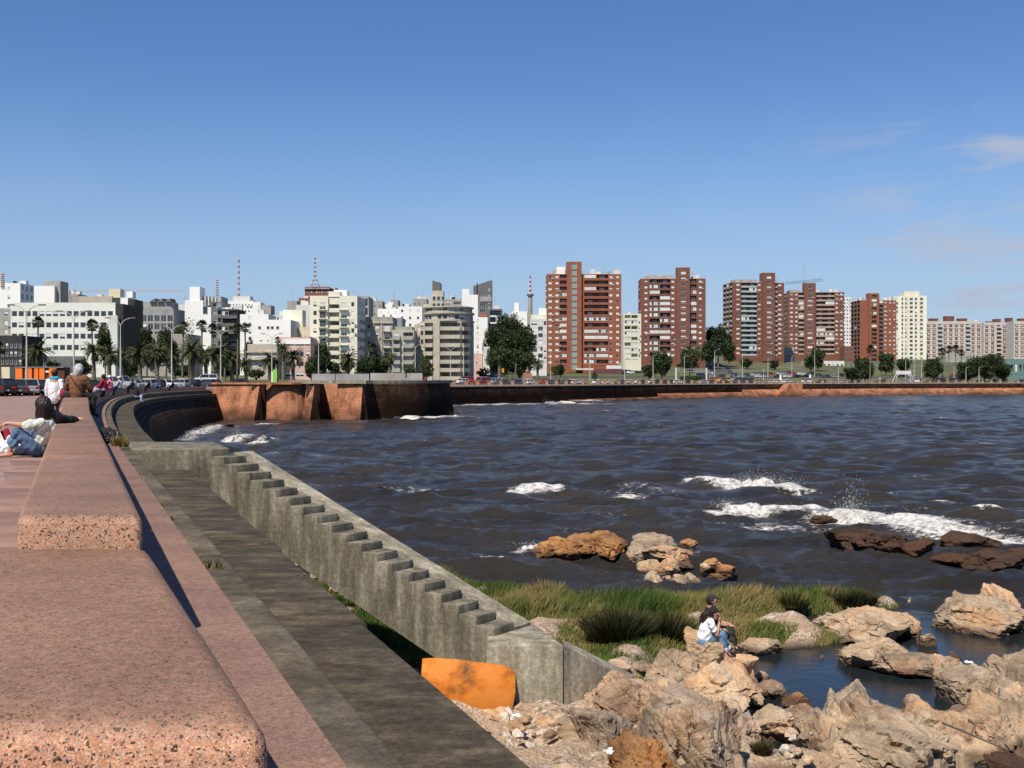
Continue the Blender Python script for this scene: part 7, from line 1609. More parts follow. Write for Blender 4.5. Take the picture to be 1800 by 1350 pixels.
def head(pr_, c, face, up=(0,0,1), s=1.0):
    c = V3(c); f = V3(face).normalized(); u = V3(up); u = (u-f*u.dot(f)).normalized(); l = f.cross(u)
    yaw = math.degrees(math.atan2(f.y, f.x))
    pr_.append(('e', c+u*0.02*s, (0.095*s, 0.075*s, 0.108*s), (0,0,yaw))); pr_.append(('e', c+f*0.028*s-u*0.05*s, (0.062*s, 0.052*s, 0.066*s), (0,0,yaw)))
    pr_.append(('c', c+f*0.088*s+u*0.012*s, c+f*0.108*s-u*0.022*s, 0.009*s, 0.014*s))                                   # nose
    pr_.append(('e', c+f*0.082*s-u*0.055*s, (0.014*s,0.024*s,0.011*s), (0,0,yaw))); pr_.append(('e', c+f*0.066*s-u*0.098*s, (0.024*s,0.024*s,0.02*s), (0,0,yaw)))      # mouth, chin
    for sg in (-1,1):
        pr_.append(('e', c+l*sg*0.074*s-f*0.005*s-u*0.005*s, (0.018*s,0.010*s,0.03*s), (0,0,yaw))); pr_.append(('e', c+f*0.08*s+l*sg*0.03*s+u*0.03*s, (0.012*s,0.02*s,0.008*s), (0,0,yaw)))
def eyes(parent, c, face, s=1.0):
    c = V3(c); f = V3(face).normalized(); l = f.cross(V3((0,0,1)))
    mb = MB()
    for sg in (-1,1): mb.ball(c+f*0.083*s+l*sg*0.03*s+V3((0,0,0.012*s)), 0.012*s)
    mb.build('eyes', mat('eye_dark', (0.02,0.015,0.012), 3, 0.3), parent)
def capsules(pts, rs_): return [('c', pts[i], pts[i+1], rs_[i], rs_[i+1]) for i in range(len(pts)-1)]

# 1. woman on the promenade leaning back against the parapet
D1 = 16.0; s1 = D1/FPX
def person(px, py, d, z, label): return tag(empty('person', ((px-900)/FPX*d, d, z)), label, 'person')
zA = zprom(16)+0.01
P = person(60, 805, D1, zA, 'seated woman with long dark hair and striped shirt leaning against the parapet')
L = lambda px, py, y=0.0: V3(((px-60)*s1, y, (805-py)*s1))
hip = L(62,788,0.05); chest = L(78,752,0.10); neck = L(84,734,0.10); hc = L(74,716,0.06)
sh_n = L(74,746,-0.06); el_n = L(49,749,-0.12); wr_n = L(22,745,-0.13); sh_f = L(92,742,0.25); el_f = L(104,742,0.42); wr_f = L(112,740,0.50)
kn_n = L(36,762,-0.10); an_n = L(22,797,-0.12); kn_f = L(44,766,0.16); an_f = L(44,798,0.20)
pr_ = [('c', hip, chest, 0.13, 0.12), ('c', chest, neck, 0.10, 0.05), ('c', neck, hc, 0.05, 0.05)] + capsules([sh_n, el_n, wr_n], [0.052,0.042,0.026]) + capsules([sh_f, el_f, wr_f], [0.052,0.04,0.026]) + capsules([hip+V3((0,-0.08,0)), kn_n, an_n], [0.09,0.056,0.034]) + capsules([hip+V3((0,0.09,0)), kn_f, an_f], [0.09,0.056,0.034])
ft = an_n+V3((-0.14,-0.02,-0.045)); pr_ += [('c', an_n+V3((0.03,0,-0.02)), an_n+V3((-0.06,0,-0.03)), 0.034, 0.032), ('c', an_n+V3((-0.06,0,-0.03)), ft, 0.032, 0.020)] + [('c', ft+V3((0,-0.025+0.014*i,0)), ft+V3((-0.03+0.003*i,-0.025+0.014*i,-0.003)), 0.011, 0.009) for i in range(5)]
hand(pr_, wr_n, (-1,-0.1,-0.35), (-0.2,0,1), 1.0, 0.75); hand(pr_, wr_f, (0.85,0.5,-0.15), (0,0,1), 1.0, 0.35, side=-1); head(pr_, hc, (-0.15,1,0.0))
blob('body', pr_, SKIN, P, 0.008, 3); eyes(P, hc, (-0.15,1,0.0))
blob('striped_shirt', [('c', hip+V3((0,0,0.04)), chest, 0.145, 0.14), ('c', chest, neck+V3((0,0,-0.05)), 0.135, 0.075), ('c', sh_n, sh_n.lerp(el_n,0.85), 0.075, 0.070), ('c', sh_f, sh_f.lerp(el_f,0.5), 0.07, 0.06), ('c', sh_n, sh_f, 0.075, 0.07)], STRIPE, P, 0.011, 3)
blob('jeans', [('e', hip+V3((0.02,0.02,-0.02)), (0.15,0.17,0.12), (0,0,0))] + capsules([hip+V3((0,-0.08,0)), kn_n, kn_n.lerp(an_n,0.42)], [0.115,0.078,0.072]) + capsules([hip+V3((0,0.09,0)), kn_f, kn_f.lerp(an_f,0.5)], [0.115,0.078,0.072]), JEANS, P, 0.011, 3)
blob('rolled_cuff', [('c', kn_n.lerp(an_n,0.36), kn_n.lerp(an_n,0.50), 0.078, 0.078)], JEANS2, P, 0.010, 1)
hp = [('e', hc+V3((0.0,-0.02,0.035)), (0.108,0.105,0.112), (0,0,0)), ('c', hc+V3((0.02,-0.05,0)), hc+V3((0.0,-0.03,-0.20)), 0.10, 0.085), ('c', hc+V3((-0.03,-0.04,-0.05)), hc+V3((-0.05,-0.04,-0.22)), 0.07, 0.05), ('c', hc+V3((0.06,0.0,-0.08)), hc+V3((0.13,0.10,-0.17)), 0.07, 0.10), ('c', hc+V3((0.1,0.08,-0.16)), el_f+V3((0,0,0.02)), 0.09, 0.055)]
blob('hair', hp[:4], HAIRM, P, 0.010, 3); blob('sleeve', [('c', sh_f+V3((0,0,0.01)), el_f, 0.08, 0.062), ('c', el_f, wr_f.lerp(el_f,0.2), 0.062, 0.045)], BLACKC, P, 0.010, 2)
# bags around her
def bag(name, px, py, d, z, prims, mt, label, cat='bag', vox=0.012, noise=0.02):
    r = tag(empty(name, ((px-900)/FPX*d, d, z)), label, cat); o = blob('bag_body', prims, mt, r, vox, 1)
    for v in o.data.vertices: n_ = fbm(v.co*9+V3((px,0,0)), 3); v.co += v.normal*n_*noise
    return r
PLAST = mat('white_plastic_film', [(0.55,0.58,0.60),(0.78,0.80,0.80)], 14, 0.4, bump=0.8, bscale=22, bdist=0.02)
bag('plastic_bag', 8, 800, 16.45, zA, [('e',(0,0,0.09),(0.17,0.14,0.12),(0,10,0)),('c',(0.02,0,0.12),(0.09,0,0.24),0.07,0.03),('c',(-0.05,0,0.12),(-0.08,0,0.22),0.06,0.02)], PLAST, 'crumpled white plastic bag with handles beside the seated woman\'s foot', 'bag', 0.012, 0.035)
bag('plastic_bag', 36, 801, 16.6, zA, [('e',(0,0,0.07),(0.15,0.12,0.09),(0,0,20)),('c',(0,0,0.08),(0.14,0,0.05),0.06,0.03)], PLAST, 'white plastic bag with dark print lying under the seated woman\'s knees', 'bag', 0.012, 0.03)
bag('handbag', 50, 802, 16.4, zA, [('e',(0,0,0.08),(0.20,0.12,0.09),(0,0,0)),('c',(-0.1,0,0.10),(0.12,0,0.14),0.06,0.05)], NAVY, 'dark soft bag on the paving behind the seated woman\'s legs', 'bag')
r = tag(empty('snack_packet', ((14-900)/FPX*16.55, 16.55, zA+0.22)), 'red and cream snack packet poking out of the plastic bag', 'packet'); mb = MB(); mb.box(-0.05,0.06,-0.02,0.02,0,0.15,0,Matrix.Rotation(R(-25),4,'Y')); mb.build('wrapper', REDC, r); mb = MB(); mb.box(-0.1,-0.04,-0.02,0.02,-0.02,0.13,0,Matrix.Rotation(R(-12),4,'Y')); mb.build('cream_end', CREAM, r)
# black bag on the granite ledge
r = bag('backpack', 188, 773, 23.6, zl1(23.6)+0.0, [('e',(0,0,0.15),(0.30,0.18,0.16),(0,12,0)),('e',(0.14,0,0.12),(0.20,0.16,0.13),(0,20,0)),('c',(-0.2,0,0.2),(0.05,0,0.28),0.07,0.05)], BLACKC, 'shiny black bag with small white spots lying on the granite ledge', 'bag', 0.016, 0.03)
mb = MB(); q_ = random.Random(4)
for i in range(22): mb.ball((q_.uniform(-0.05,0.30), -0.165-q_.uniform(-0.02,0.015), q_.uniform(0.06,0.24)), 0.008, sub=1)
mb.build('spot_print', WHITEC, r); r['label'] = 'shiny black bag with small white spots lying on the granite ledge'

# 2. person in a brown jacket and grey hood astride the parapet, back to us
D2 = 30.5; s2 = D2/FPX; cx2 = (ref(D2)-0.3)/D2*FPX+900; zs = ztop(D2)
P = tag(empty('person', (ref(D2)-0.3, D2, zs)), 'person in brown leather jacket and grey hood sitting astride the parapet, back turned', 'person')
L2 = lambda dx, y, z: V3((dx, y, z))
body = [('c',(0,0,0.10),(0,0.02,0.42),0.15,0.16),('c',(0,0.02,0.45),(0,0.05,0.62),0.10,0.055),('c',(-0.17,0.02,0.5),(-0.30,0.10,0.26),0.055,0.045),('c',(-0.30,0.10,0.26),(-0.20,0.30,0.14),0.042,0.03),('c',(0.17,0.02,0.5),(0.28,0.10,0.26),0.055,0.045),('c',(0.28,0.10,0.26),(0.20,0.30,0.14),0.042,0.03),
        ('c',(-0.10,0.02,0.08),(-0.42,0.18,0.02),0.09,0.065),('c',(-0.42,0.18,0.02),(-0.46,0.05,-0.40),0.06,0.04),('c',(0.10,0.02,0.08),(0.38,0.12,0.02),0.09,0.065),('c',(0.38,0.12,0.02),(0.40,0.02,-0.42),0.06,0.04),('c',(-0.46,0.05,-0.42),(-0.50,0.22,-0.46),0.04,0.03),('c',(0.40,0.02,-0.44),(0.42,0.2,-0.48),0.04,0.03)]
hand(body,(-0.20,0.30,0.14),(0.6,0.6,-0.3),(0,0,1)); hand(body,(0.20,0.30,0.14),(-0.6,0.6,-0.3),(0,0,1)); head(body,(0,0.08,0.74),(0.2,1,-0.1)); blob('body', body, SKIN, P, 0.012, 2)
blob('leather_jacket', [('c',(0,0,0.10),(0,0.01,0.38),0.20,0.22),('c',(0,0.01,0.38),(0,0.03,0.58),0.20,0.09),('c',(-0.20,0.02,0.50),(-0.335,0.10,0.26),0.095,0.085),('c',(-0.335,0.10,0.26),(-0.24,0.27,0.14),0.08,0.055),('c',(0.20,0.02,0.50),(0.315,0.10,0.26),0.095,0.085),('c',(0.315,0.10,0.26),(0.24,0.27,0.14),0.08,0.055),('c',(-0.2,0.02,0.52),(0.2,0.02,0.52),0.09,0.09)], LEATH, P, 0.016, 2)
blob('grey_hood', [('e',(0.02,0.05,0.76),(0.125,0.135,0.15),(0,10,0)),('c',(0,0.01,0.62),(0.04,-0.01,0.72),0.10,0.11)], GREYC, P, 0.014, 2)
blob('black_trousers', [('e',(0,0.03,0.06),(0.23,0.17,0.12),(0,0,0)),('c',(-0.10,0.02,0.08),(-0.42,0.18,0.02),0.12,0.095),('c',(-0.42,0.18,0.02),(-0.47,0.05,-0.40),0.09,0.07),('c',(0.10,0.02,0.08),(0.38,0.12,0.0),0.12,0.095),('c',(0.38,0.12,0.0),(0.40,0.02,-0.42),0.09,0.07)], BLACKC, P, 0.014, 2)
mb = MB(); mb.path([(-0.13,-0.18,0.60),(0.0,-0.225,0.40),(0.19,-0.14,0.14)], 0.012, 5); mb.build('shoulder_strap', BLACKC, P)
for sg in (-1,1): blob('shoe', [('c',(sg*0.44,0.04,-0.46),(sg*0.46,0.24,-0.49),0.05,0.04)], BLACKC, P, 0.012, 1)

# 3. standing person in a white coat with a backpack
D3 = 36.0; z3 = zprom(D3)
P = tag(empty('person', ((96-900)/FPX*D3, D3, z3)), 'person standing in a white coat with turquoise hood, backpack on one arm', 'person')
body = [('c',(0,0,0.85),(0,0,1.25),0.14,0.15),('c',(0,0,1.28),(0,0.02,1.44),0.09,0.05)] + capsules([(-0.18,0,1.28),(-0.25,0.02,1.02),(-0.26,0.06,0.82)],[0.05,0.042,0.03]) + capsules([(0.18,0,1.28),(0.24,-0.04,1.03),(0.20,-0.10,0.85)],[0.05,0.042,0.03]) + capsules([(-0.09,0,0.84),(-0.10,0,0.45),(-0.10,0,0.08)],[0.09,0.06,0.04]) + capsules([(0.09,0,0.84),(0.10,0.03,0.45),(0.10,0.05,0.08)],[0.09,0.06,0.04])
body += [('c',(-0.10,0,0.04),(-0.11,0.14,0.03),0.04,0.03),('c',(0.10,0.05,0.04),(0.11,0.2,0.03),0.04,0.03)]
hand(body,(-0.26,0.06,0.82),(-0.05,0.1,-1),(0,1,0)); hand(body,(0.20,-0.10,0.85),(0,0,-1),(0,1,0)); head(body,(0,0.03,1.53),(-0.2,1,0)); blob('body', body, SKIN, P, 0.013, 2)
blob('white_coat', [('c',(0,0,0.74),(0,0,1.15),0.20,0.18),('c',(0,0,1.15),(0,0,1.36),0.17,0.08),('c',(-0.19,0,1.28),(-0.265,0.02,1.02),0.085,0.072),('c',(-0.265,0.02,1.02),(-0.27,0.05,0.84),0.068,0.055),('c',(0.19,0,1.28),(0.255,-0.04,1.03),0.085,0.072),('c',(0.255,-0.04,1.03),(0.21,-0.09,0.88),0.068,0.055)], WHITEC, P, 0.016, 2)
blob('turquoise_hood', [('c',(-0.09,-0.03,1.38),(0.09,-0.03,1.38),0.06,0.06),('e',(0,-0.07,1.35),(0.10,0.06,0.07),(0,0,0))], BLUEC, P, 0.014, 2); blob('hair', [('e',(0,0.0,1.55),(0.10,0.105,0.115),(0,0,0)),('c',(0,-0.02,1.5),(0,-0.03,1.43),0.08,0.05)], HAIRM, P, 0.013, 2)
blob('black_trousers', [('e',(0,0,0.80),(0.19,0.14,0.12),(0,0,0))]+capsules([(-0.09,0,0.8),(-0.10,0,0.45),(-0.10,0,0.12)],[0.11,0.085,0.065])+capsules([(0.09,0,0.8),(0.10,0.03,0.45),(0.10,0.05,0.12)],[0.11,0.085,0.065]), BLACKC, P, 0.016, 2)
r = tag(empty('backpack', ((96-900)/FPX*D3+0.36, D3-0.12, z3+0.62)), 'purple, red and grey backpack hanging from the white coated person\'s right arm', 'backpack')
blob('pack_body', [('e',(0.02,0,0.22),(0.17,0.14,0.25),(0,-12,0)),('e',(0.05,-0.04,0.12),(0.16,0.14,0.14),(0,0,0))], NAVY, r, 0.014, 2); blob('front_pocket', [('e',(0.0,-0.13,0.24),(0.11,0.04,0.16),(0,-12,0))], REDC, r, 0.012, 1); blob('side_pocket', [('e',(0.15,-0.06,0.2),(0.06,0.08,0.17),(0,-12,0))], GREYC, r, 0.012, 1)
mb = MB(); mb.path([(-0.16,-0.12,0.66),(-0.10,-0.16,0.42),(-0.04,-0.14,0.36)], 0.018, 5); mb.path([(-0.52,-0.2,0.16),(-0.3,-0.25,0.28),(-0.1,-0.16,0.45)], 0.016, 5); mb.build('strap', cloth('striped_strap', (0.55,0.12,0.08), (0.6,0.5,0.35), 30), r)

def sitter(px, d, z, label, top, bottom, hat=None, face=(-1,0.2,0), s=1.0, lean=0.0, hairlen=0.0, facing=-1, vox=0.018, prone=False):
    """person seated sideways on a wall; facing -1 looks left"""
    f = facing; P = tag(empty('person', ((px-900)/FPX*d, d, z)), label, 'person'); k = s
    q = lambda x, y, zz: V3((x*f*-1*k*-1, y*k, zz*k))
    hip = q(0,0,0.10); ch = q(lean*0.6,0,0.42); nk = q(lean,0,0.58); hc = q(lean+0.03,0,0.74)
    kn = [q(0.38,-0.10,0.12), q(0.36,0.10,0.14)]; an = [q(0.42,-0.10,-0.28), q(0.40,0.10,-0.26)]
    sh = [q(lean*0.9,-0.18,0.52), q(lean*0.9,0.18,0.52)]; el = [q(lean+0.12,-0.22,0.28), q(lean+0.12,0.22,0.28)]; wr = [q(lean+0.33,-0.10,0.24), q(lean+0.33,0.10,0.24)]
    b = [('c',hip,ch,0.13*k,0.14*k),('c',ch,nk,0.10*k,0.05*k),('c',nk,hc,0.05*k,0.05*k)]
    for i in (0,1): b += capsules([sh[i],el[i],wr[i]],[0.05*k,0.042*k,0.028*k])+capsules([hip,kn[i],an[i]],[0.09*k,0.06*k,0.04*k])+[('c',an[i],an[i]+q(0.14,0,-0.05),0.04*k,0.03*k)]; hand(b, wr[i], q(1,0,-0.1), (0,0,1), k)
    head(b, hc, q(*face) if False else (f*1.0*1, face[1], face[2]), s=k); blob('body', b, SKIN, P, vox*0.8, 2)
    j = [('c',hip,ch,0.17*k,0.18*k),('c',ch,nk,0.16*k,0.08*k)]
    for i in (0,1): j += capsules([sh[i],el[i],wr[i]],[0.08*k,0.07*k,0.05*k])
    blob('jacket', j, top, P, vox, 2)
    t_ = [('e',hip,(0.17*k,0.18*k,0.12*k),(0,0,0))]
    for i in (0,1): t_ += capsules([hip,kn[i],an[i]],[0.12*k,0.09*k,0.07*k])
    blob('trousers', t_, bottom, P, vox, 2)
    if hat is None or hairlen:
        hr = [('e',hc+q(-0.02,0,0.03),(0.108*k,0.10*k,0.112*k),(0,0,0))]
        if hairlen: hr.append(('c',hc+q(-0.05,0,-0.02),hc+q(-0.06,0,-hairlen),0.08*k,0.06*k))
        blob('hair', hr, HAIRM, P, vox*0.8, 2)
    if hat is not None: blob('hat', [('e',hc+q(0,0,0.06),(0.115*k,0.105*k,0.085*k),(0,0,0)),('e',hc+q(0.06,0,0.05),(0.11*k,0.09*k,0.018*k),(0,0,0))], hat, P, vox*0.7, 1)
    for i in (0,1): blob('shoe', [('c',an[i]+q(-0.02,0,-0.04),an[i]+q(0.16,0,-0.07),0.048*k,0.04*k)], BLACKC, P, vox*0.7, 1)
    return P
def seat(d, off=-0.3): return (ref(d)+off)/d*FPX+900
sitter(182, 58, ztop(58)-0.02, 'person with long dark hair in a dark red jacket sitting on the parapet facing left', REDC, GREYC, None, hairlen=0.22)
sitter(193, 66, ztop(66)-0.02, 'person in a bright pink jacket and white hat sitting on the parapet', PINKC, BLACKC, WHITEC)
sitter(233, 95, ztop(95)-0.05, 'dark dressed person sitting on the parapet right of the pink jacketed one', NAVY, BLACKC)
sitter(240, 88, zl1(88), 'person in a dark top and pale blue trousers sitting on the lower ledge', BLACKC, cloth('pale_blue_trousers',(0.32,0.38,0.5),(0.45,0.5,0.6)), facing=1)
sitter(262, 118, ztop(118)-0.05, 'dark clothed person on the parapet before the date palms', BLACKC, BLACKC)
sitter(275, 122, ztop(122)-0.05, 'person in a blue jacket on the parapet, rightmost of the seated row', cloth('blue_jacket',(0.05,0.10,0.22),(0.08,0.15,0.3)), NAVY, facing=1)
sitter(304, 140, ztop(140)-0.05, 'lone black clad person on the parapet below the fourth double lamp', BLACKC, BLACKC)
sitter(210, 74, ztop(74)-0.02, 'person with a pale hat and grey top sitting beyond the pink jacket', GREYC, NAVY, CREAM2)

# 4. couple on the rocks
D4 = 22.0; s4 = D4/FPX; zr = CAMZ-(1150-HOR)*s4
Lc = lambda px, py, y=0.0: V3(((px-1265)*s4, y, (1150-py)*s4))
def couple(label, P_, top, bottom, y0, hat, face, hd, nk, ch, hp_, sh, el, wr, kn, an, toe, sleeve, pony=None, cuff=None, hdir=(1,0,0.1), shoe_white=True, el2=None, wr2=None):
    P = tag(empty('person', ((1265-900)/FPX*D4, D4+y0, zr)), label, 'person'); L = lambda p, y=0.0: V3(((p[0]-1265)*s4, y, (1150-p[1])*s4))
    hp = L(hp_); c = L(ch); n = L(nk); h = L(hd); b = [('c',hp,c,0.125,0.125),('c',c,n,0.11,0.05),('c',n,h,0.048,0.05)]
    S = [L(sh,-0.15), L(sh,0.15)]; E_ = [L(el,-0.17), L(el2 or el,0.17)]; W_ = [L(wr,-0.10), L(wr2 or wr,0.12)]
    K = [L(kn,-0.10), L((kn[0]+6,kn[1]+2),0.12)]; A_ = [L(an,-0.10), L((an[0]+8,an[1]+2),0.13)]; T_ = [L(toe,-0.10), L((toe[0]+8,toe[1]+2),0.13)]
    for i in (0,1): b += capsules([S[i],E_[i],W_[i]],[0.048,0.040,0.026])+capsules([hp,K[i],A_[i]],[0.085,0.056,0.036])+[('c',A_[i],T_[i],0.036,0.028)]; hand(b, W_[i], hdir if i == 0 else (1,0,-0.2), (0.2,0,1), 1.0, 0.8)
    head(b, h, face); blob('body', b, SKIN, P, 0.009, 3); eyes(P, h, face)
    t_ = [('c',hp+V3((0,0,0.03)),c,0.145,0.15),('c',c,n+V3((0,0,-0.04)),0.145,0.075),('c',S[0],S[1],0.075,0.075)]
    for i in (0,1): t_ += [('c',S[i],S[i].lerp(E_[i],sleeve),0.075,0.065)]
    blob('shirt', t_, top, P, 0.012, 2)
    t_ = [('e',hp+V3((0,0,-0.01)),(0.15,0.17,0.11),(0,0,0))]
    for i in (0,1): t_ += capsules([hp,K[i],K[i].lerp(A_[i],0.86)],[0.11,0.078,0.062])
    blob('trousers', t_, bottom, P, 0.012, 2)
    if cuff:
        for i in (0,1): blob('trouser_cuff', [('c',K[i].lerp(A_[i],0.78),K[i].lerp(A_[i],0.88),0.068,0.068)], cuff, P, 0.011, 1)
    for i in (0,1):
        blob('shoe', [('c',A_[i]+V3((-0.03,0,-0.01)),T_[i],0.048,0.038)], BLACKC, P, 0.010, 1); d_ = (T_[i]-A_[i]).normalized(); mb = MB(); a = A_[i]+V3((-0.05,0,-0.055)); e = T_[i]+V3((0.03,0,-0.035)); mb.tube(a, e, 0.018, 0.016, 6); mb.build('shoe_sole', WHITEC, P)
    f = V3(face).normalized()
    blob('cap', [('e',h+V3((-0.01,0,0.055)),(0.108,0.088,0.075),(0,8,0)),('e',h+f*0.12+V3((0,0,0.055)),(0.07,0.062,0.012),(0,8,0))], hat, P, 0.009, 1)
    blob('hair', [('e',h+V3((-0.035,0,0.0)),(0.085,0.082,0.085),(0,0,0))]+([('c',h+V3((-0.09,0,0.03)),h+V3((-0.17,0,-0.02)),0.035,0.06),('c',h+V3((-0.17,0,-0.02)),h+V3((-0.20,0,-0.20)),0.06,0.03)] if pony else []), HAIRM, P, 0.010, 2)
    return P
couple('woman in white t-shirt, blue jeans and black cap seated on the rock, hand raised', 0, WHITEC, JEANS2, -0.05, BLACKC, (1,-0.25,-0.1), (1254,1078), (1248,1088), (1243,1104), (1237,1126), (1247,1092), (1257,1112), (1263,1090), (1266,1113), (1273,1144), (1284,1152), 0.55, True, cloth('pale_cuff',(0.45,0.52,0.6),(0.55,0.62,0.7)), (0.1,0,1), el2=(1262,1112), wr2=(1270,1108))
couple('man in black t-shirt, dark cap and olive trousers seated behind the woman', 0, BLACKC, OLIVE, 0.42, cloth('dark_cap',(0.02,0.022,0.02),(0.035,0.037,0.033)), (1,-0.1,0), (1259,1064), (1254,1077), (1250,1096), (1250,1124), (1258,1084), (1270,1103), (1288,1107), (1285,1112), (1296,1143), (1308,1152), 0.8, None, None, (1,0,0))
bag('plastic_bag', 1258, 1153, 21.85, zr-0.03, [('e',(0,0,0.07),(0.09,0.08,0.08),(0,10,0)),('c',(0,0,0.1),(-0.03,0,0.17),0.05,0.03)], PLAST, 'small white plastic bag on the rock by the woman\'s shoes', 'bag', 0.010, 0.03)
# ledge under the seated pair so that seat and feet touch stone
o = rock_mesh('rock', 0.62, 0.75, 0.42, 501, T, 5, 14, 0.12, 0.55, None, V3(((1248-900)*s4, D4+0.25, zr+0.06))); tag(o, 'rock step on which the couple on the shore sit', 'rock')
o = rock_mesh('rock', 0.62, 0.6, 0.30, 502, T, 5, 14, 0.10, 0.5, None, V3(((1290-900)*s4, D4+0.10, zr-0.22))); tag(o, 'flat rock shelf beneath the couple\'s shoes', 'rock')
# distant walkers on the far promenade and fence
q_ = random.Random(8)
def walker(px, d, top, label, zoff=0.0):
    x = (px-900)/FPX*d; z = hland(x, d)+zoff; P = tag(empty('person', (x, d, z)), label, 'person'); s = 0.98
    blob('body', [('c',(0,0,0.85),(0,0,1.3),0.13,0.15),('c',(0,0,1.4),(0,0,1.5),0.05,0.05),('e',(0,0,1.6),(0.09,0.09,0.12),(0,0,0)),('c',(-0.17,0,1.3),(-0.22,0,0.85),0.05,0.04),('c',(0.17,0,1.3),(0.22,0.05,0.85),0.05,0.04),('c',(-0.08,0,0.85),(-0.14,-0.1,0.05),0.08,0.05),('c',(0.08,0,0.85),(0.14,0.12,0.05),0.08,0.05)], SKIN, P, 0.03, 1)
    blob('jacket', [('c',(0,0,0.9),(0,0,1.35),0.18,0.18),('c',(-0.17,0,1.3),(-0.23,0,0.95),0.08,0.07),('c',(0.17,0,1.3),(0.23,0.04,0.95),0.08,0.07)], top, P, 0.03, 1); blob('trousers', [('c',(-0.08,0,0.88),(-0.14,-0.1,0.12),0.11,0.07),('c',(0.08,0,0.88),(0.14,0.12,0.12),0.11,0.07)], NAVY, P, 0.03, 1)
for px, d, m_, lab in ((748,188,REDC,'person in red at the right end of the bastion fence'),(1026,312,REDC,'walker in red on the far promenade before the orange tower'),(983,305,BLACKC,'walker in black on the far promenade, left of the one in red'),(1292,392,BLACKC,'walker in black on the far promenade above the ramp'),(1510,425,NAVY,'walker in navy on the far promenade below the crane tower'),(1556,470,REDC,'player in red on the ball court'),(1574,472,NAVY,'player in navy on the ball court'),(1547,471,WHITEC,'player in white on the ball court'),(843,292,GREYC,'walker in grey by the bastion end')):
    walker(px, d, m_, lab, 0.3 if px == 748 else 0)
bpy.data.scenes.remove(TMP)
# litter and small things
r = tag(empty('pen', ((597-900)/FPX*dz(1308, CAMZ-1.42), dz(1308, CAMZ-1.42), CAMZ-1.40), R(20)), 'small black marker lying on the concrete strip beside the granite ledge', 'pen'); mb = MB(); mb.tube((-0.022,0,0),(0.012,0,0.002),0.005,n=8); mb.build('barrel', DARKM, r); mb = MB(); mb.tube((0.012,0,0.002),(0.024,0,0.002),0.0055,n=8); mb.build('cap', STEEL, r)
def scrap(px, py, z, w, h, label, mt=WHITE):
    d = dz(py, z); s = d/FPX; r = tag(empty('litter', ((px-900)*s, d, z), R(px % 50)), label, 'litter'); v = []; n = 5
    for i in range(n):
        for j in range(n): v.append(((i/(n-1)-0.5)*w*s, (j/(n-1)-0.5)*w*s*0.7, 0.04+0.05*fbm((i*0.6+px, j*0.6, 0), 2)))
    f = [(i*n+j, (i+1)*n+j, (i+1)*n+j+1, i*n+j+1) for i in range(n-1) for j in range(n-1)]; me = bpy.data.meshes.new('sheet'); me.from_pydata(v, [], f); me.materials.append(mt); o = mesh_obj('sheet', me, r); q = o.modifiers.new('s','SOLIDIFY'); q.thickness = 0.01
scrap(1058,1240,0.75,20,6,'white polystyrene scrap leaning at the tip of the concrete buttress'); scrap(1075,1325,0.75,22,10,'white crumpled cup and paper at the bottom edge below the grey rock'); scrap(1704,1168,0.18,14,8,'white plastic tub lid beside the small pink rock'); scrap(1003,1262,0.62,10,8,'white plastic strip by the landing block corner'); scrap(908,1262,0.66,14,8,'white foam piece in the rubble line')
dw = tag(empty('driftwood', tuple(G(1715,1300,0.55))), 'thin dark driftwood branch lying on the rocks at the lower right', 'branch'); mb = MB(); mb.path([(-0.5,0,0.25),(-0.1,-0.1,0.1),(0.4,-0.2,-0.1)], [0.02,0.018,0.01], 6); mb.build('stem', BARK, dw); mb = MB(); mb.path([(-0.1,-0.1,0.1),(0.05,0.1,0.22),(0.2,0.12,0.2)], [0.014,0.01,0.006], 6); mb.build('twig', BARK, dw)
bd = tag(empty('bird', ((1599-900)/FPX*26.2, 26.2, 0.80)), 'small yellowish bird perched on the top of the long tan spur', 'bird')
mb = MB(); mb.ball((0,0,0.06), 0.035, sub=2, sc=(1.0,0.8,1.4)); mb.ball((0.015,0,0.125), 0.022, sub=2); mb.tube((0.03,0,0.125),(0.055,0,0.12),0.006,0.001,5); mb.build('bird_body', mat('bird_yellow',(0.4,0.35,0.12),5,0.8), bd); mb = MB(); mb.tube((-0.02,0,0.04),(-0.08,0,-0.01),0.012,0.006,5); mb.build('tail', DARKM, bd); mb = MB(); mb.tube((0,0.012,0.03),(0,0.012,-0.04),0.003,n=4); mb.tube((0,-0.012,0.03),(0,-0.012,-0.04),0.003,n=4); mb.build('legs', DARKM, bd)
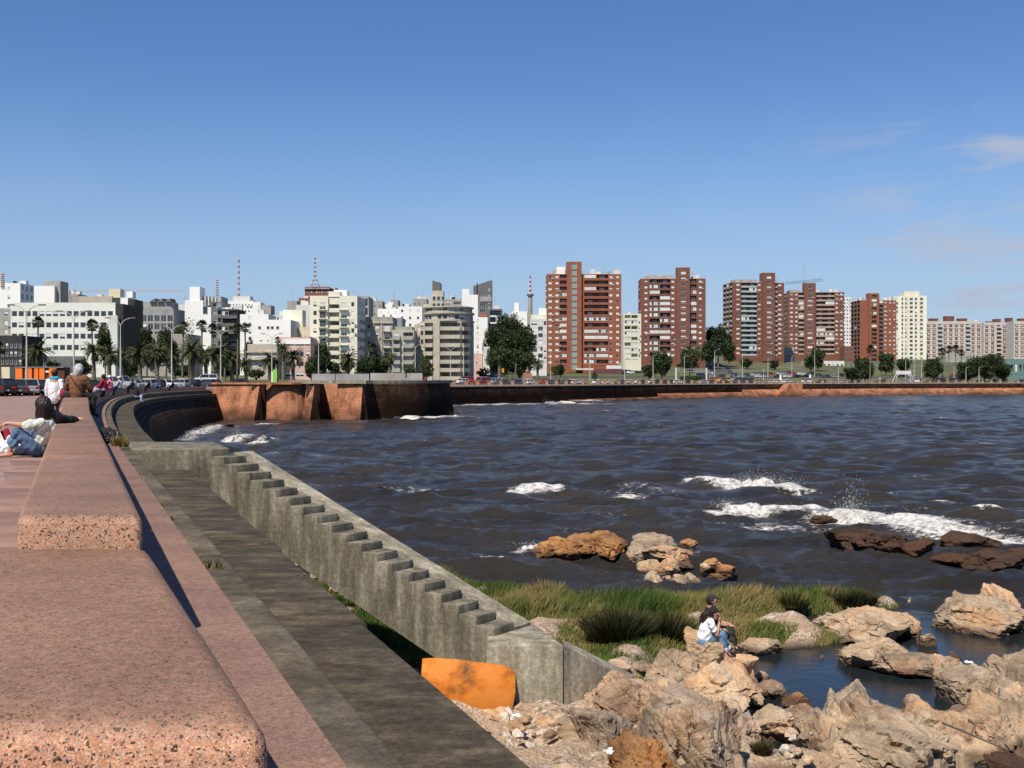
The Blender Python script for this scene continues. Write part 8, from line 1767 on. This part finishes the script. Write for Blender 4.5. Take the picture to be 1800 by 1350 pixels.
# ------------------------------------------------------------ breaking waves and spray
m, t, p, co = base('wave_foam'); geo = N(t, 'ShaderNodeNewGeometry'); vec = geo.outputs['Position']
fc = ramp(t, noise_n(t, vec, 5.0, 8, 0.7), [(0.36, (0.24,0.21,0.17)), (0.48, (0.56,0.54,0.50)), (0.62, (0.78,0.77,0.75))]); t.links.new(fc, p.inputs['Base Color']); p.inputs['Roughness'].default_value = 0.9; p.inputs['Specular IOR Level'].default_value = 0.1
bumpn(t, p, noise_n(t, vec, 9.0, 6, 0.7), 0.8, 0.12); FOAMM = m
def breaker(pts, height, width, label, seed, spray=60, burst=None):
    """churning crest along photo points, with loose droplets above it"""
    rs = random.Random(seed); P = [G(x, y) for x, y in pts]; V = []; F = []; n = 14*(len(P)-1)+1; M_ = 11; c0 = P[0].copy()
    r = tag(empty('breaking_wave', tuple(c0)), label, 'wave'); C = []
    for i in range(n):
        t_ = i/(n-1)*(len(P)-1); k = min(int(t_), len(P)-2); q = P[k].lerp(P[k+1], t_-k); C.append(q)
        env = min(1, 4*i/(n-1)+0.15, 4*(1-i/(n-1))+0.15); hh = height*env*(0.55+0.55*abs(fbm((q.x*0.9, q.y*0.9, seed), 3))+0.12*math.sin(i*0.45+seed))
        if burst and abs(i/(n-1)-burst[0]) < 0.12: hh += 0.22*burst[1]*(1-abs(i/(n-1)-burst[0])/0.12)
        for j in range(M_):
            u = j/(M_-1); y = (u-0.5)*2*width; z = hh*math.sin(math.pi*u)**0.8*(1.0 if u > 0.4 else 0.9)-0.10; pp = V3((q.x, q.y+y, z)); nz_ = fbm(pp*2.2+V3((seed,0,0)), 5)
            V.append(tuple(pp-c0+V3((0.16*fbm(pp*1.9, 3), 0.22*nz_, 0.30*height*nz_*math.sin(math.pi*u)))))
    for i in range(n-1):
        for j in range(M_-1): F.append((i*M_+j, (i+1)*M_+j, (i+1)*M_+j+1, i*M_+j+1))
    me = bpy.data.meshes.new('crest'); me.from_pydata(V, [], F); me.materials.append(FOAMM); o = mesh_obj('crest', me, r, None, None, True); q_ = o.modifiers.new('sub', 'SUBSURF'); q_.levels = q_.render_levels = 1
    tx = bpy.data.textures.new('foam_lumps', 'CLOUDS'); tx.noise_scale = 0.16; tx.noise_depth = 3; dm = o.modifiers.new('d', 'DISPLACE'); dm.texture = tx; dm.strength = 0.22; dm.mid_level = 0.5; dm.texture_coords = 'LOCAL'
    mb = MB(); N_ = spray*8
    for i in range(N_):
        q = rs.choice(C); s = rs.uniform(0.005, 0.016)
        if burst and rs.random() < 0.55:
            q = C[int(min(max(burst[0]+rs.gauss(0,0.05),0),0.999)*n)]; z = abs(rs.gauss(0, 0.42))*burst[1]*1.3+height*0.3
        else: z = height*(0.5+abs(rs.gauss(0, 0.28)))
        mb.ball(q-c0+V3((rs.gauss(0,0.25), rs.gauss(0,width*0.6), z)), s, sub=1)
    o = mb.build('spray', FOAMM, r); o['kind'] = 'stuff'
breaker([(1217,846),(1262,852),(1305,856)], 0.36, 0.55, 'long low breaker left of the higher foaming crest', 1, 40)
breaker([(1300,857),(1345,858),(1408,868)], 0.80, 0.75, 'highest foaming crest offshore, right of the long low breaker', 2, 90)
breaker([(1268,896),(1290,901),(1340,904),(1420,906)], 0.48, 0.6, 'foaming wave left of the swamped dark rock', 3, 60, (0.07, 0.25))
breaker([(1462,915),(1500,918),(1545,920),(1620,930),(1700,945)], 0.42, 0.8, 'foaming wave bursting over the reef with spray thrown up', 4, 170, (0.22, 1.1))
breaker([(1690,944),(1740,948),(1800,950)], 0.15, 0.5, 'low foam line at the right edge behind the black rocks', 5, 20)
breaker([(914,864),(940,866),(968,866)], 0.36, 0.6, 'short isolated whitecap in the middle of the bay', 6, 30)
breaker([(403,776),(420,775),(442,773)], 0.7, 0.6, 'splash against the rubble beside the stair platform', 7, 120, (0.4, 1.0))
breaker([(440,777),(470,778),(492,772)], 0.3, 0.5, 'foam crest right of the splash by the platform', 8, 20)
breaker([(690,737),(740,737),(790,735),(830,733)], 0.5, 0.9, 'surf breaking at the foot of the dark bastion end', 9, 60, (0.75, 0.9))
breaker([(1090,878),(1103,878),(1117,877)], 0.18, 0.4, 'tiny whitecap below the broken foam patch', 10, 10)
breaker([(1555,692),(1575,691.5),(1598,691.5)], 1.1, 1.2, 'wave splashing against the far wall below the crane tower', 11, 60, (0.4, 1.4))
breaker([(955,711),(985,708),(1020,710)], 0.8, 1.2, 'surf line below the far wall before the orange tower', 12, 50, (0.1, 1.6))
breaker([(360,754),(385,751),(408,748)], 0.3, 0.5, 'foam at the foot of the near curved wall', 13, 20)
breaker([(918,961),(935,962),(952,963)], 0.16, 0.3, 'small foam lip left of the orange rock', 14, 10)
